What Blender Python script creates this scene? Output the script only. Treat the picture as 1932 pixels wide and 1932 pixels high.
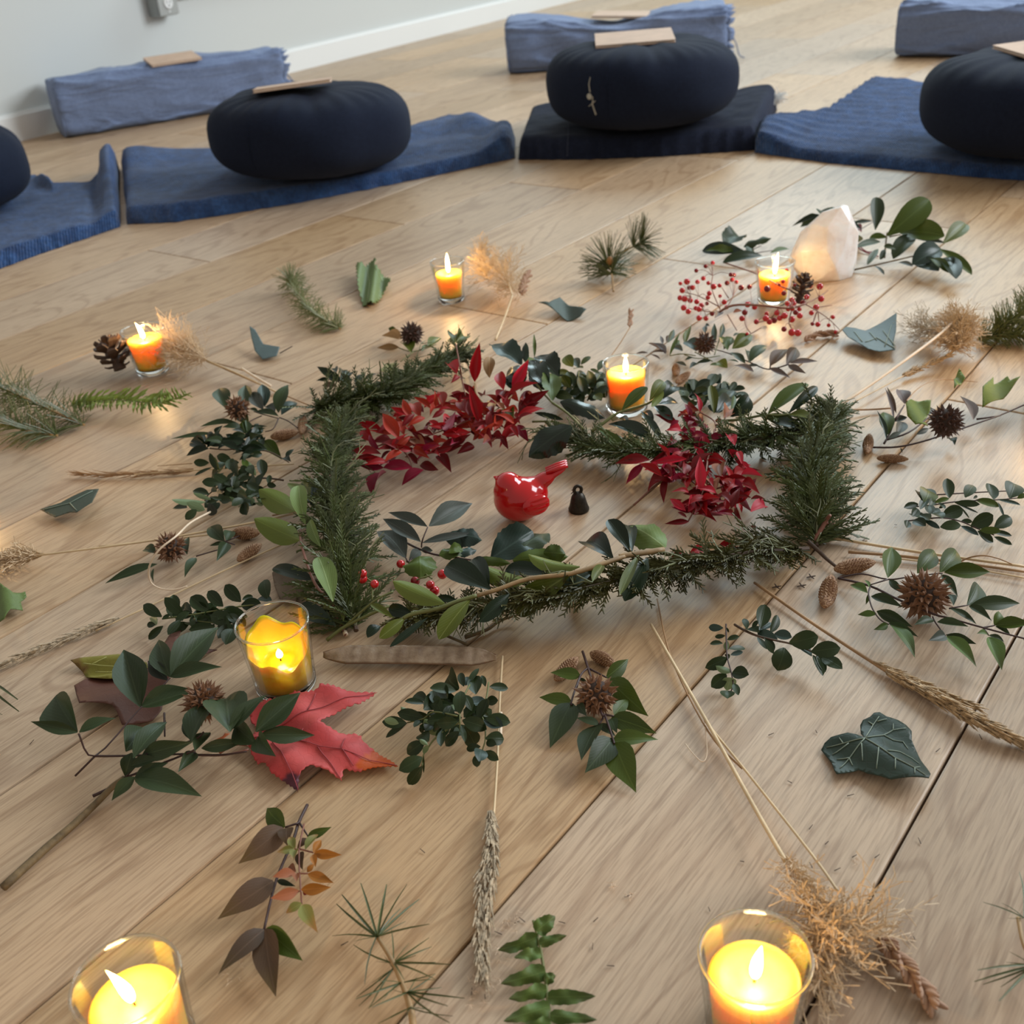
import bpy, bmesh, math, random
from mathutils import Vector, Matrix, noise, geometry
from mathutils.bvhtree import BVHTree

random.seed(7)
for o in list(bpy.data.objects): bpy.data.objects.remove(o)
S = bpy.context.scene
COL = S.collection
V = Vector

# ------------------------------------------------------------------ camera
F_PX, PITCH, ROLL, CAM_H = 2034.08, 0.530247, -0.0943491, 0.5333
_r = V((1, 0, 0)); _f = V((0, math.cos(PITCH), -math.sin(PITCH))); _u = _r.cross(_f)
CR = math.cos(ROLL) * _r + math.sin(ROLL) * _u
CU = -math.sin(ROLL) * _r + math.cos(ROLL) * _u
CF = _f
CAM = V((0, 0, CAM_H))
cd = bpy.data.cameras.new('camera'); co = bpy.data.objects.new('camera', cd); COL.objects.link(co)
co.matrix_world = Matrix(((CR.x, CU.x, -CF.x, 0), (CR.y, CU.y, -CF.y, 0), (CR.z, CU.z, -CF.z, CAM_H), (0, 0, 0, 1)))
cd.sensor_width = 36.0; cd.lens = 36.0 * F_PX / 1932.0; cd.clip_start = 0.02
cd.dof.use_dof = True; cd.dof.focus_distance = 0.86; cd.dof.aperture_fstop = 11.0
S.camera = co

# ------------------------------------------------------------------ light
S.view_settings.view_transform = 'Standard'; S.view_settings.look = 'None'
S.view_settings.gamma = 1.0; S.view_settings.use_curve_mapping = False
S.view_settings.exposure = 0.0
S.cycles.use_denoising = True
S.cycles.max_bounces = 10; S.cycles.transparent_max_bounces = 24
S.cycles.sample_clamp_indirect = 6.0
W = bpy.data.worlds.new('room_light'); S.world = W; W.use_nodes = True
bg = W.node_tree.nodes['Background']; bg.inputs[0].default_value = (1.0, 0.92, 0.82, 1); bg.inputs[1].default_value = 0.44

def window_light(name, loc, aim, sx, sy, watts, col):
    l = bpy.data.lights.new(name, 'AREA'); l.shape = 'RECTANGLE'; l.size = sx; l.size_y = sy
    l.energy = watts; l.color = col
    o = bpy.data.objects.new(name, l); COL.objects.link(o); o.location = loc
    o.rotation_euler = (V(aim) - V(loc)).to_track_quat('-Z', 'Y').to_euler()
    return o
window_light('window_daylight', (1.9, 6.6, 3.1), (0.2, 1.6, 0), 3.2, 2.0, 185, (0.72, 0.93, 1.0))
window_light('side_window_daylight', (4.2, 2.2, 2.3), (0.5, 1.2, 0), 2.6, 2.0, 225, (0.88, 0.95, 1.0))
CANDLE_W = 0.30

# ------------------------------------------------------------------ pixel helpers: a pixel of the photograph -> a point of the room
def ray(px, py):
    return (px - 966) / F_PX * CR - (py - 966) / F_PX * CU + CF
def at(px, py, z=0.0):
    d = ray(px, py); return CAM + d * ((z - CAM_H) / d.z)
def mpp(p): return (V(p) - CAM).dot(CF) / F_PX     # metres per pixel there
class Crop:
    def __init__(s, x0, y0, k): s.x0, s.y0, s.k = x0, y0, k
    def __call__(s, x, y): return (s.x0 + x / s.k, s.y0 + y / s.k)
def G(c, r): return Crop(644 * c, 483 * r, 3.0)
q = 6.0375
K1, K2, K3, K4 = Crop(580, 630, q), Crop(860, 630, q), Crop(1120, 630, q), Crop(1360, 700, q)
K5, K6, K7, K8 = Crop(580, 900, q), Crop(860, 900, q), Crop(1120, 850, q), Crop(320, 700, q)
M1, M2, M3, M4 = Crop(20, 1180, 4.83), Crop(380, 1180, 4.83), Crop(700, 1230, 6.44), Crop(1000, 1210, 6.44)
M5, M6, M7, M8 = Crop(1310, 1100, 6.44), Crop(1532, 1000, 4.83), Crop(1520, 1340, 7.43), Crop(380, 1500, 4.83)
N1, N2, N3, N4 = Crop(1260, 460, 5.682), Crop(1480, 360, 5.084), Crop(1560, 560, 5.194), Crop(1680, 870, 7.667)
N5, N6, N7, N8 = Crop(160, 560, 6.44), Crop(500, 440, 3.715), Crop(250, 1060, 6.232), Crop(600, 1640, 3.45)
C1, C2 = Crop(0, 340, 2.76), Crop(0, 980, 3.864)
PX = Crop(0, 0, 1.0)

# ------------------------------------------------------------------ object helpers
def obj(name, mesh, mat=None, parent=None, M=None):
    if isinstance(mesh, bmesh.types.BMesh):
        me = bpy.data.meshes.new(name); mesh.to_mesh(me); mesh.free(); mesh = me
    o = bpy.data.objects.new(name, mesh); COL.objects.link(o)
    if mat is not None:
        if not mesh.materials: mesh.materials.append(mat)
        elif mesh.materials[0] is not mat:
            o.material_slots[0].link = 'OBJECT'; o.material_slots[0].material = mat
    if parent is not None: o.parent = parent
    if M is not None: o.matrix_basis = M
    return o
def tag(o, label, cat, group=None, kind=None):
    if label: o['label'] = label
    if cat: o['category'] = cat
    if group: o['group'] = group
    if kind: o['kind'] = kind
    return o
def thing(name, label, cat, loc=(0, 0, 0), rot=0.0, group=None):
    o = bpy.data.objects.new(name, None); COL.objects.link(o); o.location = loc; o.rotation_euler = (0, 0, rot)
    o.empty_display_size = 0.02
    return tag(o, label, cat, group)
def smooth(o):
    for p in o.data.polygons: p.use_smooth = True
    return o
def smesh(me):
    for p in me.polygons: p.use_smooth = True
    return me
def frame(d, up=V((0, 0, 1))):
    d = d.normalized(); x = d.cross(up)
    if x.length < 1e-4: x = d.cross(V((1, 0, 0)))
    x.normalize(); return d, x, x.cross(d)
def tube(bm, pts, r0, r1=None, n=6, cap=True):
    pts = [V(p) for p in pts]
    if r1 is None: r1 = r0
    N = len(pts); rings = []; x = None
    for i, p in enumerate(pts):
        d = (pts[min(i + 1, N - 1)] - pts[max(i - 1, 0)])
        if d.length < 1e-9: d = V((0, 0, 1))
        d.normalize()
        if x is None: x = d.orthogonal().normalized()
        else:
            x = x - d * x.dot(d)
            x = x.normalized() if x.length > 1e-6 else d.orthogonal().normalized()
        y = d.cross(x); r = r0 + (r1 - r0) * i / max(1, N - 1)
        rings.append([bm.verts.new(p + r * (math.cos(a) * x + math.sin(a) * y)) for a in [2 * math.pi * k / n for k in range(n)]])
    for a, b in zip(rings, rings[1:]):
        for k in range(n): bm.faces.new((a[k], a[(k + 1) % n], b[(k + 1) % n], b[k]))
    if cap:
        bm.faces.new(rings[0][::-1]); bm.faces.new(rings[-1])
def curve_pts(pts, sub=6):
    pts = [V(p) for p in pts]
    if len(pts) < 3: 
        return [pts[0].lerp(pts[-1], i / sub) for i in range(sub + 1)]
    out = []
    for i in range(len(pts) - 1):
        p0, p1, p2, p3 = pts[max(i - 1, 0)], pts[i], pts[i + 1], pts[min(i + 2, len(pts) - 1)]
        for k in range(sub):
            t = k / sub
            out.append(0.5 * ((2 * p1) + (p2 - p0) * t + (2 * p0 - 5 * p1 + 4 * p2 - p3) * t * t + (3 * p1 - p0 - 3 * p2 + p3) * t ** 3))
    return out + [pts[-1]]
def lathe(bm, prof, n=40, c=(0, 0, 0)):
    rings = []; c = V(c)
    for r, z in prof:
        if r < 1e-7: rings.append([bm.verts.new(c + V((0, 0, z)))])
        else: rings.append([bm.verts.new(c + V((r * math.cos(2 * math.pi * k / n), r * math.sin(2 * math.pi * k / n), z))) for k in range(n)])
    for a, b in zip(rings, rings[1:]):
        for k in range(n):
            k2 = (k + 1) % n
            if len(a) == 1 and len(b) == 1: continue
            if len(a) == 1: bm.faces.new((a[0], b[k2], b[k]))
            elif len(b) == 1: bm.faces.new((a[k], a[k2], b[0]))
            else: bm.faces.new((a[k], a[k2], b[k2], b[k]))
def box(bm, c, s, M=None):
    r = bmesh.ops.create_cube(bm, size=1.0)['verts']
    for v in r:
        v.co = V((v.co.x * s[0], v.co.y * s[1], v.co.z * s[2])) + V(c)
        if M is not None: v.co = M @ v.co
    return r
def bevel_all(bm, w, seg=2):
    bmesh.ops.bevel(bm, geom=list(bm.edges), offset=w, segments=seg, affect='EDGES', profile=0.5)

# ------------------------------------------------------------------ materials
class NT:
    def __init__(s, name):
        s.m = bpy.data.materials.new(name); s.m.use_nodes = True; s.t = s.m.node_tree; s.t.nodes.clear()
        s.out = s.n('ShaderNodeOutputMaterial')
    def n(s, k, **kw):
        x = s.t.nodes.new(k)
        for a, b in kw.items(): setattr(x, a, b)
        return x
    def l(s, a, b): s.t.links.new(a, b)
    def set(s, node, **kw):
        for k, v in kw.items(): node.inputs[k.replace('_', ' ')].default_value = v
    def val(s, sock, v):
        if hasattr(v, 'is_output'): s.l(v, sock)
        elif isinstance(v, (tuple, list)) and len(v) == 3 and len(sock.default_value) == 4: sock.default_value = (*v, 1)
        else: sock.default_value = v
    def math(s, op, a, b=None):
        x = s.n('ShaderNodeMath', operation=op); s.val(x.inputs[0], a)
        if b is not None: s.val(x.inputs[1], b)
        return x.outputs[0]
    def mix(s, f, a, b, blend='MIX'):
        x = s.n('ShaderNodeMix', data_type='RGBA', blend_type=blend)
        s.val(x.inputs[0], f); s.val(x.inputs[6], a); s.val(x.inputs[7], b); return x.outputs[2]
    def coord(s, which='Object', scale=(1, 1, 1), loc=None):
        c = s.n('ShaderNodeTexCoord').outputs[which]; m = s.n('ShaderNodeMapping'); m.inputs['Scale'].default_value = scale
        s.l(c, m.inputs['Vector'])
        if loc is not None: s.l(loc, m.inputs['Location'])
        return m.outputs[0]
    def noise(s, vec, scale, detail=4, rough=0.55, dist=0.0):
        x = s.n('ShaderNodeTexNoise'); x.inputs['Scale'].default_value = scale; x.inputs['Detail'].default_value = detail
        x.inputs['Roughness'].default_value = rough; x.inputs['Distortion'].default_value = dist
        if vec is not None: s.l(vec, x.inputs['Vector'])
        return x.outputs[0]
    def ramp(s, f, *st):
        x = s.n('ShaderNodeValToRGB'); e = x.color_ramp.elements
        while len(e) < len(st): e.new(0.5)
        for el, (p, c) in zip(e, st): el.position = p; el.color = (*c, 1) if len(c) == 3 else c
        s.val(x.inputs[0], f); return x.outputs[0]
    def rand(s): return s.n('ShaderNodeObjectInfo').outputs['Random']
    def bsdf(s, col, rough=0.6, **kw):
        b = s.n('ShaderNodeBsdfPrincipled'); s.val(b.inputs['Base Color'], col); s.val(b.inputs['Roughness'], rough)
        for k, v in kw.items(): s.val(b.inputs[k.replace('_', ' ')], v)
        return b
    def bump(s, h, b, strength=0.3, dist=0.001):
        x = s.n('ShaderNodeBump'); x.inputs['Strength'].default_value = strength; x.inputs['Distance'].default_value = dist
        s.l(h, x.inputs['Height']); s.l(x.outputs[0], b.inputs['Normal'])
    def done(s, sh): s.l(sh if hasattr(sh, 'is_output') else sh.outputs[0], s.out.inputs[0]); return s.m
def plain(name, col, rough=0.6, nscale=0, namt=0.2, bump=0, **kw):
    t = NT(name); c = col
    if nscale:
        v = t.noise(t.coord('Object'), nscale)
        c = t.mix(t.ramp(v, (0.3, (0, 0, 0)), (0.7, (1, 1, 1))), tuple(x * (1 - namt) for x in col), tuple(min(1, x * (1 + namt)) for x in col))
    b = t.bsdf(c, rough, **kw)
    if bump and nscale: t.bump(v, b, bump, 0.002)
    return t.done(b)
def leaf_mat(name, top, back, vein=None, rough=0.42, var=0.25, tip=None, spec=0.25, veins=True):
    t = NT(name); vein = vein or tuple(min(1, x * 1.5 + 0.01) for x in top)
    g = t.n('ShaderNodeTexCoord').outputs['Generated']; sp = t.n('ShaderNodeSeparateXYZ'); t.l(g, sp.inputs[0])
    dx = t.math('ABSOLUTE', t.math('SUBTRACT', sp.outputs[0], 0.5))
    nz = t.noise(t.coord('Object', (1, 1, 1), None), 3.0)
    base = t.mix(t.math('MULTIPLY', nz, 0.5), top, tuple(x * (1 - var) for x in top))
    if tip: base = t.mix(t.ramp(sp.outputs[1], (0.55, (0, 0, 0)), (0.95, (1, 1, 1))), base, tip)
    hv = t.n('ShaderNodeHueSaturation'); t.l(base, hv.inputs['Color'])
    t.l(t.math('ADD', t.math('MULTIPLY', t.rand(), 2 * var), 1 - var), hv.inputs['Value'])
    base = hv.outputs[0]
    lat = t.math('SINE', t.math('ADD', t.math('MULTIPLY', sp.outputs[1], 55.0), t.math('MULTIPLY', dx, -60.0)))
    lat = t.ramp(lat, (0.80, (0, 0, 0)), (0.98, (1, 1, 1)))
    mid = t.ramp(dx, (0.012, (1, 1, 1)), (0.035, (0, 0, 0)))
    if veins: base = t.mix(t.math('MULTIPLY', lat, 0.22), base, vein)
    base = t.mix(t.math('MULTIPLY', mid, 0.55), base, vein)
    bk = t.mix(t.math('MULTIPLY', mid, 0.6), back, tuple(min(1, x * 1.4) for x in back))
    geo = t.n('ShaderNodeNewGeometry')
    c = t.mix(geo.outputs['Backfacing'], base, bk)
    b = t.bsdf(c, rough, Specular_IOR_Level=spec)
    t.bump(t.math('ADD', mid, t.math('MULTIPLY', lat, 0.3)), b, 0.25, 0.0006)
    tr = t.n('ShaderNodeBsdfTranslucent'); t.l(c, tr.inputs[0])
    mx = t.n('ShaderNodeMixShader'); mx.inputs[0].default_value = 0.12; t.l(b.outputs[0], mx.inputs[1]); t.l(tr.outputs[0], mx.inputs[2])
    return t.done(mx)

LM = {
 'box': leaf_mat('boxwood_leaf_surface', (0.024, 0.040, 0.013), (0.16, 0.22, 0.11), rough=0.36, veins=False),
 'nan': leaf_mat('nandina_leaf_surface', (0.036, 0.056, 0.022), (0.10, 0.135, 0.085), rough=0.45),
 'grn': leaf_mat('fresh_leaf_surface', (0.062, 0.095, 0.014), (0.10, 0.13, 0.05), rough=0.42),
 'oli': leaf_mat('olive_leaf_surface', (0.085, 0.105, 0.012), (0.135, 0.175, 0.035), (0.24, 0.27, 0.08), rough=0.40),
 'pal': leaf_mat('pale_laurel_underside', (0.17, 0.245, 0.070), (0.15, 0.2, 0.06), (0.32, 0.40, 0.17), rough=0.5),
 'drk': leaf_mat('dark_laurel_leaf_surface', (0.014, 0.026, 0.012), (0.10, 0.13, 0.03), rough=0.28),
 'hol': leaf_mat('holly_leaf_surface', (0.010, 0.024, 0.012), (0.07, 0.085, 0.015), rough=0.20, spec=0.5),
 'blu': leaf_mat('blue_green_sky_sheen_leaf', (0.036, 0.062, 0.050), (0.10, 0.14, 0.10), rough=0.35),  # on boxwood, bluish sky reflection put into the colour; other leaves are blue-green
 'gry': leaf_mat('grey_green_leaf_surface', (0.075, 0.088, 0.075), (0.16, 0.16, 0.14), rough=0.45),
 'mau': leaf_mat('mauve_leaf_surface', (0.13, 0.105, 0.10), (0.2, 0.16, 0.15), rough=0.5),
 'red': leaf_mat('red_nandina_leaf_surface', (0.36, 0.008, 0.012), (0.34, 0.03, 0.035), (0.42, 0.03, 0.03), rough=0.42, var=0.3),
 'ora': leaf_mat('orange_red_leaf_surface', (0.36, 0.030, 0.012), (0.34, 0.05, 0.03), rough=0.45),
 'mag': leaf_mat('magenta_leaf_surface', (0.25, 0.010, 0.035), (0.30, 0.07, 0.10), rough=0.36),
 'mar': leaf_mat('maroon_leaf_surface', (0.17, 0.008, 0.010), (0.20, 0.02, 0.02), rough=0.42),
 'pnk': leaf_mat('pink_red_leaf_surface', (0.50, 0.018, 0.040), (0.42, 0.07, 0.09), (0.56, 0.07, 0.08), rough=0.42),
 'brn': leaf_mat('brown_nandina_leaf_surface', (0.088, 0.052, 0.030), (0.14, 0.09, 0.06), tip=(0.10, 0.065, 0.022), rough=0.45),
 'rus': leaf_mat('rust_leaf_surface', (0.33, 0.125, 0.065), (0.3, 0.14, 0.08), rough=0.5),
 'amb': leaf_mat('amber_leaf_surface', (0.34, 0.135, 0.022), (0.34, 0.16, 0.04), rough=0.5),
 'ygr': leaf_mat('yellow_green_leaf_surface', (0.20, 0.20, 0.055), (0.25, 0.24, 0.10), tip=(0.34, 0.16, 0.07), rough=0.5),
 'fer': leaf_mat('fern_leaflet_surface', (0.085, 0.14, 0.035), (0.14, 0.2, 0.07), rough=0.5, tip=(0.075, 0.085, 0.035)),
 'lim': leaf_mat('lime_fern_leaflet_surface', (0.16, 0.21, 0.035), (0.2, 0.25, 0.07), rough=0.5),
 'tan': leaf_mat('dry_tan_leaf_surface', (0.36, 0.22, 0.10), (0.3, 0.2, 0.1), rough=0.6),
}
MT = {
 'twig': plain('brown_twig_bark', (0.085, 0.050, 0.030), 0.7, 90, 0.35),
 'dstem': plain('dark_red_stem', (0.045, 0.018, 0.016), 0.55),
 'gstem': plain('green_stem', (0.13, 0.14, 0.04), 0.55),
 'ostem': plain('tan_laurel_stem', (0.30, 0.19, 0.085), 0.55, 60, 0.3),
 'rstem': plain('red_brown_stem', (0.22, 0.085, 0.055), 0.55),
 'bark': plain('ridged_bark', (0.145, 0.098, 0.045), 0.75, 120, 0.45, 0.4),
 'straw': plain('straw_stem', (0.62, 0.46, 0.27), 0.45, 40, 0.2),
 'strawp': plain('pale_straw_stem', (0.74, 0.58, 0.42), 0.45, 40, 0.15),
 'strawd': plain('brown_straw_stem', (0.36, 0.21, 0.10), 0.5, 40, 0.25),
 'plume': plain('dry_plume_fibre', (0.62, 0.46, 0.29), 0.6),
 'ear': plain('grass_ear_husk', (0.42, 0.29, 0.16), 0.65, 300, 0.5),
 'earg': plain('grey_grass_ear_husk', (0.44, 0.35, 0.24), 0.65, 300, 0.5),
 'lav': plain('dry_lavender_bud', (0.36, 0.21, 0.13), 0.65, 200, 0.4),
 'pine': plain('pine_needle', (0.062, 0.082, 0.018), 0.4),
 'pinel': plain('light_pine_needle', (0.14, 0.165, 0.06), 0.45),
 'cedar': plain('cedar_foliage', (0.066, 0.086, 0.022), 0.5, 25, 0.45),
 'cedtw': plain('pale_cedar_twig', (0.15, 0.155, 0.07), 0.55, 60, 0.4),
 'cedarb': plain('bronze_cedar_foliage', (0.066, 0.064, 0.014), 0.5, 25, 0.45),
 'berry': plain('glossy_red_berry', (0.50, 0.006, 0.012), 0.16, Coat_Weight=0.6),
 'berryd': plain('dark_red_berry', (0.20, 0.006, 0.008), 0.2),
 'gumc': plain('seed_ball_core', (0.030, 0.014, 0.008), 0.8),
 'gum': plain('seed_ball_beak', (0.20, 0.095, 0.046), 0.6, 200, 0.5),
 'gumd': plain('dark_seed_ball_beak', (0.070, 0.030, 0.018), 0.6, 200, 0.5),
 'conesc': plain('pine_cone_scale', (0.055, 0.028, 0.016), 0.65, 120, 0.5),
}
# ------------------------------------------------------------------ floor of oak-look planks
YAW, PW, OFF = 0.876603, 0.18, 0.125924
DV = V((math.cos(YAW), math.sin(YAW), 0)); NV = V((-math.sin(YAW), math.cos(YAW), 0))
W0 = at(0, 275); W1 = at(950, 35); WD = (W1 - W0).normalized(); WN = V((WD.y, -WD.x, 0))   # WN points into the room
def wood():
    t = NT('oak_plank_surface')
    rnd = t.rand(); cmb = t.n('ShaderNodeCombineXYZ')
    t.l(t.math('MULTIPLY', rnd, 37.0), cmb.inputs[0]); t.l(t.math('MULTIPLY', rnd, 91.0), cmb.inputs[1]); t.l(t.math('MULTIPLY', rnd, 13.0), cmb.inputs[2])
    big = t.noise(t.coord('Object', (0.9, 5.0, 1), cmb.outputs[0]), 1.6, 3, 0.5, 0.6)
    # cathedral figure: contour lines of a long smooth field
    ring = t.math('SINE', t.math('MULTIPLY', big, 85.0)); ring = t.ramp(ring, (0.55, (0, 0, 0)), (0.98, (1, 1, 1)))
    fine = t.noise(t.coord('Object', (14, 250.0, 1), cmb.outputs[0]), 2.2, 3, 0.6)
    fine2 = t.noise(t.coord('Object', (9, 420.0, 1), cmb.outputs[0]), 2.0, 2, 0.6)
    pore = t.ramp(fine, (0.36, (1, 1, 1)), (0.52, (0, 0, 0)))
    blotch = t.noise(t.coord('Object', (1.2, 6, 1), cmb.outputs[0]), 1.7, 2)
    base = t.mix(blotch, (0.440, 0.300, 0.182), (0.570, 0.408, 0.262))
    base = t.mix(t.math('MULTIPLY', ring, 0.48), base, (0.300, 0.180, 0.098))
    base = t.mix(t.math('MULTIPLY', pore, 0.42), base, (0.230, 0.135, 0.074))
    base = t.mix(t.math('MULTIPLY', t.ramp(fine2, (0.4, (1, 1, 1)), (0.55, (0, 0, 0))), 0.18), base, (0.2, 0.13, 0.08))
    hv = t.n('ShaderNodeHueSaturation'); t.l(base, hv.inputs['Color'])
    t.l(t.math('ADD', t.math('MULTIPLY', rnd, 0.26), 0.88), hv.inputs['Value']); t.l(t.math('ADD', t.math('MULTIPLY', t.math('FRACT', t.math('MULTIPLY', rnd, 7.3)), 0.34), 0.80), hv.inputs['Saturation'])
    ro = t.math('ADD', t.math('MULTIPLY', fine, 0.14), 0.34)
    b = t.bsdf(hv.outputs[0], ro, Specular_IOR_Level=0.38)
    t.bump(t.math('SUBTRACT', 1.0, pore), b, 0.10, 0.0006)
    return t.done(b)
MW = wood()
fl = bmesh.new(); box(fl, (0.6, 2.6, -0.032), (9.0, 9.5, 0.04))
floor = tag(obj('floor', fl, plain('dark_joint_board', (0.10, 0.070, 0.046), 0.8)), 'wide-plank oak floor with dark joints, laid slantwise', None, kind='structure')  # dark subfloor board, seen in the gaps between planks
PL = 1.245
def plank_mesh(L):
    pb = bmesh.new(); box(pb, (0, 0, -0.006), (L - 0.0016, PW - 0.0018, 0.012))
    bmesh.ops.bevel(pb, geom=[e for e in pb.edges if all(v.co.z > -0.001 for v in e.verts)], offset=0.0017, segments=2, affect='EDGES', profile=0.6)
    me = bpy.data.meshes.new('plank'); pb.to_mesh(me); pb.free(); return me
pm, pm2 = plank_mesh(PL), plank_mesh(2 * PL)
JN = [((288, 473), (393, 494)), ((640, 406), (757, 423)), ((955, 344), (1094, 357)), ((1465, 139), (1573, 142)),
      ((453, 697), (551, 724)), ((867, 580), (1031, 611)), ((1785, 755), (1851, 763)), ((1760, 428), (1795, 429)), ((1250, 487), (1335, 500))]
joint = {1: 1.95}
for a, b in JN:
    P = (at(*a) + at(*b)) / 2
    joint[math.floor((P.dot(NV) - OFF) / PW)] = P.dot(DV)
rng = random.Random(3)
cen = V((0.35, 2.7, 0))
for row in range(-16, 19):
    s0 = joint.get(row, None)
    if s0 is None: s0 = 3.0 + (row * 0.47 % 1.0) * PL
    for k in range(-7, 8):
        c = DV * (s0 + (k + 0.5) * PL) + NV * (OFF + (row + 0.5) * PW)
        if (c - cen).length > 3.5: continue
        if (c - W0).dot(WN) < -0.30: continue
        if row in (1, 2) and k < 0:            # long boards, their ends lie out of sight
            if k != -1: continue
            c = DV * (s0 - PL) + NV * (OFF + (row + 0.5) * PW)
        M = Matrix.Translation(c) @ Matrix.Rotation(YAW + (math.pi if rng.random() < 0.5 else 0), 4, 'Z')
        obj('plank', pm2 if row in (1, 2) and k < 0 else pm, MW, floor, M)

# ------------------------------------------------------------------ wall, baseboard, outlet
def basis(o, x, n): # matrix: x along, n out, z up
    return Matrix(((x.x, n.x, 0, o.x), (x.y, n.y, 0, o.y), (0, 0, 1, o.z), (0, 0, 0, 1)))
MWALL = basis(W0, WD, WN)
bm = bmesh.new(); box(bm, (1.6, -0.06, 1.25), (9.0, 0.12, 2.6))
t = NT('wall_paint'); nz = t.noise(t.coord('Object'), 160, 2)
b = t.bsdf((0.60, 0.625, 0.615), 0.75); t.bump(nz, b, 0.08, 0.002)
tag(obj('wall_back', bm, t.done(b), None, MWALL), 'plain off-white painted wall', None, kind='structure')
bm = bmesh.new(); box(bm, (1.6, 0.0065, 0.0375), (9.0, 0.013, 0.075))
bmesh.ops.bevel(bm, geom=[e for e in bm.edges if all(v.co.z > 0.07 and v.co.y > 0.01 for v in e.verts)], offset=0.008, segments=4, affect='EDGES')
tag(obj('baseboard_back', bm, plain('white_trim_paint', (0.80, 0.81, 0.80), 0.4), None, MWALL), 'white baseboard along the wall', None, kind='structure')
def onwall(px, py, off=0.0):
    d = ray(px, py); s = ((W0 + WN * off) - CAM).dot(WN) / d.dot(WN); return CAM + d * s
p = onwall(300, 30); grey = plain('grey_box_enamel', (0.30, 0.32, 0.31), 0.45)
ou = thing('outlet_box', 'grey surface-mounted outlet box low on the off-white wall', 'outlet')
ou.matrix_basis = basis(p, WD, WN)
bm = bmesh.new(); box(bm, (0.0, 0.026, 0.06), (0.076, 0.05, 0.12)); bevel_all(bm, 0.006, 3); smooth(obj('box_body', bm, grey, ou))
bm = bmesh.new(); box(bm, (0, 0.0525, 0.06), (0.074, 0.004, 0.116)); bevel_all(bm, 0.0015, 2); obj('cover_plate', bm, plain('brushed_steel_plate', (0.42, 0.44, 0.43), 0.35, Metallic=0.5), ou)
wht = plain('white_receptacle', (0.82, 0.83, 0.82), 0.35); dark = plain('dark_slot', (0.02, 0.02, 0.02), 0.6)
for zc in (0.036, 0.084):
    bm = bmesh.new(); lathe(bm, [(0, 0), (0.0165, 0), (0.0165, 0.004), (0.0150, 0.0055), (0, 0.0055)], 24)
    r = obj('receptacle', bm, wht, ou, Matrix.Translation((0, 0.0535, zc)) @ Matrix.Rotation(-math.pi / 2, 4, 'X'))
    for sx in (-0.0062, 0.0062):
        bm = bmesh.new(); box(bm, (sx, -0.003, 0.0058), (0.0022, 0.0085, 0.0008)); obj('slot', bm, dark, r)
    bm = bmesh.new(); lathe(bm, [(0, 0.0054), (0.0026, 0.0054), (0.0026, 0.0062), (0, 0.0062)], 12, (0, 0.007, 0)); obj('slot', bm, dark, r)
bm = bmesh.new(); lathe(bm, [(0, 0), (0.0032, 0), (0.0026, 0.002), (0, 0.0022)], 14); obj('screw', bm, wht, ou, Matrix.Translation((0, 0.0545, 0.012)) @ Matrix.Rotation(-math.pi / 2, 4, 'X'))
bm = bmesh.new(); box(bm, (0.60, 0.011, 0.052), (1.14, 0.02, 0.026)); bevel_all(bm, 0.003, 2); obj('raceway', bm, plain('ivory_raceway', (0.62, 0.63, 0.60), 0.45), ou)

# ------------------------------------------------------------------ cloth
def cloth_mat(name, c0, c1, scale, weave=True, rough=0.9, bump=0.5, sheen=0.3, aniso=(1, 1, 1)):
    t = NT(name); v = t.coord('Object', aniso)
    n1 = t.noise(v, scale * 0.22, 5); n2 = t.noise(v, scale, 3)
    c = t.mix(t.ramp(n1, (0.32, (0, 0, 0)), (0.68, (1, 1, 1))), c0, c1)
    c = t.mix(t.math('MULTIPLY', t.ramp(n2, (0.35, (1, 1, 1)), (0.6, (0, 0, 0))), 0.45), c, tuple(x * 0.45 for x in c0))
    b = t.bsdf(c, rough, Sheen_Weight=sheen, Sheen_Roughness=0.5, Specular_IOR_Level=0.2)
    h = n2
    if weave:
        w = t.n('ShaderNodeTexWave', wave_type='BANDS', bands_direction='X'); w.inputs['Scale'].default_value = scale * 0.55
        w.inputs['Distortion'].default_value = 2.0; t.l(v, w.inputs['Vector']); h = t.math('ADD', n2, t.math('MULTIPLY', w.outputs[1], 0.6))
    t.bump(h, b, bump, 0.003)
    return t.done(b)
M_BOL = cloth_mat('blue_grey_cotton', (0.170, 0.225, 0.370), (0.205, 0.268, 0.430), 500, False, 0.85, 0.12, 0.12)
t_ = M_BOL.node_tree; bn = [n for n in t_.nodes if n.type == 'BUMP'][0]
wv = t_.nodes.new('ShaderNodeTexNoise'); wv.inputs['Scale'].default_value = 4.0; wv.inputs['Detail'].default_value = 3; wv.inputs['Distortion'].default_value = 1.4
tc = t_.nodes.new('ShaderNodeTexCoord'); mp = t_.nodes.new('ShaderNodeMapping'); mp.inputs['Scale'].default_value = (0.8, 3.0, 3.4); mp.inputs['Rotation'].default_value = (0, 0.35, 0.2)
t_.links.new(tc.outputs['Object'], mp.inputs[0]); t_.links.new(mp.outputs[0], wv.inputs[0])
rg = t_.nodes.new('ShaderNodeMath'); rg.operation = 'PINGPONG'; rg.inputs[1].default_value = 0.16; t_.links.new(wv.outputs[0], rg.inputs[0])
b2 = t_.nodes.new('ShaderNodeBump'); b2.inputs['Strength'].default_value = 0.4; b2.inputs['Distance'].default_value = 0.05; t_.links.new(rg.outputs[0], b2.inputs['Height']); t_.links.new(b2.outputs[0], bn.inputs['Normal'])
M_NAVY = cloth_mat('navy_twill', (0.0055, 0.0100, 0.0260), (0.0080, 0.0140, 0.0340), 700, False, 0.9, 0.1, 0.02)
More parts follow.
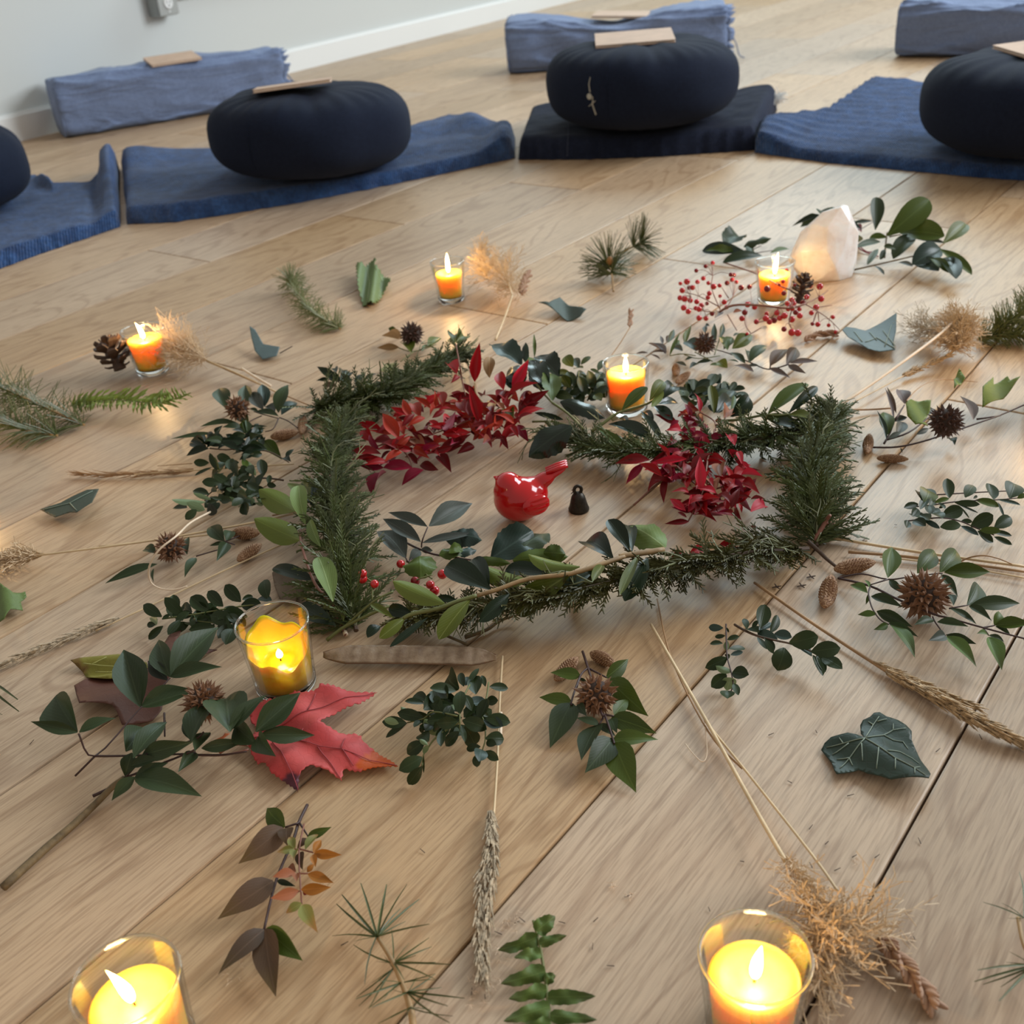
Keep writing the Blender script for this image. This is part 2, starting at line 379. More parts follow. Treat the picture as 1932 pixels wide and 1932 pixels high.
M_BLK = cloth_mat('blue_woven_blanket', (0.010, 0.038, 0.125), (0.036, 0.105, 0.285), 150, True, 0.95, 1.0, 0.25)
M_BLK2 = cloth_mat('dark_indigo_blanket', (0.009, 0.014, 0.034), (0.015, 0.022, 0.050), 240, True, 0.95, 0.7, 0.06)
M_NOTE = plain('kraft_cover', (0.53, 0.37, 0.27), 0.7, 30, 0.08)
M_PAGE = plain('page_edges', (0.72, 0.62, 0.52), 0.8, 400, 0.2)
def fbm(p, s): return noise.fractal(V(p) * s, 1.0, 2.0, 3, noise_basis='PERLIN_ORIGINAL')

def bolster(label, L, D, H, c, ang, seed, sag=0.0, gather=1):
    o = thing('bolster', label, 'bolster', c, ang, 'blue-grey bolsters behind the cushions')
    bm = bmesh.new(); nu, nv = 90, 64; rings = []; e = 0.42
    for i in range(nu + 1):
        u = i / nu; x = (u - 0.5) * L; k = 1.0
        edge = min(u, 1 - u) * L
        if edge < 0.03: k = 0.90 + 0.10 * math.sqrt(max(0, 1 - (1 - edge / 0.03) ** 2))
        row = []
        for j in range(nv):
            a = 2 * math.pi * j / nv; ca, sa = math.cos(a), math.sin(a)
            y = 0.5 * D * math.copysign(abs(ca) ** e, ca) * k; z = 0.5 * H * math.copysign(abs(sa) ** e, sa) * k + H / 2
            q = V((x * 7 + seed, y * 16, z * 16)); w = fbm(q, 0.6) * 0.012
            w += 0.012 * (1 - abs(noise.noise(V((x * 4.5 + 3 * z + seed * 3, z * 30, y * 25))))) ** 6
            up = max(0, z / H - 0.5)
            z += -sag * up * 2 * math.exp(-((u - 0.5) / 0.2) ** 2)
            if gather > 0 and u > 0.9: w += 0.007 * math.sin(a * 17 + seed) * (u - 0.9) * 10
            row.append(bm.verts.new((x, y + w * (1 if y > 0 else -1) * 0.9, max(0.0005, z + w * (0.7 if z > 0.02 else 0)))))
        rings.append(row)
    for a, b in zip(rings, rings[1:]):
        for j in range(nv): bm.faces.new((a[j], b[j], b[(j + 1) % nv], a[(j + 1) % nv]))
    for row, s in ((rings[0], -1), (rings[-1], 1)):
        cc = bm.verts.new((s * (L / 2 + 0.004), 0, H / 2)); mid = [bm.verts.new(V((s * (L / 2 + 0.003), v.co.y * 0.6, H / 2 + (v.co.z - H / 2) * 0.6))) for v in row]
        for j in range(nv):
            j2 = (j + 1) % nv
            f = (row[j], row[j2], mid[j2], mid[j]) if s > 0 else (row[j2], row[j], mid[j], mid[j2]); bm.faces.new(f)
            bm.faces.new((mid[j], mid[j2], cc) if s > 0 else (mid[j2], mid[j], cc))
    bmesh.ops.recalc_face_normals(bm, faces=bm.faces)
    smooth(obj('cover', bm, M_BOL, o))
    # piping round the closed end
    bm = bmesh.new(); pts = []
    for j in range(49):
        a = 2 * math.pi * j / 48; ca, sa = math.cos(a), math.sin(a)
        pts.append(V((-L / 2 + 0.004, 0.5 * D * 0.95 * math.copysign(abs(ca) ** e, ca), max(0.004, 0.5 * H * 0.95 * math.copysign(abs(sa) ** e, sa) + H / 2))))
    tube(bm, pts, 0.0028, n=6); smooth(obj('piping', bm, M_BOL, o))
    if gather:   # frilled drawstring end
        bm = bmesh.new(); n = 96; r0 = []; r1 = []
        for j in range(n):
            a = 2 * math.pi * j / n; ca, sa = math.cos(a), math.sin(a); f = math.sin(a * 15 + seed) + 0.5 * math.sin(a * 31)
            y = 0.5 * D * math.copysign(abs(ca) ** 0.6, ca); z = 0.5 * H * math.copysign(abs(sa) ** 0.6, sa)
            r0.append(bm.verts.new((L / 2 - 0.004, y * 0.93, max(0.002, z * 0.93 + H / 2))))
            r1.append(bm.verts.new((L / 2 + 0.016 + 0.008 * f, y * (0.86 + 0.05 * f), max(0.003, z * (0.86 + 0.05 * f) + H / 2))))
        for j in range(n): bm.faces.new((r0[j], r0[(j + 1) % n], r1[(j + 1) % n], r1[j]))
        s = smooth(obj('gathered_end', bm, M_BOL, o)); s.modifiers.new('s', 'SOLIDIFY').thickness = 0.002
        bm = bmesh.new(); x = L / 2 + 0.006
        tube(bm, curve_pts([(x, -D * 0.35, H * 0.55), (x + 0.02, -D * 0.48, H * 0.3), (x + 0.03, -D * 0.5, 0.012), (x + 0.045, -D * 0.54, 0.004)], 6), 0.0018)
        obj('drawstring', bm, M_BOL, o)
    return o
def notebook(label, c, ang, tilt=(0, 0), size=(0.20, 0.135), bow=0.0):
    o = thing('notebook', label, 'notebook', c, 0, 'kraft notebooks laid on the cushions')
    o.rotation_euler = (tilt[0], tilt[1], ang)
    w, d = size
    def slab(w, d, z0, z1):
        bm = bmesh.new(); n = 12; lo = []; hi = []
        for i in range(n + 1):
            x = (i / n - 0.5) * w; zb = bow * (1 - (2 * i / n - 1) ** 2)
            lo.append([bm.verts.new((x, s * d / 2, z0 + zb)) for s in (-1, 1)]); hi.append([bm.verts.new((x, s * d / 2, z1 + zb)) for s in (-1, 1)])
        for i in range(n):
            bm.faces.new((hi[i][0], hi[i + 1][0], hi[i + 1][1], hi[i][1])); bm.faces.new((lo[i][1], lo[i + 1][1], lo[i + 1][0], lo[i][0]))
            bm.faces.new((lo[i][0], lo[i + 1][0], hi[i + 1][0], hi[i][0])); bm.faces.new((hi[i][1], hi[i + 1][1], lo[i + 1][1], lo[i][1]))
        bm.faces.new((lo[0][0], hi[0][0], hi[0][1], lo[0][1])); bm.faces.new((lo[n][1], hi[n][1], hi[n][0], lo[n][0]))
        return bm
    obj('cover', slab(w, d, 0.0048, 0.0062), M_NOTE, o); obj('pages', slab(w - 0.004, d - 0.004, 0.0013, 0.0048), M_PAGE, o); obj('cover', slab(w, d, 0, 0.0013), M_NOTE, o)
    return o
def zafu(label, c, R, H, ang=0, tilt=(0, 0), seed=0, logo=None, sq=1.0):
    o = thing('meditation_cushion', label, 'cushion', c, 0, 'navy round cushions on the blankets'); o.rotation_euler = (tilt[0], tilt[1], ang)
    bm = bmesh.new(); n, m = 128, 26; rings = []
    def prof(t):   # 0 bottom centre .. 1 top centre, a puffed drum
        a = (t - 0.5) * math.pi; return math.cos(a), math.sin(a)
    for i in range(1, m):
        ca, sa = prof(i / m); r = R * (abs(ca) ** 0.50); z = H / 2 + H / 2 * math.copysign(abs(sa) ** 0.78, sa)
        ple = math.exp(-((abs(sa) - 0.80) / 0.16) ** 2)
        row = []
        for k in range(n):
            th = 2 * math.pi * k / n
            pl = ple * 0.0045 * (0.5 - abs(((th * 14 / math.pi + 0.25 * math.sin(3 * th + seed)) % 1) - 0.5) * 2) * (1 if sa > 0 else 0.7)
            w = 0.006 * noise.noise(V((math.cos(th) * 2 + seed, math.sin(th) * 2, z * 9)))
            rr = r * (1 + 0.03 * math.sin(2 * th + seed)) + pl * 0.7 + w
            row.append(bm.verts.new((rr * math.cos(th), sq * rr * math.sin(th), z + pl * 0.5 + (w if sa > 0 else 0) - 0.005 * (1 - min(1, r / R * 1.15)) * (1 if sa > 0 else 0))))
        rings.append(row)
    b0 = bm.verts.new((0, 0, 0.001)); t0 = bm.verts.new((0, 0, H - 0.006))
    for a, b in zip(rings, rings[1:]):
        for k in range(n): bm.faces.new((a[k], a[(k + 1) % n], b[(k + 1) % n], b[k]))
    for k in range(n): bm.faces.new((rings[0][(k + 1) % n], rings[0][k], b0)); bm.faces.new((rings[-1][k], rings[-1][(k + 1) % n], t0))
    bv = BVHTree.FromBMesh(bm)
    cov = smooth(obj('cover', bm, M_NAVY, o))
    def hug(th, z, off=0.0008):
        d = V((math.cos(th), math.sin(th), 0)); h = bv.ray_cast(V((0, 0, z)) + d * 1.0, -d)
        return (h[0] + d * off) if h[0] else d * R + V((0, 0, z))
    th0 = -math.pi / 2 - ang - 0.50
    bm = bmesh.new(); tube(bm, [hug(th0, H * z) for z in (0.14, 0.25, 0.38, 0.5, 0.62, 0.75, 0.86)], 0.0012, n=5); obj('side_seam', bm, M_NAVY, o)
    if logo:
        lm = plain('pale_emblem_thread', (0.42, 0.41, 0.36), 0.8); th = th0 - 0.17
        e = thing('emblem', None, None); e.parent = o
        bm = bmesh.new(); tube(bm, [hug(th + 0.02, H * 0.30), hug(th, H * 0.42), hug(th + 0.01, H * 0.52)], 0.0016, 0.001, n=5); obj('emblem_stroke', bm, lm, e)
        bm = bmesh.new(); tube(bm, [hug(th - 0.02, H * 0.57), hug(th - 0.035, H * 0.66), hug(th - 0.03, H * 0.74)], 0.0012, 0.0006, n=5); obj('emblem_stroke', bm, lm, e)
        bm = bmesh.new(); tube(bm, [hug(th + 0.035, H * 0.47), hug(th + 0.0, H * 0.44), hug(th - 0.05, H * 0.40)], 0.0011, 0.0006, n=5); obj('emblem_stroke', bm, lm, e)
        p = hug(th - 0.03, H * 0.52, 0.0012); bm = bmesh.new(); bmesh.ops.create_uvsphere(bm, u_segments=12, v_segments=8, radius=0.0062)
        dd = V((math.cos(th), math.sin(th), 0)); obj('emblem_disc', bm, lm, e, Matrix.Translation(p) @ dd.to_track_quat('Z', 'Y').to_matrix().to_4x4() @ Matrix.Diagonal((1, 1, 0.2, 1)))
        e.location = (0, 0, 0)
    return o

def bl(pA, pB, D, H, label, seed, sag=0, gather=1, lift=0):
    A, B = at(*pA), at(*pB); d = (B - A); L = d.length; d.normalize(); n = V((-d.y, d.x, 0))
    c = (A + B) / 2 + n * D / 2
    return bolster(label, L, D, H, c, math.atan2(d.y, d.x), seed, sag, gather), c, math.atan2(d.y, d.x), L
b1, bc1, ba1, _ = bl((126, 264), (548, 192), 0.15, 0.152, 'blue-grey bolster lying against the baseboard below the outlet', 1.3)
b2, bc2, ba2, _ = bl((958, 143), (1372, 113), 0.20, 0.148, 'blue-grey bolster with a frilled end, behind the cushion that carries a pale emblem', 4.1, 0.03)
A = at(1684, 110); d = V((math.cos(-0.60), math.sin(-0.60), 0)); n = V((-d.y, d.x, 0)); c3 = A + d * 0.335 + n * 0.10
b3 = bolster('blue-grey bolster cut by the upper right corner of the photo', 0.67, 0.20, 0.145, c3, -0.60, 8.2, 0.01)
notebook('kraft notebook on top of the bolster against the wall', bc1 + V((0.03, -0.02, 0.1590)), ba1 + 0.02, (0.12, 0), (0.145, 0.10))
notebook('kraft notebook on top of the bolster with the frilled end', bc2 + V((0.02, 0.0, 0.136)), ba2 - 0.12, (0.0, 0.06), (0.17, 0.13))

# blankets: a thick cloth between a front and a back edge given on the floor
def blanket(name, label, front, back, thick, mat, seed, nu=110, nv=44, lumps=0.006, raise_=None, ridge=0.0, group='blue blankets under the cushions'):
    fr = [at(*p[:2], p[2] if len(p) > 2 else 0.0) for p in front]; ba = [at(*p[:2], p[2] if len(p) > 2 else 0.0) for p in back]
    def samp(pts, u):
        cs = [0.0]
        for a, b in zip(pts, pts[1:]): cs.append(cs[-1] + (b - a).length)
        s = u * cs[-1]
        for i in range(len(pts) - 1):
            if s <= cs[i + 1] + 1e-9: return pts[i].lerp(pts[i + 1], (s - cs[i]) / max(1e-9, cs[i + 1] - cs[i]))
        return pts[-1]
    c = sum(fr + ba, V()) / len(fr + ba); c.z = 0
    o = thing(name, label, 'blanket', c, 0, group)
    bm = bmesh.new(); top = []; bot = []
    for i in range(nu + 1):
        u = i / nu; a, b = samp(fr, u), samp(ba, u); rt = []; rb = []
        for j in range(nv + 1):
            v = j / nv; p = a.lerp(b, v)
            wd = (b - a).length; e = min(v, 1 - v) * wd; eu = min(u, 1 - u) * 1.2
            k = min(1, e / (thick * 0.8)); k = math.sqrt(max(0, 1 - (1 - k) ** 2)); ku = min(1, eu / (thick * 1.0)); ku = math.sqrt(max(0, 1 - (1 - ku) ** 2))
            h = thick * min(k, ku)
            nz = noise.noise(V((p.x * 9 + seed, p.y * 9, 0))) * 0.6 + noise.noise(V((p.x * 26, p.y * 26, seed))) * 0.4
            h += lumps * (0.6 + nz) * min(k, ku)
            if ridge: h += ridge * (0.5 + 0.5 * math.sin((p.x * 0.8 + p.y * 0.9) * 95 + 1.5 * nz)) ** 3 * k
            if raise_: h += raise_(u, v) * min(1, e / 0.01)
            wob = 0.005 * noise.noise(V((u * 30, seed, v * 3)))
            rt.append(bm.verts.new((p.x - c.x, p.y - c.y + wob, p.z + h + 0.002))); rb.append(bm.verts.new((p.x - c.x, p.y - c.y + wob, max(0.0006, p.z))))
        top.append(rt); bot.append(rb)
    for i in range(nu):
        for j in range(nv):
            bm.faces.new((top[i][j], top[i + 1][j], top[i + 1][j + 1], top[i][j + 1])); bm.faces.new((bot[i][j + 1], bot[i + 1][j + 1], bot[i + 1][j], bot[i][j]))
        bm.faces.new((bot[i][0], bot[i + 1][0], top[i + 1][0], top[i][0])); bm.faces.new((top[i][nv], top[i + 1][nv], bot[i + 1][nv], bot[i][nv]))
    for j in range(nv):
        bm.faces.new((top[0][j], top[0][j + 1], bot[0][j + 1], bot[0][j])); bm.faces.new((bot[nu][j], bot[nu][j + 1], top[nu][j + 1], top[nu][j]))
    bmesh.ops.recalc_face_normals(bm, faces=bm.faces)
    bv = BVHTree.FromBMesh(bm)
    smooth(obj('cloth', bm, mat, o))
    def onto(px, py):
        d = ray(px, py); h = bv.ray_cast(CAM - c, d.normalized()); return h[0] + V((0, 0, 0.0015)) if h[0] else None
    return o, c, onto, (lambda u, v: samp(fr, u).lerp(samp(ba, u), v) - c)
def g2(u, v, u0, v0, su, sv, h): return h * math.exp(-((u - u0) / su) ** 2 - ((v - v0) / sv) ** 2)
ba_, bac, baon, bap = blanket('blanket', 'blue blanket at the left edge of the photo under the cut-off cushion',
    [(-190, 560), (0, 508), (90, 475), (165, 450), (228, 428)], [(-190, 405), (0, 372), (40, 348), (75, 352), (110, 375), (178, 362), (200, 330), (226, 322)], 0.022, M_BLK, 2.0,
    raise_=lambda u, v: g2(u, v, 0.99, 0.75, 0.07, 0.45, 0.055) + g2(u, v, 0.86, 0.3, 0.05, 0.5, -0.008) + g2(u, v, 0.60, 0.98, 0.10, 0.10, 0.02))
bb_, bbc, bbon, bbp = blanket('blanket', 'long blue blanket running under the cushion in front of the wall bolster',
    [(240, 424), (330, 420), (420, 407), (560, 384), (700, 357), (840, 328), (972, 299)], [(232, 318), (330, 306), (420, 300), (560, 288), (760, 262), (850, 232), (972, 262)], 0.024, M_BLK, 5.0,
    raise_=lambda u, v: g2(u, v, 0.97, 0.35, 0.05, 0.5, 0.030) + g2(u, v, 0.03, 0.9, 0.06, 0.2, 0.020) + g2(u, v, 0.84, 0.8, 0.06, 0.4, 0.022) + 0.004 * math.sin(v * 14 + u * 5))
bd_, bdc, bdon, bdp = blanket('blanket', 'dark indigo folded blanket under the cushion with the emblem',
    [(978, 302), (1100, 302), (1250, 296), (1425, 284)], [(1000, 236), (1100, 218), (1250, 205), (1466, 208)], 0.040, M_BLK2, 9.0, lumps=0.009,
    raise_=lambda u, v: g2(u, v, 0.97, 0.8, 0.12, 0.5, 0.016) + g2(u, v, 0.5, 0.1, 0.25, 0.5, -0.006))
be_, bec, beon, bep = blanket('blanket', 'bright blue ribbed blanket at the right with its corner pointing to the back',
    [(1424, 289), (1560, 308), (1700, 322), (1850, 336), (2060, 350)], [(1440, 244), (1560, 222), (1650, 156), (1760, 172), (2060, 230)], 0.016, M_BLK, 12.0, lumps=0.004, ridge=0.005,
    raise_=lambda u, v: g2(u, v, 0.02, 0.4, 0.09, 0.6, 0.022))
for o_, on, p0, p1, nst in ((bd_, bdon, (1073, 228), (1070, 298), 14), ):
    bm = bmesh.new()
    for k in range(nst):
        a = on(p0[0] + (p1[0] - p0[0]) * k / nst, p0[1] + (p1[1] - p0[1]) * k / nst); b = on(p0[0] + (p1[0] - p0[0]) * (k + 0.55) / nst, p0[1] + (p1[1] - p0[1]) * (k + 0.55) / nst)
        if a and b: tube(bm, [a, b], 0.0007, n=4)
    s = obj('stitching', bm, plain('grey_thread', (0.10, 0.11, 0.15), 0.8), o_); s['kind'] = 'stuff'
def fringe(parent, c, spots, n, L, mat, name='fringe', sp=0.02):
    bm = bmesh.new()
    for (px, py, z) in spots:
        p = at(px, py, z) - c
        for k in range(n):
            d = V((random.uniform(-0.2, 1), random.uniform(-0.4, 0.5), random.uniform(-0.3, 0.3))).normalized() * L * random.uniform(0.5, 1)
            a = p + V((random.uniform(-sp, sp), random.uniform(-sp, sp), random.uniform(-0.006, 0.006)))
            b = a + d; b.z = max(0.001, b.z); tube(bm, [a, a.lerp(b, 0.5) + V((0, 0, 0.003)), b], 0.0007, 0.0004, n=3)
    s = obj(name, bm, mat, parent); s['kind'] = 'stuff'; s['label'] = 'white thread tuft'
fringe(bd_, bdc, [(1466, 190, 0.03), (1468, 183, 0.035)], 70, 0.022, plain('white_cotton_thread', (0.75, 0.75, 0.74), 0.9), sp=0.008)

z1 = at(586, 318, 0.026); zafu('navy round cushion with a tilted notebook, in front of the wall bolster', at(596, 318, 0.034), 0.205, 0.165, 0.2, (0, 0.05), 1.0)
zc2 = at(1210, 227, 0.050); zafu('navy round cushion with a pale stitched emblem on its side', zc2, 0.205, 0.165, 0.0, (0, 0.0), 3.0, True)
zc3 = at(1940, 274, 0.027); zafu('navy round cushion at the right edge on the ribbed blue blanket', zc3, 0.205, 0.165, 0.3, (0, 0.0), 6.0)
zc4 = at(-118, 402, 0.03); zafu('navy round cushion cut off by the left edge of the photo', zc4, 0.205, 0.165, 0.0, (0, 0.0), 9.0)
zc1 = at(596, 318, 0.034)
notebook('kraft notebook tilted edge-on, leaning on the cushion in front of the wall bolster', zc1 + V((-0.012, -0.03, 0.171)), 0.10, (-0.10, -0.03), (0.155, 0.12))
notebook('kraft notebook lying flat on the cushion with the emblem', zc2 + V((-0.012, 0.0, 0.166)), -0.10, (0.06, 0.0), (0.165, 0.13))
notebook('kraft notebook on the cushion at the right edge', zc3 + V((0.02, 0.0, 0.166)), 0.10, (0.03, -0.02), (0.165, 0.125))
# ------------------------------------------------------------------ candles
def glass_mat():
    t = NT('clear_glass')
    lw = t.n('ShaderNodeLayerWeight'); lw.inputs[0].default_value = 0.16
    tr = t.n('ShaderNodeBsdfTransparent'); t.l(t.mix(t.ramp(lw.outputs[1], (0.35, (0, 0, 0)), (1.0, (1, 1, 1))), (0.97, 0.975, 0.97), (0.55, 0.58, 0.56)), tr.inputs[0])
    gl = t.n('ShaderNodeBsdfGlossy'); gl.inputs['Roughness'].default_value = 0.03
    mx = t.n('ShaderNodeMixShader'); t.l(t.math('ADD', t.math('MULTIPLY', lw.outputs[0], 0.45), 0.02), mx.inputs[0])
    t.l(tr.outputs[0], mx.inputs[1]); t.l(gl.outputs[0], mx.inputs[2]); return t.done(mx)
M_GLASS = glass_mat()
t = NT('thick_glass'); b = t.bsdf((0.96, 0.98, 0.97), 0.02, Transmission_Weight=1.0, IOR=1.45); M_THICK = t.done(b)
def wax_mat(name, col, rad, sc, rough=0.4):
    t = NT(name); b = t.bsdf(col, rough, Subsurface_Weight=1.0, Subsurface_Scale=sc); b.inputs['Subsurface Radius'].default_value = rad
    return t.done(b)
M_WAX = wax_mat('orange_wax', (0.97, 0.57, 0.07), (1.0, 0.72, 0.22), 0.016)
M_WAXY = wax_mat('yellow_wax', (0.82, 0.50, 0.012), (1.0, 0.5, 0.06), 0.004, 0.25)
def flame_mat():
    t = NT('candle_flame'); g = t.n('ShaderNodeTexCoord').outputs['Generated']; sp = t.n('ShaderNodeSeparateXYZ'); t.l(g, sp.inputs[0])
    e = t.n('ShaderNodeEmission'); t.l(t.ramp(sp.outputs[2], (0.0, (0.9, 0.35, 0.05)), (0.16, (1.0, 0.72, 0.22)), (0.75, (1.0, 0.80, 0.34)), (1.0, (1.0, 0.55, 0.12))), e.inputs[0]); e.inputs[1].default_value = 15.0
    tr = t.n('ShaderNodeBsdfTransparent'); ad = t.n('ShaderNodeAddShader'); t.l(e.outputs[0], ad.inputs[0]); t.l(tr.outputs[0], ad.inputs[1]); return t.done(ad)
M_FLAME = flame_mat(); M_WICK = plain('burnt_wick', (0.03, 0.015, 0.01), 0.9)
def candle(label, base, rb, rt, h, wtop, flame_h, watts, lean=(0, 0), melted=False, fr=0.0034):
    c = V(base); o = thing('votive_candle', label, 'candle', c, 0, 'lit votive candles in clear glasses')
    bt = 0.007; th = 0.0017
    R = lambda z: rb + (rt - rb) * (z / h) ** 1.15
    zs = [h * k / 14 for k in range(15)]
    prof = [(R(bt) - th, bt)] + [(R(z) - th, z) for z in zs if z > bt and z < h - 0.002] + [(R(h) - th, h - 0.0012), (R(h) - th * 0.55, h), (R(h), h - 0.0012)] + [(R(z), z) for z in reversed(zs) if bt < z < h - 0.002] + [(R(bt), bt)]
    bm = bmesh.new(); lathe(bm, prof, 56); g = smooth(obj('glass', bm, M_GLASS, o))
    bm = bmesh.new(); lathe(bm, [(0, 0.0006), (rb * 0.8, 0.0006), (rb * 0.95, 0), (rb, 0.0012), (R(bt), bt), (R(bt) - th * 0.6, bt + 0.0004), (0, bt - 0.0014)], 48); smooth(obj('glass_base', bm, M_THICK, o))
    bm = bmesh.new(); a = R(h) - th * 0.5
    tube(bm, [(a * math.cos(2 * math.pi * k / 56), a * math.sin(2 * math.pi * k / 56), h - 0.0006) for k in range(57)], 0.00085, n=6, cap=False); smooth(obj('glass_rim', bm, M_THICK, o))
    gap = th + 0.0004
    if not melted:
        dish = 0.0035
        prof = [(0, bt + 0.0005)] + [(R(z) - gap - 0.0014, z) for z in [bt + 0.0005 + (wtop - bt - 0.0015) * k / 8 for k in range(9)]] + [(R(wtop) - gap - 0.003, wtop), (R(wtop) * 0.62, wtop), (R(wtop) * 0.52, wtop - dish * 0.7), (R(wtop) * 0.3, wtop - dish), (0, wtop - dish)]
        bm = bmesh.new(); lathe(bm, prof, 48); smooth(obj('wax', bm, M_WAX, o)); zf = wtop - dish
    else:
        n = 56; bm = bmesh.new(); rows = []
        for i in range(15):      # melted: a high sloped skin on the far side, low pool in front
            row = []; v = i / 14
            for k in range(n):
                a = 2 * math.pi * k / n; side = 0.5 + 0.5 * math.sin(a - 0.35); edge = wtop - 0.006 + 0.016 * side + 0.004 * math.sin(3 * a + 1) + 0.002 * math.sin(7 * a)
                r = (R(edge) - gap) * (0.18 + 0.82 * v); z = wtop - 0.014 + (edge - wtop + 0.014) * max(0, (v - 0.42) / 0.58) ** 1.3
                z += 0.0008 * noise.noise(V((math.cos(a) * 3 * v, math.sin(a) * 3 * v, 1.7)))
                row.append(bm.verts.new((r * math.cos(a), r * math.sin(a), z)))
            rows.append(row)
        row = []
        for k in range(n):
            a = 2 * math.pi * k / n; z = bt + 0.0006; r = R(z) - gap; row.append(bm.verts.new((r * math.cos(a), r * math.sin(a), z)))
        rows.append(row)
        for p, q_ in zip(rows, rows[1:]):
            for k in range(n): bm.faces.new((p[k], q_[k], q_[(k + 1) % n], p[(k + 1) % n]))
        bm.faces.new(rows[0]); bm.faces.new(rows[-1][::-1]); bmesh.ops.recalc_face_normals(bm, faces=bm.faces)
        smooth(obj('wax', bm, M_WAXY, o)); zf = wtop - 0.0135
    bm = bmesh.new(); tube(bm, [(0, 0, zf - 0.001), (lean[0] * 0.002, lean[1] * 0.002, zf + 0.003), (lean[0] * 0.004, lean[1] * 0.004, zf + 0.0056)], 0.0007, n=5); obj('wick', bm, M_WICK, o)
    bm = bmesh.new(); fp = []
    for k in range(17):
        v = k / 16; r = fr * (math.sin(math.pi * v ** 0.72) ** 0.85) * (1 - 0.25 * v); fp.append((max(r, 0 if k in (0, 16) else 1e-4), v * flame_h))
    lathe(bm, fp, 18, (0, 0, 0))
    for v_ in bm.verts: v_.co.x += lean[0] * v_.co.z * v_.co.z / flame_h; v_.co.y += lean[1] * v_.co.z * v_.co.z / flame_h
    smooth(obj('flame', bm, M_FLAME, o, Matrix.Translation((lean[0] * 0.003, lean[1] * 0.003, zf + 0.0025))))
    l = bpy.data.lights.new('candle_light', 'POINT'); l.energy = watts; l.color = (1.0, 0.60, 0.26); l.shadow_soft_size = 0.0035
    lo = bpy.data.objects.new('candle_light', l); COL.objects.link(lo); lo.parent = o; lo.location = (lean[0] * 0.005, lean[1] * 0.005, zf + 0.002 + flame_h * 0.55)
    return o
CW = CANDLE_W
candle('lit orange candle in clear glass with a pine cone against it', at(289, 700), 0.0215, 0.029, 0.060, 0.047, 0.024, CW, (-0.25, 0))
candle('lit orange candle in clear glass with a tall flame, farthest back of the candles', at(852, 566), 0.0195, 0.0255, 0.060, 0.042, 0.031, CW * 1.1, (0.02, 0))
candle('lit orange candle in clear glass behind the red berry spray', at(1459, 570), 0.021, 0.027, 0.058, 0.040, 0.031, CW * 1.1, (0.12, 0))
candle('lit orange candle in clear glass standing among the holly of the wreath', at(1183, 772), 0.0235, 0.0262, 0.058, 0.046, 0.021, CW * 0.9, (0, 0))
candle('candle with melted yellow wax and a tiny flame in clear glass beside the bean pod', at(541, 1292), 0.0235, 0.0285, 0.062, 0.038, 0.009, CW * 0.05, (0, 0), True, 0.0030)
candle('brightly lit candle seen from above in the lower left corner', at(292, 1985), 0.0235, 0.0285, 0.062, 0.044, 0.024, CW * 0.6, (-0.35, 0.1))
candle('brightly lit candle seen from above beside the fluffy seed head, lower right', at(1418, 1945), 0.0235, 0.0285, 0.062, 0.044, 0.022, CW * 0.6, (0.15, 0.1))
candle('lit candle cut off by the right edge of the photo', at(1975, 772), 0.0225, 0.0275, 0.060, 0.046, 0.024, CW)
candle('lit candle just beyond the left edge of the photo', at(-62, 925), 0.0225, 0.0275, 0.060, 0.046, 0.024, CW)
# ------------------------------------------------------------------ leaves
def leaf_mesh(name, prof, arch=0.08, keel=0.12, n=9, serr=0, serr_a=0.0, twist=0.0, droop=0.0, wave=0.0):
    bm = bmesh.new(); rows = []
    for i in range(n + 1):
        t_ = i / n
        for (a, wa), (b_, wb) in zip(prof, prof[1:]):
            if a <= t_ <= b_: w = wa + (wb - wa) * (t_ - a) / (b_ - a); break
        if serr: w *= 1 + serr_a * (1 if i % 2 else -1) * min(1, 4 * t_ * (1 - t_))
        z = arch * 4 * t_ * (1 - t_) - droop * max(0, t_ - 0.6) ** 2 * 4
        tw = twist * (t_ - 0.5); row = []
        ss = (-1, -0.5, 0, 0.5, 1)
        if w < 1e-4: row = [bm.verts.new((0, t_, z))]
        else:
            for s_ in ss:
                x = 0.5 * w * s_; zz = keel * abs(s_) * w + wave * math.sin(t_ * 11 + (2 if s_ > 0 else 0)) * abs(s_) * w
                row.append(bm.verts.new((x * math.cos(tw) - zz * math.sin(tw), t_, z + zz * math.cos(tw) + x * math.sin(tw))))
        rows.append(row)
    for a, b in zip(rows, rows[1:]):
        for k in range(4):
            if len(a) == 1 and len(b) == 1: continue
            if len(a) == 1: bm.faces.new((a[0], b[k + 1], b[k]))
            elif len(b) == 1: bm.faces.new((a[k], a[k + 1], b[0]))
            else: bm.faces.new((a[k], a[k + 1], b[k + 1], b[k]))
    me = bpy.data.meshes.new(name); bm.to_mesh(me); bm.free(); me.materials.append(None)
    return smesh(me)
P_BOX = [(0, 0.10), (0.1, 0.42), (0.25, 0.78), (0.45, 1.0), (0.65, 0.98), (0.82, 0.76), (0.93, 0.44), (1, 0.05)]
P_NAN = [(0, 0.05), (0.12, 0.52), (0.27, 0.90), (0.40, 1.0), (0.58, 0.84), (0.75, 0.52), (0.9, 0.20), (1, 0.0)]
P_OVA = [(0, 0.10), (0.1, 0.66), (0.25, 0.98), (0.38, 1.0), (0.58, 0.80), (0.75, 0.48), (0.9, 0.18), (1, 0.0)]
P_LAU = [(0, 0.08), (0.10, 0.30), (0.25, 0.66), (0.42, 0.92), (0.58, 1.0), (0.74, 0.92), (0.86, 0.72), (0.94, 0.47), (1, 0.08)]
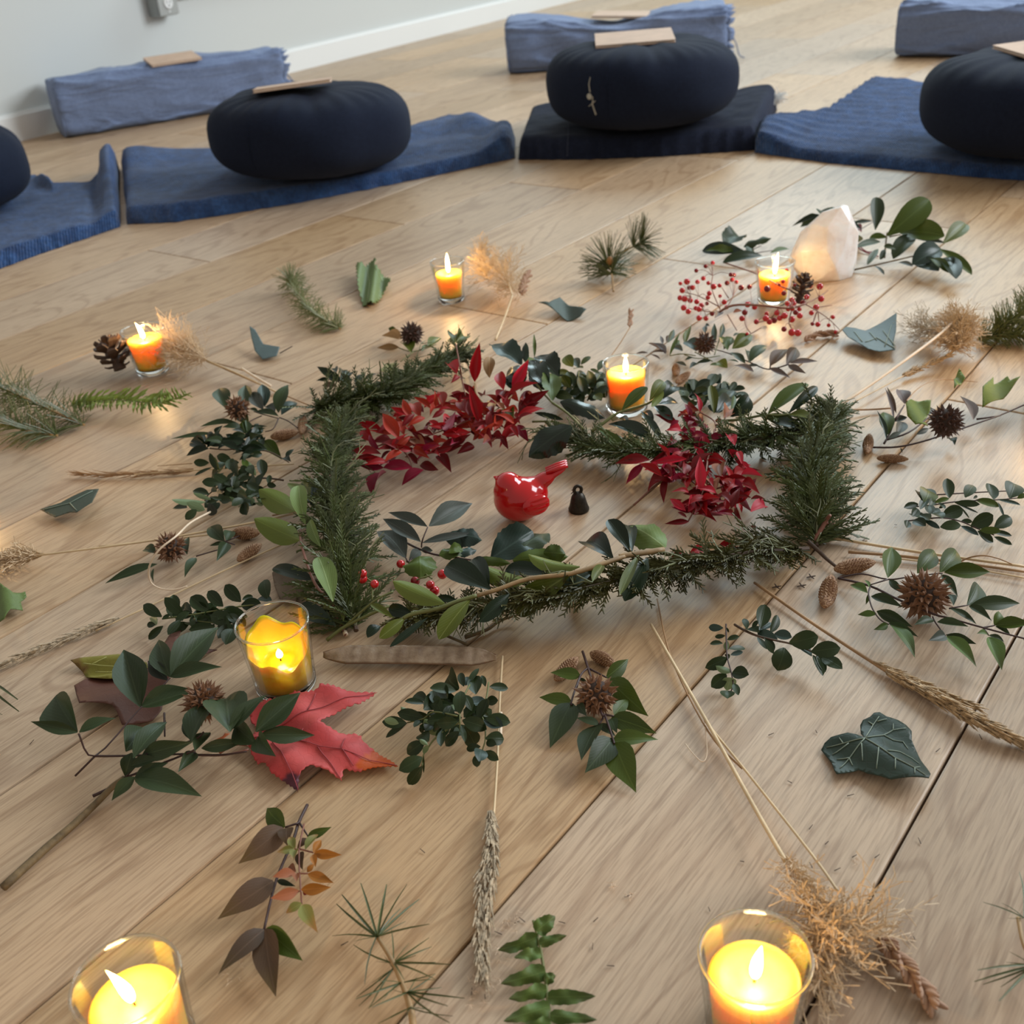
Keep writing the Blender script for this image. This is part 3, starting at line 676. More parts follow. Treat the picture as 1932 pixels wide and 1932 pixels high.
P_HOL = [(0, 0.10), (0.12, 0.55), (0.3, 0.92), (0.5, 1.0), (0.7, 0.86), (0.86, 0.52), (0.95, 0.22), (1, 0.0)]
P_FER = [(0, 0.55), (0.08, 0.95), (0.25, 1.0), (0.5, 0.88), (0.75, 0.6), (0.92, 0.25), (1, 0.0)]
P_NAR = [(0, 0.15), (0.2, 0.7), (0.45, 1.0), (0.7, 0.75), (0.9, 0.3), (1, 0.0)]
LEAF = {
 'box': ([leaf_mesh('boxwood_leaf', P_BOX, a, k, 8) for a, k in ((0.05, 0.10), (0.09, 0.05), (-0.04, 0.14))], 0.56, 0.019),
 'nan': ([leaf_mesh('nandina_leaf', P_NAN, a, k, 9, 0, 0, tw) for a, k, tw in ((0.06, 0.12, 0.2), (0.10, 0.08, -0.2), (0.03, 0.16, 0.0))], 0.38, 0.042),
 'ova': ([leaf_mesh('ovate_leaf', P_OVA, a, k, 9, 0, 0, tw) for a, k, tw in ((0.06, 0.07, 0.2), (0.09, 0.05, -0.2))], 0.50, 0.044),
 'lau': ([leaf_mesh('laurel_leaf', P_LAU, a, k, 14, 0, 0, tw) for a, k, tw in ((0.06, 0.09, 0.12), (0.10, 0.11, -0.12))], 0.40, 0.056),
 'hol': ([leaf_mesh('holly_leaf', P_HOL, a, k, 16, 1, 0.045, tw, 0, 0.05) for a, k, tw in ((0.10, -0.10, 0.2), (0.07, 0.12, -0.25))], 0.46, 0.055),
 'red': ([leaf_mesh('red_nandina_leaf', P_NAN, a, k, 8, 0, 0, tw, dr) for a, k, tw, dr in ((0.08, 0.14, 0.3, 0.05), (0.12, 0.10, -0.4, 0.1), (0.04, 0.2, 0.1, 0))], 0.34, 0.034),
 'fer': ([leaf_mesh('fern_leaflet', P_FER, 0.05, k, 12, 1, 0.05, 0, 0, 0.10) for k in (0.05, -0.06)], 0.34, 0.05),
 'nar': ([leaf_mesh('narrow_leaf', P_NAR, 0.10, 0.15, 7), leaf_mesh('narrow_leaf', P_NAR, 0.05, 0.2, 7, 0, 0, 0.4)], 0.20, 0.045),
}
LEAF_IDX = [0]
def solve_tip(B, tx, ty, zt, Lmax):
    T = at(tx, ty, zt)
    if (T - B).length <= Lmax: return T
    d = ray(tx, ty).normalized(); w = CAM - B; b_ = w.dot(d); disc = b_ * b_ - (w.length_squared - Lmax * Lmax)
    T = CAM + d * (-b_ + math.sqrt(disc)) if disc > 0 else CAM + d * (-b_)
    if T.z < 0.0015: T = at(tx, ty, 0.0015)
    return T
def place_leaf(parent, base_loc, kind, B, T, w=None, roll=0.0, mat=None, flip=False, rng=random, name='leaf'):
    meshes, wr, _ = LEAF[kind]; me = meshes[rng.randrange(len(meshes))]
    d = T - B; L = d.length
    if L < 1e-4: return None
    d.normalize(); up = V((0, 0, 1)) + V((rng.uniform(-.4, .4), rng.uniform(-1.15, -.35), 0))
    if abs(d.z) > 0.75: up = V((0, -0.8, 0.6))
    x = d.cross(up); x.normalize(); n = x.cross(d)
    R = Matrix.Rotation(math.radians(roll) + (math.pi if flip else 0), 3, d); x = R @ x; n = R @ n
    ww = (w or wr) * L * rng.uniform(0.93, 1.07); p = B - base_loc
    zs = ww / wr
    M = Matrix(((x.x * ww, d.x * L, n.x * zs, p.x), (x.y * ww, d.y * L, n.y * zs, p.y), (x.z * ww, d.z * L, n.z * zs, p.z), (0, 0, 0, 1)))
    o = bpy.data.objects.new(name, me); COL.objects.link(o)
    o.material_slots[0].link = 'OBJECT'; o.material_slots[0].material = LM[mat]
    o.parent = parent; o.matrix_basis = M; return o
def leaves(parent, loc, crop, text, kind, mat, z=0.012, zt=None, seed=1, rollv=22, lmax=None, name='leaf'):
    rng = random.Random(seed)
    for item in text.split(';'):
        tk = item.split()
        if not tk: continue
        bx, by, tx, ty = map(float, tk[:4]); w = None; roll = rng.uniform(-rollv, rollv); fl = False; m = mat; zb, zz = z, zt; kd = kind; lm = None
        for a in tk[4:]:
            if a[0] == 'w': w = float(a[1:])
            elif a == 'f': fl = True
            elif a[0] == 'r': roll = float(a[1:])
            elif a[0] == 'm': m = a[1:]
            elif a[0] == 'k': kd = a[1:]
            elif a[0] == 'L': lm = float(a[1:])
            elif a[0] == 'z':
                zz_ = a[1:].split(','); zb = float(zz_[0])
                if len(zz_) > 1: zz = float(zz_[1])
        B = at(*crop(bx, by), zb); t_z = zz if zz is not None else max(0.002, zb * rng.uniform(0.55, 1.3))
        T = solve_tip(B, *crop(tx, ty), t_z, lm or lmax or LEAF[kd][2])
        place_leaf(parent, loc, kd, B, T, w, roll, m, fl, rng, name)
def stems(parent, loc, crop, text, mat, r0=0.0009, r1=0.0006, z=0.010, name='stem'):
    bm = bmesh.new()
    for item in text.split(';'):
        tk = item.split()
        if not tk: continue
        pts = []; ra, rb = r0, r1
        for a in tk:
            if a[0] == 'R': ra, rb = map(float, a[1:].split(',')); continue
            c = [float(x) for x in a.split(',')]; pts.append(at(*crop(c[0], c[1]), c[2] if len(c) > 2 else z) - loc)
        tube(bm, curve_pts(pts, 4), ra, rb, 6)
    return smooth(obj(name, bm, MT[mat], parent))
def sprig(name, label, cat, cx, crop, group=None):
    loc = at(*crop(*cx)); return thing(name, label, cat, loc, 0, group), loc

# ------------------------------------------------------------------ flat leaves from an outline lying on the floor
def plate(name, crop, outline, mat, zf, parent=None, loc=V((0, 0, 0)), hole=None, seed=0, colf=None, step=0.004):
    P2 = [at(*crop(x, y)) for x, y in outline]
    # densify
    ring = []
    for a, b in zip(P2, P2[1:] + P2[:1]):
        n = max(1, int((b - a).length / step)); ring += [a.lerp(b, k / n) for k in range(n)]
    x0, x1 = min(p.x for p in ring), max(p.x for p in ring); y0, y1 = min(p.y for p in ring), max(p.y for p in ring)
    co2 = [V((p.x, p.y)) for p in ring]; ne = len(co2); edges = [(i, (i + 1) % ne) for i in range(ne)]
    yy = y0
    while yy < y1:
        xx = x0 + ((int(yy / step) % 2) * step / 2)
        while xx < x1: co2.append(V((xx, yy))); xx += step
        yy += step * 0.87
    vs, es, fs, *_ = geometry.delaunay_2d_cdt(co2, edges, [list(range(ne))], 1, 1e-5)
    bm = bmesh.new(); bv = []
    sx, sy = max(1e-6, x1 - x0), max(1e-6, y1 - y0)
    for p in vs: bv.append(bm.verts.new(V((p.x, p.y, zf((p.x - x0) / sx, (p.y - y0) / sy))) - loc))
    for f in fs:
        try: bm.faces.new([bv[i] for i in f])
        except ValueError: pass
    bmesh.ops.recalc_face_normals(bm, faces=bm.faces)
    if sum(f.normal.z for f in bm.faces) < 0: bmesh.ops.reverse_faces(bm, faces=bm.faces)
    for v in list(bm.verts):
        if not v.link_faces: bm.verts.remove(v)
    if colf:
        cl = bm.loops.layers.float_color.new('pigment')
        for f in bm.faces:
            for lp in f.loops:
                p = lp.vert.co + loc; lp[cl] = (*colf((p.x - x0) / sx, (p.y - y0) / sy), 1)
    o = smooth(obj(name, bm, mat, parent)); m = o.modifiers.new('thickness', 'SOLIDIFY'); m.thickness = 0.0005; m.offset = 1
    return o
def plate_mat(name, col, rough=0.55, nz=120, pigment=False, back=None):
    t = NT(name); v = t.noise(t.coord('Object'), nz, 4); c = col
    if pigment: c = t.n('ShaderNodeVertexColor', layer_name='pigment').outputs[0]
    v2 = t.n('ShaderNodeTexVoronoi', feature='DISTANCE_TO_EDGE'); v2.inputs['Scale'].default_value = 160; t.l(t.coord('Object'), v2.inputs['Vector'])
    cell = t.ramp(v2.outputs[0], (0.0, (1, 1, 1)), (0.09, (0, 0, 0)))
    c = t.mix(t.math('MULTIPLY', v, 0.35), c, (0, 0, 0)); c = t.mix(t.math('MULTIPLY', cell, 0.07), c, (0.06, 0.02, 0.02))
    b = t.bsdf(c, rough, Specular_IOR_Level=0.22); t.bump(t.math('SUBTRACT', v, t.math('MULTIPLY', cell, 0.25)), b, 0.22, 0.0008)
    return t.done(b)
def veins(parent, loc, crop, text, mat, zf, r=0.0004, name='vein'):
    bm = bmesh.new()
    for item in text.split(';'):
        pts = [];
        for a in item.split():
            c = [float(x) for x in a.split(',')]; p = at(*crop(c[0], c[1])); pts.append(p)
        if len(pts) < 2: continue
        out = []
        for a, b in zip(pts, pts[1:]): out += [a.lerp(b, k / 4) for k in range(4)]
        out.append(pts[-1]); out = [V((p.x, p.y, zf(p) + 0.0009)) - loc for p in out]
        tube(bm, out, r, r * 0.6, 5)
    return smooth(obj(name, bm, mat, parent))

# ------------------------------------------------------------------ spiky seed balls, cones, berries
def beak_mesh(name, seed):
    rng = random.Random(seed); bm = bmesh.new()      # one capsule: an oval cup with two pointed curved beaks
    n = 10; base = []; rim = []
    for k in range(n):
        a = 2 * math.pi * k / n; ca, sa = math.cos(a), math.sin(a)
        base.append(bm.verts.new((0.55 * ca, 0.5 * sa, 0)))
        pk = abs(ca) ** 5
        rim.append(bm.verts.new((ca * (0.42 + 0.10 * pk), sa * 0.36 * (1 - 0.3 * pk), 0.42 + 0.95 * pk * rng.uniform(0.8, 1.15))))
    for k in range(n): bm.faces.new((base[k], base[(k + 1) % n], rim[(k + 1) % n], rim[k]))
    bot = bm.verts.new((0, 0, 0.12))
    for k in range(n): bm.faces.new((rim[k], rim[(k + 1) % n], bot))
    me = bpy.data.meshes.new(name); bm.to_mesh(me); bm.free(); me.materials.append(None); return me
BEAK = [beak_mesh('beak_pair', s) for s in (1, 2, 3)]
gc = bmesh.new(); bmesh.ops.create_icosphere(gc, subdivisions=3, radius=1.0)
GCORE = bpy.data.meshes.new('seed_ball_core'); gc.to_mesh(GCORE); gc.free(); smesh(GCORE); GCORE.materials.append(None)
def seed_ball(label, px, py, rpx, z=None, mat='gum', n=46, seed=1, joined=False):
    p = at(px, py, 0.018); R = rpx * mpp(p); zz = z if z is not None else R * 1.05
    p = at(px, py, zz); R = rpx * mpp(p)
    o = thing('sweetgum_ball', label, 'seed ball', p, 0, 'spiky brown seed balls'); rng = random.Random(seed)
    obj('core', GCORE, MT['gumc'], o, Matrix.Scale(R * 0.70, 4))
    for k in range(n):
        zc = 1 - 2 * (k + 0.5) / n; a = k * 2.39996 + rng.uniform(-.15, .15); r = math.sqrt(1 - zc * zc); d = V((r * math.cos(a), r * math.sin(a), zc))
        M = Matrix.Translation(d * R * 0.60) @ d.to_track_quat('Z', 'Y').to_matrix().to_4x4() @ Matrix.Rotation(rng.uniform(0, 3.14), 4, 'Z') @ Matrix.Scale(R * 0.34 * rng.uniform(0.88, 1.15), 4)
        b = obj('beak', BEAK[k % 3], MT[mat], o, M)
    return o
def cone_mesh(name, seed=0):
    bm = bmesh.new(); n, m = 22, 26; rows = []
    for i in range(m + 1):
        t_ = i / m; r = 0.5 * (math.sin(math.pi * min(1, t_ * 0.97 + 0.02)) ** 0.55) * (1 - 0.18 * t_); row = []
        for k in range(n):
            a = 2 * math.pi * (k + 0.5 * (i % 2)) / n; rr = r * (1 + 0.11 * (1 if (k + i) % 2 else -1) * min(1, 6 * t_ * (1 - t_)))
            row.append(bm.verts.new((rr * math.cos(a), rr * math.sin(a), t_ - 0.5)))
        rows.append(row)
    for a, b in zip(rows, rows[1:]):
        for k in range(n): bm.faces.new((a[k], a[(k + 1) % n], b[(k + 1) % n], b[k]))
    bm.faces.new(rows[0][::-1]); bm.faces.new(rows[-1]); me = bpy.data.meshes.new(name); bm.to_mesh(me); bm.free(); return me
CONE = cone_mesh('seed_cone')
def cone_mat():
    t = NT('tan_cone_surface'); v = t.n('ShaderNodeTexVoronoi'); v.inputs['Scale'].default_value = 16; t.l(t.coord('Object', (1, 1, 2.2)), v.inputs['Vector'])
    c = t.mix(t.ramp(v.outputs[0], (0.1, (0, 0, 0)), (0.6, (1, 1, 1))), (0.56, 0.36, 0.20), (0.19, 0.09, 0.042))
    b = t.bsdf(c, 0.7); t.bump(v.outputs[0], b, -0.6, 0.03); return t.done(b)
M_CONE = cone_mat()
def seed_cone(label, crop, p0, p1, wpx, mat=None, lift=0.0):
    w = wpx / crop.k; a = at(*crop(*p0)); W_ = w * mpp(a); z = W_ * 0.52 + lift
    a, b = at(*crop(*p0), z), at(*crop(*p1), z); L = (b - a).length; d = (b - a).normalized()
    if lift < 0: pass
    M = Matrix.Translation((a + b) / 2) @ d.to_track_quat('Z', 'Y').to_matrix().to_4x4() @ Matrix.Diagonal((W_, W_, L, 1))
    o = obj('seed_cone', CONE, mat or M_CONE, None, M); return tag(o, label, 'cone', 'small tan seed cones')
SB = bmesh.new(); bmesh.ops.create_uvsphere(SB, u_segments=14, v_segments=10, radius=1.0)
BERRY = bpy.data.meshes.new('berry'); SB.to_mesh(BERRY); SB.free(); smesh(BERRY); BERRY.materials.append(None)
def berry(parent, loc, p, r, mat='berry'):
    o = obj('berry', BERRY, MT[mat], parent, Matrix.Translation(p - loc) @ Matrix.Scale(r, 4)); return o

# ------------------------------------------------------------------ needles, cedar, grasses
def needles(parent, loc, stem, L, n, r, mat, seed=1, spread=1.0, fwd=0.5, name='needles', zmin=0.001, whorl=None):
    rng = random.Random(seed); bm = bmesh.new(); P = curve_pts(stem, 8)
    for k in range(n):
        u = (whorl[rng.randrange(len(whorl))] + rng.uniform(-.03, .03)) if whorl else rng.random()
        f = min(max(u, 0), 0.9999) * (len(P) - 1); i = int(f); p = P[i].lerp(P[min(i + 1, len(P) - 1)], f - i)
        ax = (P[min(i + 1, len(P) - 1)] - P[max(i - 1, 0)]).normalized(); a = rng.uniform(0, 2 * math.pi); s = ax.orthogonal().normalized(); s = Matrix.Rotation(a, 3, ax) @ s
        d = (s * spread + ax * (fwd + rng.uniform(-.25, .25))).normalized(); l_ = L * rng.uniform(0.75, 1.1); e = p + d * l_
        if e.z < zmin: e.z = zmin + rng.uniform(0, 0.002)
        m = p.lerp(e, 0.5) + V((0, 0, 0.04 * l_)); tube(bm, [p - loc, m - loc, e - loc], r, r * 0.45, 3, False)
    o = obj(name, bm, MT[mat], parent); o['kind'] = 'stuff'; return o
def cedar(label, stem_px, width, n, mat, seed, zs=0.018, r=0.00085, up=0.35, side=None, stub=None, taper=True, group='feathery cedar branches of the wreath', subL=0.011):
    P = curve_pts([at(x, y, z) for x, y, z in stem_px], 10); loc = V((P[0].x, P[0].y, 0)); rng = random.Random(seed)
    o = thing('cedar_branch', label, 'branch', loc, 0, group)
    bm = bmesh.new(); tube(bm, [p - loc for p in P], 0.0022, 0.0010, 6); obj('stem', bm, MT['twig'], o)
    bm = bmesh.new()
    for k in range(n):
        u = rng.random() ** 0.9; f = u * (len(P) - 1.001); i = int(f); p = P[i].lerp(P[i + 1], f - i); ax = (P[i + 1] - P[i]).normalized()
        sd = ax.cross(V((0, 0, 1))).normalized() * rng.choice((-1, 1) if side is None else side)
        d = (ax * rng.uniform(-0.1, 1.2) + sd * rng.uniform(-0.2, 1.0) + V((0, 0, rng.uniform(-0.25, 0.7) * up * 2))).normalized()
        L = width * rng.uniform(0.55, 1.1) * (1 - 0.45 * u if taper else 1)
        bend = V((rng.uniform(-.3, .3), rng.uniform(-.3, .3), rng.uniform(-.35, .1)))
        pl = d.cross(V((rng.uniform(-.4, .4), rng.uniform(-.4, .4), 1))).normalized(); pts = []; m = max(4, int(L / 0.0042))
        q_ = p.copy(); dd = d.copy()
        for s_ in range(m + 1):
            pts.append(V((q_.x, q_.y, max(0.0012, q_.z)))); dd = (dd + bend / m).normalized(); q_ = q_ + dd * (L / m)
        tube(bm, [x - loc for x in pts[::2] + [pts[-1]]], r, r * 0.6, 3, False)
        for s_ in range(1, m + 1):
            for sg in (-1, 1):
                ld = (dd * 0.9 + pl * sg * 0.55 + V((0, 0, rng.uniform(-.25, .3)))).normalized(); l_ = subL * rng.uniform(0.5, 1.1) * (1 - 0.5 * s_ / m)
                e = pts[s_] + ld * l_; e.z = max(0.001, e.z)
                tube(bm, [pts[s_] - loc, e - loc], r * 0.95, r * 0.6, 3, False)
    f = obj('foliage', bm, MT[mat], o); f['kind'] = 'stuff'
    bm = bmesh.new()
    for k in range(max(10, n // 11)):
        f_ = rng.random() * (len(P) - 1.001); i = int(f_); p = P[i].lerp(P[i + 1], f_ - i) + V((0, 0, .004)); ax = (P[i + 1] - P[i]).normalized(); sd = ax.cross(V((0, 0, 1))).normalized() * rng.choice((-1, 1))
        d = (ax * rng.uniform(.2, 1.2) + sd * rng.uniform(.1, 1) + V((0, 0, rng.uniform(.1, .6)))).normalized(); L = width * rng.uniform(.6, 1.15); pts = [p]
        for s_ in range(5):
            d = (d + V((rng.uniform(-.35, .35), rng.uniform(-.35, .35), rng.uniform(-.45, .1)))).normalized(); q_ = pts[-1] + d * L / 5; q_.z = max(.002, q_.z); pts.append(q_)
        tube(bm, [x - loc for x in pts], .0008, .0004, 4)
        for s_ in (2, 3, 4):
            e = pts[s_] + (d + V((rng.uniform(-1, 1), rng.uniform(-1, 1), rng.uniform(-.2, .6)))).normalized() * L * .3; e.z = max(.002, e.z); tube(bm, [pts[s_] - loc, e - loc], .0006, .0003, 4)
    f = obj('twigs', bm, MT['cedtw'], o); f['kind'] = 'stuff'; return o
def plume(parent, loc, stem, L, n, mat, seed=1, r=0.0003, sub=5, spread=0.8, name='plume', curl=0.5, tip=0.35):
    rng = random.Random(seed); bm = bmesh.new(); P = curve_pts(stem, 8)
    for k in range(n):
        u = rng.random(); f = u * (len(P) - 1.001); i = int(f); p = P[i].lerp(P[i + 1], f - i); ax = (P[i + 1] - P[i]).normalized()
        s = Matrix.Rotation(rng.uniform(0, 6.283), 3, ax) @ ax.orthogonal().normalized()
        d = (ax * rng.uniform(0.5, 1.1) + s * spread * rng.uniform(0.4, 1)).normalized(); l_ = L * rng.uniform(0.5, 1.1); pts = [p.copy()]; q_ = p.copy(); b_ = V((rng.uniform(-1, 1), rng.uniform(-1, 1), rng.uniform(-.6, .6))) * curl
        for s_ in range(sub): d = (d + b_ / sub).normalized(); q_ = q_ + d * (l_ / sub); q_.z = max(0.001, q_.z); pts.append(q_.copy())
        tube(bm, [x - loc for x in pts], r, r * 0.5, 3, False)
        for x in pts[1:]:
            for j in range(2):
                e = x + (d + V((rng.uniform(-1, 1), rng.uniform(-1, 1), rng.uniform(-.7, 1)))).normalized() * l_ * tip * rng.uniform(0.4, 1); e.z = max(0.001, e.z)
                tube(bm, [x - loc, x.lerp(e, 0.5) - loc, e - loc], r * 0.8, r * 1.1, 3, False)
    o = obj(name, bm, MT[mat], parent); o['kind'] = 'stuff'; return o
def ear(parent, loc, pts, rad, n, mat, seed=1, name='seed_head', L=0.007, r=0.0009, fr=0.35):
    rng = random.Random(seed); bm = bmesh.new(); P = curve_pts(pts, 10)
    for k in range(n):
        u = (k + rng.random()) / n; f = u * (len(P) - 1.001); i = int(f); p = P[i].lerp(P[i + 1], f - i); ax = (P[i + 1] - P[i]).normalized(); prof = math.sin(math.pi * min(1, u * 0.9 + 0.08)) ** 0.5
        s = Matrix.Rotation(rng.uniform(0, 6.283), 3, ax) @ ax.orthogonal().normalized()
        a = p + s * rad * prof * rng.uniform(0.2, 1.0); a.z = max(0.0012, a.z); e = a + (ax + s * fr * rng.uniform(0.3, 1.3)).normalized() * L * rng.uniform(0.7, 1.2); e.z = max(0.001, e.z)
        m = a.lerp(e, 0.45); tube(bm, [a - loc, m - loc, e - loc], r, r * 0.25, 4, False)
    tube(bm, [x - loc for x in P], 0.0008, 0.0004, 5)
    o = obj(name, bm, MT[mat], parent); o['kind'] = 'stuff'; return o
def grass(label, name='dried_grass', cat='dried grass', start=(0, 0), crop=PX, group='dried grass stalks laid outward'):
    loc = at(*crop(*start)); return thing(name, label, cat, loc, 0, group), loc

def fill(parent, loc, crop, spots, n, kind, mats, z0, z1, L, seed, w=None, name='leaf', down=0.25):
    rng = random.Random(seed)
    for k in range(n):
        x, y, r = spots[k % len(spots)]; a = rng.uniform(0, 6.283); rr = r * math.sqrt(rng.random())
        B = at(*crop(x + rr * math.cos(a), y + rr * math.sin(a) * .8), rng.uniform(z0, z1)); t_ = rng.uniform(0, 6.283)
        d = V((math.cos(t_), math.sin(t_), rng.uniform(-down, .75))).normalized(); T = B + d * L * rng.uniform(.75, 1.1); T.z = max(.002, T.z)
        place_leaf(parent, loc, kind, B, T, w, rng.uniform(-25, 25), rng.choice(mats), False, rng, name)
# ================================================================== the laid-out plants, front to back
# --- green nandina sprig with seed ball, below the wreath
o, L = sprig('nandina_sprig', 'short green nandina sprig lying under a spiky ball and two tan cones', 'sprig', (740, 440), M4)
stems(o, L, M4, '640,125,.003 705,325,.008 740,440,.012 870,880,.014 910,900,.014 1010,1195,.012 1020,1240,.012 R.0012,.0007;705,325,.008 610,420,.012 500,740,.012 520,760,.012;705,325,.008 930,440,.012;910,895 840,1010;910,890 1020,910;610,420 570,560', 'dstem', z=.012)
leaves(o, L, M4, '612 420 245 380 w.44 mgrn;500 730 108 680 w.44 mgrn;505 750 240 1300 w.50;925 440 1195 215 w.5 mgrn;960 470 1440 912 w.50 mgrn;1020 890 1195 700 w.45 mgrn;840 1010 560 930 w.42;840 1010 1045 1160 w.44;835 1010 622 1450 w.5;985 940 1060 1120 w.5;990 925 1540 1120 w.42 mgrn;1010 1195 1560 1195 w.44 mgrn;1000 1185 665 1600 w.52;1020 1240 1290 1840 w.5 mgrn;580 760 690 910 w.4;600 450 700 500 w.4', 'ova', 'nan', .011, seed=11)
seed_ball('spiky brown ball on the short green sprig between two tan cones', *M4(805, 650), 41, seed=2)
seed_cone('tan cone left of the stem tip of the short green sprig', M4, (305, 470), (580, 195), 185)
seed_cone('tan cone right of the stem tip of the short green sprig', M4, (735, 140), (1040, 285), 170)

# --- long green nandina sprig at right with seed ball
o, L = sprig('nandina_sprig', 'long green nandina sprig fanned out under the largest spiky ball at the right', 'sprig', (800, 640), M6)
stems(o, L, M6, '240,440,.006 530,510,.014 800,640,.016 1120,770,.018 1240,800,.02 1560,890,.02 1920,985,.02 2050,1010,.02 R.0011,.0006;240,440,.006 450,400,.012 690,450,.016 870,430,.018 1110,400,.02 1190,395,.02;690,450 530,500;1250,715 1420,685;1100,790 1130,850 1215,965;1560,890 1665,870;530,520 515,580 540,690 590,780 640,830 700,860;1560,890 1610,960', 'dstem', r0=.0007, r1=.0005, z=.018)
leaves(o, L, M6, '690 435 725 155 w.36 mgrn;960 395 1112 185 w.42 mgrn;1165 385 1310 180 w.42 mgrn;1205 385 1625 382 w.36 mgrn;1175 405 1330 615 w.34;705 455 850 590 w.34;520 520 480 455 w.4 mfer;505 575 345 500 w.36 mfer;515 580 490 680 w.34 mfer;540 605 830 705 w.32;590 765 415 772 w.42 mfer;590 740 920 885 w.36;690 860 560 910 w.44 mfer;700 850 970 975 w.3;705 860 938 1165 w.38 mfer;1410 685 1505 485 w.44;1440 690 1895 668 w.32;1430 690 1640 830 w.32;1255 715 1500 860 w.32;1140 840 1430 882 w.36;1110 820 930 865 w.4;1215 960 1060 1010 w.5 mgry;1220 955 1500 1040 w.32;1225 970 1500 1250 w.36 mfer;1660 870 1700 738 w.6 mgrn;1670 870 2000 850 w.40 mgrn;1670 880 1815 970 w.4;1600 955 1500 945 w.5 mfer;1610 960 1750 1020 w.4;1610 975 1730 1280 w.4 mfer;1920 985 1990 1090 w.4;1235 590 1290 690 w.5', 'nan', 'nan', .018, seed=12, rollv=15)
seed_ball('largest spiky brown ball, on the long fanned sprig at the right', *M6(1020, 590), 49, n=52, seed=3)
seed_cone('tan cone lying crosswise at the stem foot of the long fanned sprig', M6, (205, 360), (580, 290), 145)
seed_cone('tan cone lying lengthwise just below another tan cone at the right of the wreath', M6, (115, 700), (180, 415), 165)
tw, L = sprig('twig', 'thin dark twig running from the wreath corner to a tan cone', 'twig', (110, 240), M6)
stems(tw, L, M6, '-40,100,.012 60,190,.006 130,260,.005 215,330,.006', 'twig', .0022, .0014)

# --- big dark nandina branch at lower left
o, L = sprig('nandina_branch', 'large dark green nandina branch with a long bare stick, lower left', 'branch', (1040, 1390), M1)
stems(o, L, M1, '1040,1390,.012 930,1470,.008 780,1620,.005 580,1810,.004 300,2050,.004 -70,2390,.004 R.0021,.0030', 'bark', name='stick')
stems(o, L, M1, '930,1470,.008 750,1555,.006 R.0010,.0012;620,985,.045 770,1190,.024 1185,750,.03 1455,480,.034 R.0007,.0005;770,1190,.024 590,1370,.010 R.0008,.0008;770,1190,.024 960,1190,.022 1600,1170,.022 1680,1150,.02;1040,1390,.012 1130,1290,.02 1260,1150,.03 1410,870,.012;1040,1390,.012 1600,1170,.026 1690,1120,.028;1400,800,.012 1405,1010,.02;1180,1200,.025 1650,1050,.03 1760,970,.032;410,820,.040 480,740,.04;1690,1180,.02 1930,1180,.018 2150,1150,.02', 'dstem')
leaves(o, L, M1, '612 970 410 640 w.56 z.045;610 975 180 875 w.30 z.045;625 975 960 845 w.36 z.045;1185 745 1030 220 w.44 z.03;1190 745 1690 590 w.44 z.03;1455 470 1350 130 w.42 z.034;1460 470 1895 15 w.42 z.034;1455 470 1930 378 w.32 z.034;1430 500 1250 320 w.44 z.03 mgry;1050 1150 1240 935 w.64 z.03;1120 1210 1425 880 w.4 z.032;1200 1180 1665 1060 w.36 z.028;1660 1050 1580 865 w.3 z.03;1650 1060 1880 715 w.5 z.032;1105 1160 1040 1375 w.7 z.028;1100 1280 1385 1215 w.34 z.024;1130 1390 1440 1250 w.36 z.018;1130 1390 1745 1560 w.34 z.018;1130 1380 920 1600 w.48 z.018;1690 1160 1525 1340 w.4 z.02;1680 1145 1825 975 w.42 z.03', 'nan', 'nan', .03, seed=21, rollv=14, lmax=.06)
leaves(o, L, M2, '260 970 225 665 w.56 z.036;255 960 600 630 w.36 z.034;495 970 905 610 w.42 z.03;530 995 1035 1000 w.32 z.028;520 1010 680 1195 w.42 z.028;505 1080 310 905 w.5 z.028;0 1120 400 1050 w.3 z.026', 'nan', 'nan', .03, seed=22, rollv=14, lmax=.06)
seed_ball('spiky brown ball nestled in the large dark green branch', *M2(25, 690), 42, z=.030, n=52, seed=4)

# --- leaves beneath it
PYG = plate_mat('yellow_green_autumn_leaf', (0.20, 0.19, 0.035))
plate_l = tag(plate('maple_leaf', M1, [(570, 385), (645, 352), (800, 325), (1000, 315), (1090, 365), (1250, 370), (1290, 480), (1180, 560), (900, 560), (740, 550), (700, 490), (665, 440)], plate_mat('pigment_leaf_yellow', (0, 0, 0), pigment=True), lambda u, v: .003 + .010 * math.sqrt((u - .35) ** 2 + .02) * (1 - v) + .004 * math.sin(v * 9), seed=1,
    colf=lambda u, v: (0.22, 0.20, 0.035) if u > 0.16 + 0.05 * math.sin(v * 12) else (0.17, 0.10, 0.025)), 'yellow-green curled leaf tucked under the large dark branch', 'leaf', 'loose autumn leaves')
veins(plate_l, V((0, 0, 0)), M1, '690,420 850,440 1000,450 1200,460;760,430 900,360;800,500 1000,500', plain('pale_yellow_vein', (0.28, 0.27, 0.07), .6), lambda p: .0075, .0006)
tag(plate('maple_leaf', M1, [(608, 630), (700, 560), (820, 505), (930, 510), (1060, 600), (1200, 560), (1380, 420), (1470, 150), (1570, 90), (1540, 260), (1700, 300), (1900, 275), (1770, 345), (1580, 450), (1420, 640), (1390, 800), (1300, 900), (1040, 980), (1000, 880), (960, 830), (830, 830), (665, 820), (630, 720)], plate_mat('brown_purple_autumn_leaf', (0.115, 0.045, 0.030), 0.5), lambda u, v: .006 + .006 * math.sin(u * 7) * math.sin(v * 6 + 1) + .003, seed=2), 'brown-purple lobed leaf under the large dark branch', 'leaf', 'loose autumn leaves')
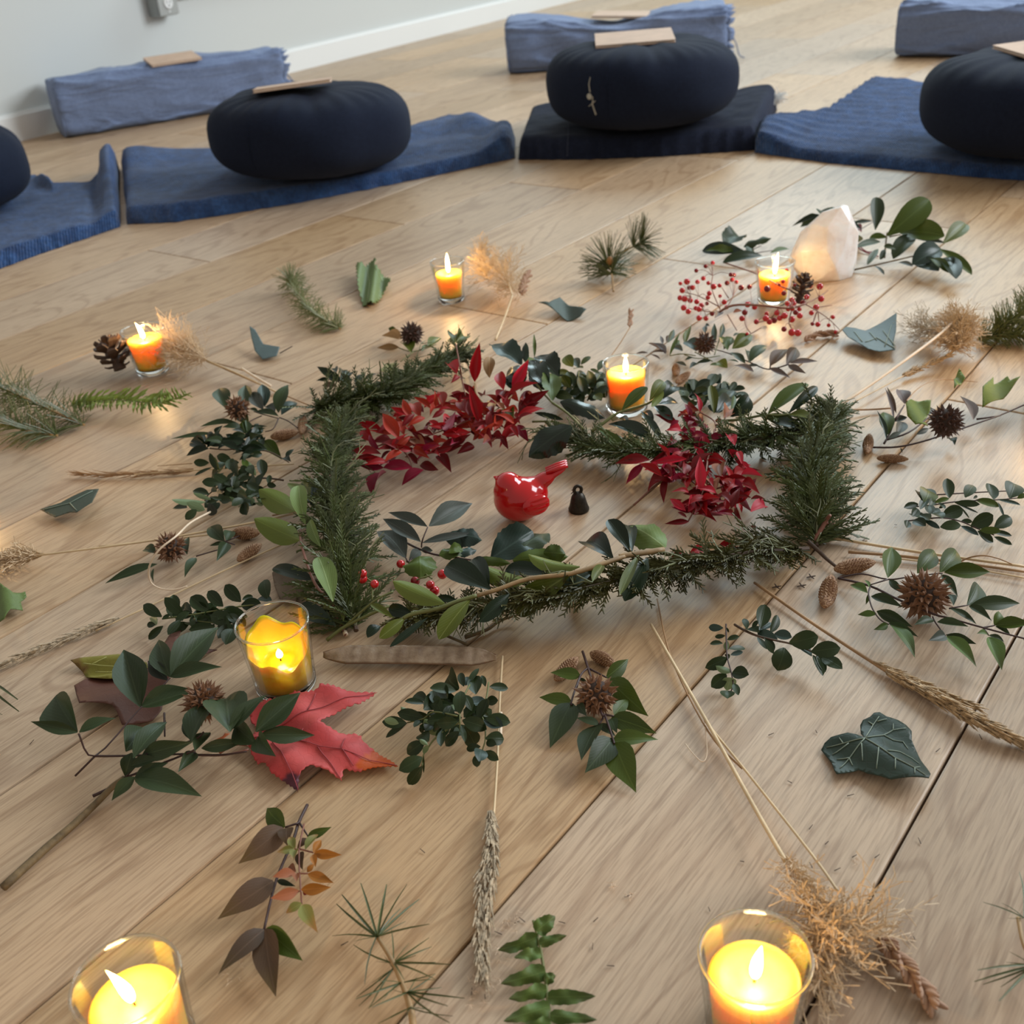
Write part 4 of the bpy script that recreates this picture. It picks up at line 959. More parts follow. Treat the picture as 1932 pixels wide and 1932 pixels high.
RED = [(430, 1095), (450, 1170), (470, 1225), (525, 1305), (590, 1310), (660, 1420), (760, 1475), (900, 1605), (925, 1450), (1015, 1365), (1070, 1395), (1150, 1400), (1285, 1460), (1312, 1370), (1460, 1390), (1600, 1360), (1798, 1325), (1690, 1235), (1570, 1165), (1490, 1130), (1470, 1070), (1400, 1042), (1290, 1070), (1200, 1050), (1115, 1030), (1155, 990), (1250, 925), (1400, 850), (1470, 810), (1540, 740), (1615, 685), (1500, 682), (1370, 700), (1235, 700), (1120, 715), (1080, 750), (970, 762), (880, 705), (790, 750), (600, 765), (480, 800), (440, 860), (470, 930), (540, 1000), (500, 1070)]
def redpig(u, v):
    if u > 0.80 + 0.05 * math.sin(v * 20) and v < 0.45: return (0.52, 0.085, 0.012)
    if u < 0.48 and v < 0.16 + 0.02 * math.sin(u * 40): return (0.12, 0.035, 0.05)
    k = 0.5 + 0.5 * math.sin(u * 9 + v * 13); return (0.50 + 0.14 * k, 0.055 + 0.05 * k, 0.055 + 0.045 * k)
ml = thing('maple_leaf', 'large red serrated maple leaf with an orange tip, in front of the yellow candle', 'leaf', at(*M2(700, 1100)), 0, 'loose autumn leaves'); ll = V(ml.location)
rz = lambda u, v: .004 + .010 * math.exp(-((u - .45) / .3) ** 2) * (0.4 + v) + .003 * math.sin(u * 16) * math.sin(v * 14)
rx = [at(*M2(x, y)) for x, y in RED]; rx0, rx1, ry0, ry1 = min(p.x for p in rx), max(p.x for p in rx), min(p.y for p in rx), max(p.y for p in rx)
serr = []
for (xa, ya), (xb, yb) in zip(RED, RED[1:] + RED[:1]):
    n = max(2, int(math.hypot(xb - xa, yb - ya) / 22)); nx, ny = (yb - ya), -(xb - xa); l_ = math.hypot(nx, ny)
    for k in range(n): serr.append((xa + (xb - xa) * k / n + (nx / l_) * (9 if k % 2 else -3), ya + (yb - ya) * k / n + (ny / l_) * (9 if k % 2 else -3)))
plate('blade', M2, serr, plate_mat('red_maple_surface', (0, 0, 0), 0.5, pigment=True), rz, ml, ll, colf=redpig, step=.003)
veins(ml, ll, M2, '430,1120 680,1110 900,1165 1300,1240 1790,1325;670,1150 760,1280 850,1440 905,1590;560,1060 800,1000 1000,920 1250,830 1600,690;1080,1205 1180,1330 1280,1450;1310,1245 1400,1350;900,1165 960,1080;1300,1240 1330,1120;1000,915 1080,780', plain('dark_red_vein', (0.28, 0.03, 0.035), .6), lambda p: rz((p.x - rx0) / (rx1 - rx0), (p.y - ry0) / (ry1 - ry0)) + .0003, .0005)
stems(ml, ll, M2, '430,1130,.012 220,1180,.012 0,1185,.010;425,1095,.010 330,1085,.011 240,1110,.010;240,1105,.010 160,1150,.008 R.0016,.0022', 'rstem', .0008, .0007, name='petiole')
plate('stipule', M2, [(100, 1155), (225, 1115), (245, 1090), (290, 1100), (225, 1140), (215, 1190), (140, 1235), (125, 1190)], plate_mat('orange_stipule', (0.50, 0.13, 0.05)), lambda u, v: .009 + .003 * u, ml, ll, step=.002)

# --- boxwood clump above the standing grass head
o, L = sprig('boxwood_sprig', 'bushy boxwood sprig between the red leaf and the upright grass stalk', 'sprig', (1080, 800), M3)
stems(o, L, M3, '1430,370,.018 1390,600,.016 1290,700,.016 1370,830,.016 1390,1050,.014 1350,1200,.012;1200,400,.022 1080,640,.024 1080,800,.026 1080,960,.02;1050,780,.026 760,730,.022 640,810,.018 440,860,.012;1080,850,.024 800,1030,.018 690,1170,.014 640,1250,.012 620,1390,.010', 'gstem', .0007, .0005)
leaves(o, L, M3, '1070 450 950 270 w.95 z.022;1130 420 1085 255 w.4;1150 410 1195 300 mblu;1180 390 1310 200 w.3;1275 515 1260 290 w.55;1390 420 1345 285 w.4;1440 425 1665 440 w.5;1400 600 1545 590 w.8;1160 640 1390 580 mblu w.5;1030 475 715 440 w.5 z.024;930 565 815 430 w.75 z.026;680 600 525 525 w.6;650 625 410 600 w.42;770 640 745 470 w.36 z.024;640 705 785 560 w.6 z.024;1010 705 930 500 w.2 f;1080 755 1090 475 w.48 z.026;1020 765 920 720 w.8;1130 750 1200 720 w.6;640 805 320 740 w.44;530 835 362 665 w.34 f;430 865 135 850 w.5;335 870 160 825 w.5 f z.022;440 865 180 1040 w.3;620 830 520 915 w.5;650 820 800 1020 w.42 f z.024;640 880 610 985 w.6;1050 845 795 865 w.6 z.026;1110 830 1395 920 w.62 z.026;1070 965 910 1145 w.55 z.022;870 940 850 1150 w.36 z.02;1090 890 1140 1095 w.3 z.022;1140 900 1265 1130 w.55 z.022;1370 825 1605 905 w.62 mblu z.02;1390 1050 1615 1060 w.72 z.018;1400 1095 1525 1125 w.5;1330 1150 1160 1180 w.5;1330 1180 1310 1330 w.62 mblu;1290 1240 1285 1400 w.7;1390 1205 1550 1315 w.55;650 1090 440 1240 w.66 z.018;690 1130 590 1060 w.45 f z.02;690 1135 640 1240 w.45 f z.02;620 1280 340 1440 w.56;620 1390 455 1610 w.44;640 1260 640 1470 w.12;1290 700 1425 785 w.4;700 1090 600 1000 w.6;760 700 700 620 w.6;820 780 900 680 w.6;980 900 860 960 w.7;1240 640 1290 780 w.6;880 620 960 700 w.6;760 860 660 960 w.7', 'box', 'box', .016, seed=31, rollv=25, lmax=.021)
fill(o, L, M3, [(900, 700, 240), (1080, 820, 220), (760, 880, 160), (1300, 800, 140)], 30, 'box', ['box'], .006, .022, .016, 301)
# --- two small boxwood sprigs right of the tan stalks
o, L = sprig('boxwood_sprig', 'short boxwood sprig lying lengthwise with pale leaf undersides', 'sprig', (400, 900), M5)
stems(o, L, M5, '385,500,.014 390,700,.014 400,900,.014 450,1090,.014 470,1240,.012 430,1350,.008', 'dstem', .0007, .0005)
leaves(o, L, M5, '350 545 175 540 w.5 mblu;375 640 250 655 w.4;345 735 190 740 w.5;400 690 548 650 w.5;400 700 385 820 w.6 f;420 800 618 795 w.3;440 875 590 835 w.4 mblu;400 910 132 1030 w.52;455 1080 260 1005 w.46 f;460 1090 662 1115 w.75;390 1110 205 1265 w.66;450 1150 395 1308 w.62 f z.018;480 1220 535 1365 w.4;400 1310 400 1405 w.9;405 1320 485 1360 w.5 mblu;370 870 430 905 w.6;420 600 390 540 w.4', 'box', 'box', .014, seed=32, rollv=20)
o, L = sprig('boxwood_sprig', 'boxwood sprig with large round leaves reaching to the right of a shorter sprig', 'sprig', (1000, 700), M5)
stems(o, L, M5, '490,505,.004 600,570,.008 760,640,.012 1000,700,.015 1180,740,.016 1420,830,.016 1500,880,.014', 'twig', .0011, .0006)
leaves(o, L, M5, '640 560 605 432 w.4;700 540 770 455 w.5;800 540 862 262 w.56;785 600 650 555 w.7;790 575 940 485 w.5 mblu;920 605 1012 392 w.42;1010 685 768 600 w.42 mblu;970 620 1185 660 w.62 mblu;1050 665 975 630 w.6;850 660 975 815 w.44;765 660 880 805 w.3;860 690 965 860 w.36;1090 785 1010 1065 w.85;1155 725 1505 650 w.66 z.02;1425 890 1232 745 w.46 mblu;1420 835 1775 790 w.56 z.02;1440 875 1560 1130 w.36;1490 855 1590 1085 w.36;1550 910 1798 1045 w.48', 'box', 'box', .014, seed=33, rollv=16, lmax=.022)
# --- boxwood pair at the right edge
o, L = sprig('boxwood_sprig', 'boxwood sprig with a row of upright leaves at the right edge', 'sprig', (930, 590), N4)
stems(o, L, N4, '200,670,.010 560,640,.012 930,590,.014 1250,570,.014 1550,560,.014 1980,520,.014;620,490,.006 1300,450,.006 1980,420,.006', 'dstem', .0007, .0005)
leaves(o, L, N4, '480 600 400 440 w.7;490 600 545 420 w.8 mgrn;640 545 530 400 w.4 mnan;850 535 820 250 w.5 mnan;1080 525 1195 350 w.55 mnan;1200 545 1255 500 w.4;1490 555 1425 325 w.6 mnan;1720 535 1790 325 w.8 mnan;640 605 850 540 w.4 mgrn;930 600 1295 625 w.3;1230 565 1580 660 w.4 mgrn;1540 555 1880 640 w.3;1830 540 1980 480 w.5 mgrn;400 620 195 675 w.4;430 700 530 530 w.4;560 655 640 550 w.4;960 620 1270 750 w.10;1560 600 1645 805 w.12;1000 650 1140 825 w.12;700 600 790 690 w.4;560 640 580 770 w.5', 'box', 'box', .014, seed=34, rollv=14, lmax=.022)
o, L = sprig('boxwood_sprig', 'boxwood sprig lying flat in front of the upright-leaved one, right edge', 'sprig', (740, 820), N4)
stems(o, L, N4, '200,870,.010 480,840,.012 740,820,.014 1010,870,.014 1290,990,.012 1500,1070,.010', 'dstem', .0007, .0005)
leaves(o, L, N4, '310 800 400 690 w.6;470 835 295 760 w.6;740 805 1045 690 w.62;700 800 560 700 w.5;790 640 700 680 w.4;490 850 715 975 w.3 mblu;720 955 1020 930 w.62 mnan;1020 870 1185 880 w.5;1160 945 1485 780 w.62;1020 940 1275 1075 w.36 mblu;1290 1000 1600 1010 w.42 mgrn;1450 1010 1755 1080 w.3;1500 970 1745 815 w.52;1260 1010 1485 1175 w.42;1500 1095 1758 1210 w.34;250 860 230 965 w.6;330 860 510 940 w.7;600 760 760 830 w.7;420 780 560 860 w.7', 'box', 'box', .013, seed=35, rollv=16, lmax=.022)
# --- boxwood beside the yellow candle
o, L = sprig('boxwood_sprig', 'dark boxwood sprig lying just left of the yellow candle', 'sprig', (720, 620), N7)
stems(o, L, N7, '350,670,.012 720,620,.014 1000,570,.015 1300,520,.016 1600,490,.014 1750,450,.012;1350,640,.014 1100,720,.012 700,690,.012', 'gstem', .0008, .0006)
leaves(o, L, N7, '345 645 128 505 w.44;600 625 378 420 w.5;460 650 440 480 w.3 mnan;700 595 580 520 w.5;895 575 685 412 w.6;1065 525 888 345 w.44;1060 525 935 490 w.5;1275 470 1090 272 w.52;1290 445 1415 405 w.5;1280 510 1520 505 w.56;1595 435 1550 212 w.6;1640 470 1480 430 w.5 mblu;725 640 760 560 w.3 f;930 620 735 765 w.5;720 660 718 770 w.6;1200 700 915 635 w.56;1350 645 1080 570 w.6;1160 800 1040 690 w.62;1175 790 1095 975 w.7;970 760 665 800 w.42;560 690 418 860 w.44;360 755 188 910 w.34;290 725 200 660 w.36 f;270 740 172 740 w.6;350 670 440 620 w.5;1250 640 1330 760 w.6;820 690 900 640 w.5;1130 620 1000 680 w.6', 'box', 'box', .014, seed=36, rollv=18, lmax=.022)

fill(o, L, N7, [(900, 640, 140), (1200, 640, 130), (600, 660, 120)], 22, 'box', ['box'], .005, .014, .017, 304)
# --- left mass: nandina with ball, privet, boxwood
o, L = sprig('nandina_sprig', 'nandina sprig with blue-green leaves behind the left boxwood, under a spiky ball', 'sprig', (900, 600), K8)
stems(o, L, K8, '1240,540,.012 1180,660,.008 1090,690,.006;1250,530,.012 1350,570,.01 1460,650,.008;1050,510,.012 920,570,.012 850,640,.01;960,460,.014 1050,490,.014 1240,540,.012', 'dstem', .0007)
leaves(o, L, K8, '640 425 560 200 w.5;890 400 865 160 w.44;800 610 345 635 w.30;905 600 835 460 w.5 mgrn;1065 440 930 245 w.4 mgry;1085 400 1050 150 w.36 mblu;1090 405 1150 260 w.4 mblu;1240 475 1352 155 w.46;1275 500 1455 365 w.46 mblu;1200 475 1085 410 w.5 mgry;1240 515 960 470 w.26;1010 470 900 430 w.4', 'nan', 'nan', .014, seed=41, rollv=15)
seed_ball('spiky brown ball on the blue-green sprig near the dried grass plume', *K8(775, 425), 25, z=.030, n=40, seed=5)
o, L = sprig('privet_sprig', 'olive-green privet sprig in the middle of the left clump', 'sprig', (720, 890), K8)
stems(o, L, K8, '460,880,.016 720,890,.02 950,760,.02;720,890,.018 1100,910,.014 1360,1040,.006', 'twig', .001)
leaves(o, L, K8, '500 710 10 775 w.14 mnan;420 865 240 800 w.6;450 885 190 968 w.4;450 860 415 720 w.6;600 850 425 735 w.5;900 830 555 785 w.3;765 870 700 720 w.4;850 880 1010 725 w.3;930 770 1060 640 w.4;1070 900 770 905 w.42;1110 890 800 965 w.4;1085 790 1280 1010 w.46 mgrn;1040 720 1075 890 w.3;1325 1000 1420 890 w.4;1300 990 1385 1035 w.5;640 850 540 900 w.5;880 700 840 560 w.4 mgrn;760 800 640 720 w.4;960 660 1020 600 w.5', 'nan', 'drk', .017, seed=42, rollv=20, lmax=.03)
fill(o, L, K8, [(750, 800, 200), (980, 820, 180), (560, 800, 120)], 34, 'nan', ['drk', 'box', 'nan'], .008, .024, .022, 303, .5)
o, L = sprig('boxwood_sprig', 'dense boxwood sprig at the bottom of the left clump beside the laurel', 'sprig', (800, 1230), K8)
stems(o, L, K8, '1300,1245,.005 1100,1220,.012 800,1230,.02 600,1300,.018 450,1400,.014 400,1480,.01', 'twig', .0011, .0006)
leaves(o, L, K8, '450 1045 275 1040 w.5;545 1130 460 935 w.4;480 1100 285 1190 w.24;565 1130 500 980 w.3 mgrn;680 1120 700 1000 w.5;780 1180 730 1030 w.5;870 1020 985 1190 w.4 f;850 1110 860 1005 w.4 mgrn;1065 1200 1040 1005 w.56;1010 1320 1045 1170 w.6;1130 1290 1140 1185 w.5;1110 1290 1215 1310 w.5;690 1300 500 1180 w.5;570 1300 480 1200 w.4;450 1410 265 1365 w.5;470 1465 270 1390 w.24 f;410 1490 25 1465 w.3 f;400 1585 195 1495 w.46 f z.02;200 1560 42 1560 w.5;310 1580 180 1690 w.62 mnan;450 1500 500 1645 w.5 mgry;600 1465 480 1440 w.4;770 1480 630 1450 w.4 f;880 1440 945 1520 w.7 f;985 1440 1090 1525 w.34 f;900 1300 1000 1385 w.6;700 1220 850 1290 w.5;850 1500 880 1640 w.8;970 1500 1045 1540 w.6;700 1240 720 1370 w.4;800 1330 870 1425 w.4 f;620 1080 560 1160 w.5;900 1150 800 1260 w.6;640 1240 560 1350 w.5;760 1080 640 1060 w.5;950 1180 900 1080 w.5;740 1150 660 1250 w.6;820 1400 720 1340 w.5;560 1400 640 1500 w.5;900 1420 820 1520 w.7;980 1300 920 1200 w.6;540 1230 620 1160 w.5', 'box', 'box', .02, seed=43, rollv=30, lmax=.020)

fill(o, L, K8, [(700, 1200, 230), (900, 1320, 200), (600, 1400, 150), (900, 1480, 130)], 46, 'box', ['box', 'box', 'box', 'nan'], .006, .026, .017, 302)
# --- laurel sprigs of the wreath
o, L = sprig('laurel_sprig', 'laurel sprig with pale upturned leaves at the left corner of the wreath', 'sprig', (290, 1450), K5)
stems(o, L, K5, '440,1800,.004 360,1620,.008 290,1450,.018 90,1220,.026 -60,800,.030 -90,560,.03', 'rstem', .0019, .0010)
stems(o, L, K5, '440,1800,.004 425,1760,.0045', 'strawp', .0022, .0021, name='cut_end')
leaves(o, L, K8, '1440 1590 1018 1350 w.38 moli f z.03;1545 1745 1470 1305 w.32 mpal z.034,.05;1485 1920 965 1680 w.40 moli f z.03;1720 2000 1600 1700 w.34 mpal z.034,.044;1600 1500 1480 1290 w.4 moli z.024;1640 1560 1660 1270 w.44 mdrk z.022', 'lau', 'oli', .03, seed=51, rollv=10, lmax=.058)
leaves(o, L, K5, '290 1420 125 915 w.34 mpal z.032,.046;290 1085 355 930 w.4 mdrk z.022;412 1640 490 1210 w.24 moli z.014;325 1690 -90 1480 w.30 mdrk z.014;120 1200 -393 1040 w.22 mdrk z.018', 'lau', 'pal', .03, seed=52, rollv=8, lmax=.058)
o, L = sprig('laurel_sprig', 'long laurel sprig of olive leaves along the front edge of the wreath', 'sprig', (480, 1280), K6)
stems(o, L, K5, '1090,1610,.034 1200,1560,.036 1480,1500,.038 1700,1420,.040 1930,1350,.042', 'gstem', .0016, .0018)
stems(o, L, K6, '240,1350,.042 480,1280,.044 830,1160,.046 1310,1100,.046 1700,980,.046 1930,900,.044', 'ostem', .0018, .0020)
stems(o, L, K7, '290,1210,.044 400,1190,.044 800,1130,.04', 'ostem', .0022, .0026)
leaves(o, L, K5, '1560 1440 975 1185 w.32 f z.044;1105 1610 820 1835 w.42 z.034;980 1605 722 1450 w.26 z.034;1850 1400 1498 1850 w.38 z.04;1200 1560 925 1500 w.5 mdrk z.03;1370 1600 940 1935 w.16 mdrk z.034;830 1700 685 1830 w.6 mdrk z.02;1700 1400 1480 1370 w.4 mdrk z.03', 'lau', 'oli', .038, seed=53, rollv=8, lmax=.06)
leaves(o, L, K6, '845 1170 278 1000 w.32 f z.046;1415 1020 828 880 w.34 f z.048;1310 1095 688 1560 w.38 z.046;400 1285 -110 1015 w.34 mdrk z.036;380 1275 195 935 w.36 mdrk z.034;1100 1115 565 1060 w.3 mdrk z.034;610 1330 268 1650 w.34 mdrk z.04;1560 1080 1040 1330 w.36 mdrk z.034;1680 985 1325 1340 w.26 z.044;1790 930 1478 740 w.44 mdrk z.042', 'lau', 'oli', .042, seed=54, rollv=8, lmax=.06)
leaves(o, L, K7, '405 1140 165 790 w.42 mdrk z.044;440 1145 390 855 w.22 mdrk z.044;812 1105 412 865 w.5 mpal khol z.042 r0;515 1190 303 1642 w.16 z.044;615 1230 352 1715 w.36 mdrk z.042;110 1300 -10 1490 w.2 z.044', 'lau', 'oli', .042, seed=55, rollv=8, lmax=.06)
tw, L = sprig('green_twig', 'bare green twig crossing the lower left corner of the wreath', 'twig', (450, 1690), K5)
stems(tw, L, K5, '220,1860,.003 450,1690,.012 930,1470,.026;450,1680,.012 750,1420,.03 980,1300,.034 R.0011,.0007', 'gstem', .0017, .0012)
tw, L = sprig('twig', 'short brown twig under the front of the wreath', 'twig', (400, 1680), K6)
stems(tw, L, K6, '105,1825,.003 350,1740,.003 500,1640,.004 700,1570,.006', 'bark', .0018, .0009)
tw, L = sprig('twig', 'thin green-brown twig end sticking out toward the bean pod', 'twig', (0, 1850), K6)
stems(tw, L, K5, '1500,1770,.006 1640,1830,.003 1830,1910,.0025', 'bark', .0013, .0012)

# --- withered leaf behind the yellow candle
tag(plate('withered_leaf', G(0, 2), [(1550, 390), (1575, 360), (1640, 370), (1720, 430), (1735, 480), (1690, 520), (1670, 545), (1590, 520), (1560, 450)], plate_mat('withered_leaf_brown', (0.17, 0.115, 0.072)), lambda u, v: .004 + .016 * v * math.sqrt((u - .3) ** 2 + .02)), 'withered brown leaf behind the yellow candle', 'leaf', 'loose autumn leaves')

# --- nandina inside the wreath + berried holly
o, L = sprig('nandina_sprig', 'grey-green nandina sprig inside the wreath below the red bird', 'sprig', (1300, 790), K5)
stems(o, L, K5, '1140,755,.006 1250,810,.010 1440,880,.012 1700,920,.01 1900,950,.008 R.0011,.0008;1300,800,.010 1310,720,.02 1370,570,.026;1250,820,.010 1160,960,.012 1120,920,.014', 'dstem', .0007)
leaves(o, L, K5, '1365 565 918 402 w.26 z.026,.03;1290 740 858 475 w.28 z.022,.028;1385 560 1882 300 w.36 z.026,.012;1310 750 1960 640 w.16 z.022,.014;1120 925 785 620 w.38 z.012,.008;1285 840 1150 965 w.62 z.012;1290 830 1430 840 w.6 z.012', 'nan', 'gry', .02, seed=61, rollv=10, lmax=.06)
o, L = sprig('holly_sprig', 'holly sprig with toothed leaves and shiny red berries inside the wreath', 'sprig', (1440, 1000), K5)
stems(o, L, K5, '1130,960,.006 1270,1050,.01 1420,1160,.014;1060,1040,.012 1030,1120,.01 980,1170,.012;1230,1180,.012 1300,1150,.014 1430,1110,.014;630,1120,.036 740,1200,.034;740,1250,.036 740,1400,.03;1380,1240,.014 1330,1230,.012;1280,1240,.012 1200,1215,.014', 'gstem', .0008, .0006)
leaves(o, L, K5, '1275 900 1290 1160 w1.0 mgrn z.016;1500 890 1800 835 w.55 mgrn z.016;1560 690 1990 720 w.5 mblu z.012;1700 880 1930 830 w.5 mblu z.012', 'hol', 'grn', .014, seed=62, rollv=10)
leaves(o, L, K6, '405 930 880 620 w.62 mblu z.012,.018;720 850 1065 640 w.5 mnan z.016;650 950 1280 905 w.36 mgrn z.018;210 940 625 985 w.24 mgrn z.02;1000 860 1250 880 w.8 mgrn z.02;-30 690 270 700 w.9 mblu z.012;60 800 -80 870 w.7 mgrn z.014', 'hol', 'grn', .016, seed=63, rollv=10, lmax=.05)
for x, y, r, m, z in ((630, 1100, 50, 'berry', .042), (628, 1160, 56, 'berry', .036), (765, 1218, 50, 'berry', .038), (1062, 990, 50, 'berry', .014), (1537, 1108, 58, 'berry', .018), (1228, 1187, 55, 'berryd', .010), (1400, 1228, 52, 'berry', .020), (1448, 1295, 58, 'berry', .014)):
    p = at(*K5(x, y), z); berry(o, L, p, r / 6.0375 * mpp(p), m)

# --- cedar boughs
cedar('cedar branch forming the left side of the wreath', [(672, 1190, .006), (650, 1080, .020), (632, 960, .026), (628, 860, .026), (655, 790, .022)], .052, 520, 'cedar', 71, side=(-1, 1), up=.4)
cedar('cedar branch reaching from a twig at the upper left of the wreath', [(600, 771, .004), (640, 765, .012), (730, 745, .022), (800, 705, .024), (880, 665, .022)], .050, 460, 'cedar', 72, up=.35)
cedar('bronze-green cedar branch along the front of the wreath', [(1525, 1035, .010), (1400, 1045, .026), (1250, 1075, .030), (1080, 1115, .030), (900, 1150, .024), (770, 1165, .012)], .040, 460, 'cedarb', 73, up=.22)
cedar('cedar branch forming the right corner of the wreath', [(1540, 1030, .006), (1540, 960, .022), (1530, 890, .026), (1545, 830, .024), (1575, 775, .018)], .050, 430, 'cedar', 74, up=.4)
cedar('cedar branch under the holly at the back of the wreath', [(1560, 800, .012), (1430, 830, .022), (1290, 850, .022), (1160, 850, .020), (1040, 820, .018)], .046, 420, 'cedar', 75, up=.3)
tw, L = sprig('twig', 'bare pinkish twig end at the right corner of the wreath', 'twig', (1200, 1750), K4)
stems(tw, L, K4, '1060,1930,.010 1150,1790,.018 1200,1700,.024 1245,1640,.030;1180,1730,.02 1280,1740,.014', 'rstem', .0022, .0016)

# --- leafy sprig at the upper left of the wreath
o, L = sprig('privet_sprig', 'pointed-leaf privet sprig poking out at the upper left of the wreath', 'sprig', (480, 590), K1)
stems(o, L, K1, '820,640,.016 480,600,.016 250,490,.018', 'twig', .001)
leaves(o, L, K1, '330 520 108 372 w.36;240 515 100 532 w.34;390 540 235 450 w.4;495 605 378 450 w.42;330 440 312 388 w.4;560 600 658 450 w.4;650 540 792 455 w.4;860 590 915 518 w.36;470 500 492 445 w.4;385 480 405 410 w.4;340 600 165 590 w.3 mbrn;760 600 870 560 w.6 mblu;560 560 600 620 w.5;700 540 740 600 w.5', 'nan', 'drk', .017, seed=76, rollv=15, lmax=.03)
# --- glossy holly at the back of the wreath
o, L = sprig('holly_branch', 'glossy dark holly branch at the back of the wreath left of the candle', 'sprig', (1300, 950), K2)
stems(o, L, K2, '1100,785,.04 1280,910,.036 1460,1090,.03 R.0014,.0012;830,370,.05 900,540,.044 1000,680,.04 1100,785,.04;870,1000,.02 1100,1000,.02 1300,1050,.022', 'gstem', .0013, .001)
leaves(o, L, K2, '750 350 395 130 w.46 z.044,.05 mblu r20;790 320 795 95 w.34 z.05,.066 mhol;895 265 890 0 w.14 z.05,.07 mgrn;850 440 840 265 w.3 z.046 mgrn;1175 480 925 255 w.56 z.04,.05 r10;1060 620 850 300 w.34 z.042,.052;1105 760 1075 450 w.32 z.04 mgrn;1190 770 1710 960 w.38 z.036,.02;1320 1050 828 1405 w.60 z.050,.022;480 500 700 650 w.4 z.03;900 900 1230 980 w.2 z.026 mdrk;840 380 1010 640 w.42 z.046,.034;620 380 760 560 w.5 z.03', 'hol', 'hol', .04, seed=81, rollv=10, lmax=.07)
o, L = sprig('laurel_sprig', 'laurel sprig crossing in front of the candle that stands in the wreath', 'sprig', (280, 900), K3)
stems(o, L, K3, '-20,1110,.030 120,1010,.036 280,900,.042 600,800,.046 700,730,.05 780,660,.052 R.0019,.001', 'gstem')
leaves(o, L, K3, '30 1070 372 1395 w.28 z.034,.014 mgrn;170 1030 660 1190 w.36 z.03 mhol;325 870 612 608 w.36 z.044,.058 mgrn;640 760 795 540 w.46 z.05,.06 moli;660 830 795 650 w.34 z.048 moli f;790 740 915 590 w.62 z.04 mdrk;690 820 900 980 w.42 z.036 mhol;740 800 960 790 w.4 z.036 mhol;535 880 762 1200 w.2 z.04,.024 mhol;400 1020 220 1000 w.34 z.03 mhol;560 900 680 1000 w.4 z.03 mhol', 'lau', 'drk', .04, seed=82, rollv=10, lmax=.06)
o, L = sprig('boxwood_sprig', 'dark boxwood sprig between the holly and the candle in the wreath', 'sprig', (1450, 640), K2)
stems(o, L, K2, '1290,760,.01 1380,600,.02 1400,430,.03;1500,760,.01 1560,600,.02 1640,470,.026', 'gstem', .0009)
leaves(o, L, K2, '1335 375 1245 255 w.6 moli z.03;1400 385 1345 280 w.5 z.03;1425 350 1535 258 w.4 z.03 mnan;1450 390 1350 400 w.36 moli z.03;1620 420 1705 298 w.4 z.026;1640 455 1530 400 w.4 z.026;1350 600 1275 430 w.5;1480 700 1400 480 w.5;1560 650 1505 415 w.56;1690 640 1600 530 w.6;1250 560 1150 490 w.5;1300 700 1200 600 w.6;1420 620 1500 480 w.5;1600 700 1660 560 w.5;1350 740 1450 650 w.5;1240 640 1170 560 w.5;1530 760 1640 690 w.5;1380 540 1450 430 w.5;1580 560 1680 440 w.5;1200 700 1290 620 w.5;1660 760 1600 640 w.6;1450 800 1400 690 w.6', 'box', 'box', .02, seed=83, rollv=30, lmax=.024)
fill(o, L, K2, [(1400, 560, 170), (1560, 640, 150), (1280, 640, 120)], 40, 'box', ['box', 'box', 'oli'], .006, .028, .019, 315)
o, L = sprig('boxwood_sprig', 'blue-green boxwood sprig at the back of the wreath right of its candle', 'sprig', (1300, 680), K3)
stems(o, L, K3, '1050,780,.012 1300,700,.02 1550,660,.016', 'gstem', .0009)
leaves(o, L, K3, '1040 760 1005 640 w.6;1085 700 1090 555 w.5;1150 690 1150 515 w.5;1310 660 1190 580 w.7 mblu;1320 600 1392 455 w.5;1440 570 1400 475 w.6 mblu;1545 630 1400 620 w.56 mblu;1550 640 1625 550 w.5 mnan;1400 760 1290 690 w.5;1250 780 1150 700 w.6;1180 800 1080 780 w.6;1350 820 1450 720 w.5;1500 700 1420 790 w.6;1240 720 1320 640 w.5 mblu;1600 740 1690 690 w.3;1460 640 1540 560 w.5', 'box', 'nan', .018, seed=84, rollv=25, lmax=.026)
fill(o, L, K3, [(1150, 720, 140), (1350, 700, 170), (1530, 700, 100)], 36, 'box', ['box', 'nan', 'blu'], .006, .024, .019, 316)
o, L = sprig('laurel_sprig', 'laurel sprig with two long leaves raised at the back right of the wreath', 'sprig', (500, 500), K4)
stems(o, L, K4, '-60,570,.026 200,555,.028 500,500,.034 650,505,.034 780,490,.034 R.0016,.001', 'gstem')
leaves(o, L, K4, '540 490 995 150 w.34 z.034,.05 mgrn;770 485 1098 180 w.22 z.034,.046 mdrk;775 500 1045 560 w.62 z.034,.03 moli r-20;480 515 755 615 w.5 z.03 mgrn;250 600 610 880 w.34 z.026,.012 mdrk;120 520 315 290 w.66 z.03,.045 mdrk;600 560 840 640 w.3 z.03 mdrk', 'lau', 'drk', .03, seed=85, rollv=10, lmax=.065)
leaves(o, L, K3, '1370 905 1335 585 w.32 z.03,.05 moli;1560 950 1600 700 w.12 z.03 mgrn;1400 900 1560 740 w.34 z.03 mdrk', 'lau', 'drk', .03, seed=86, rollv=10, lmax=.05)

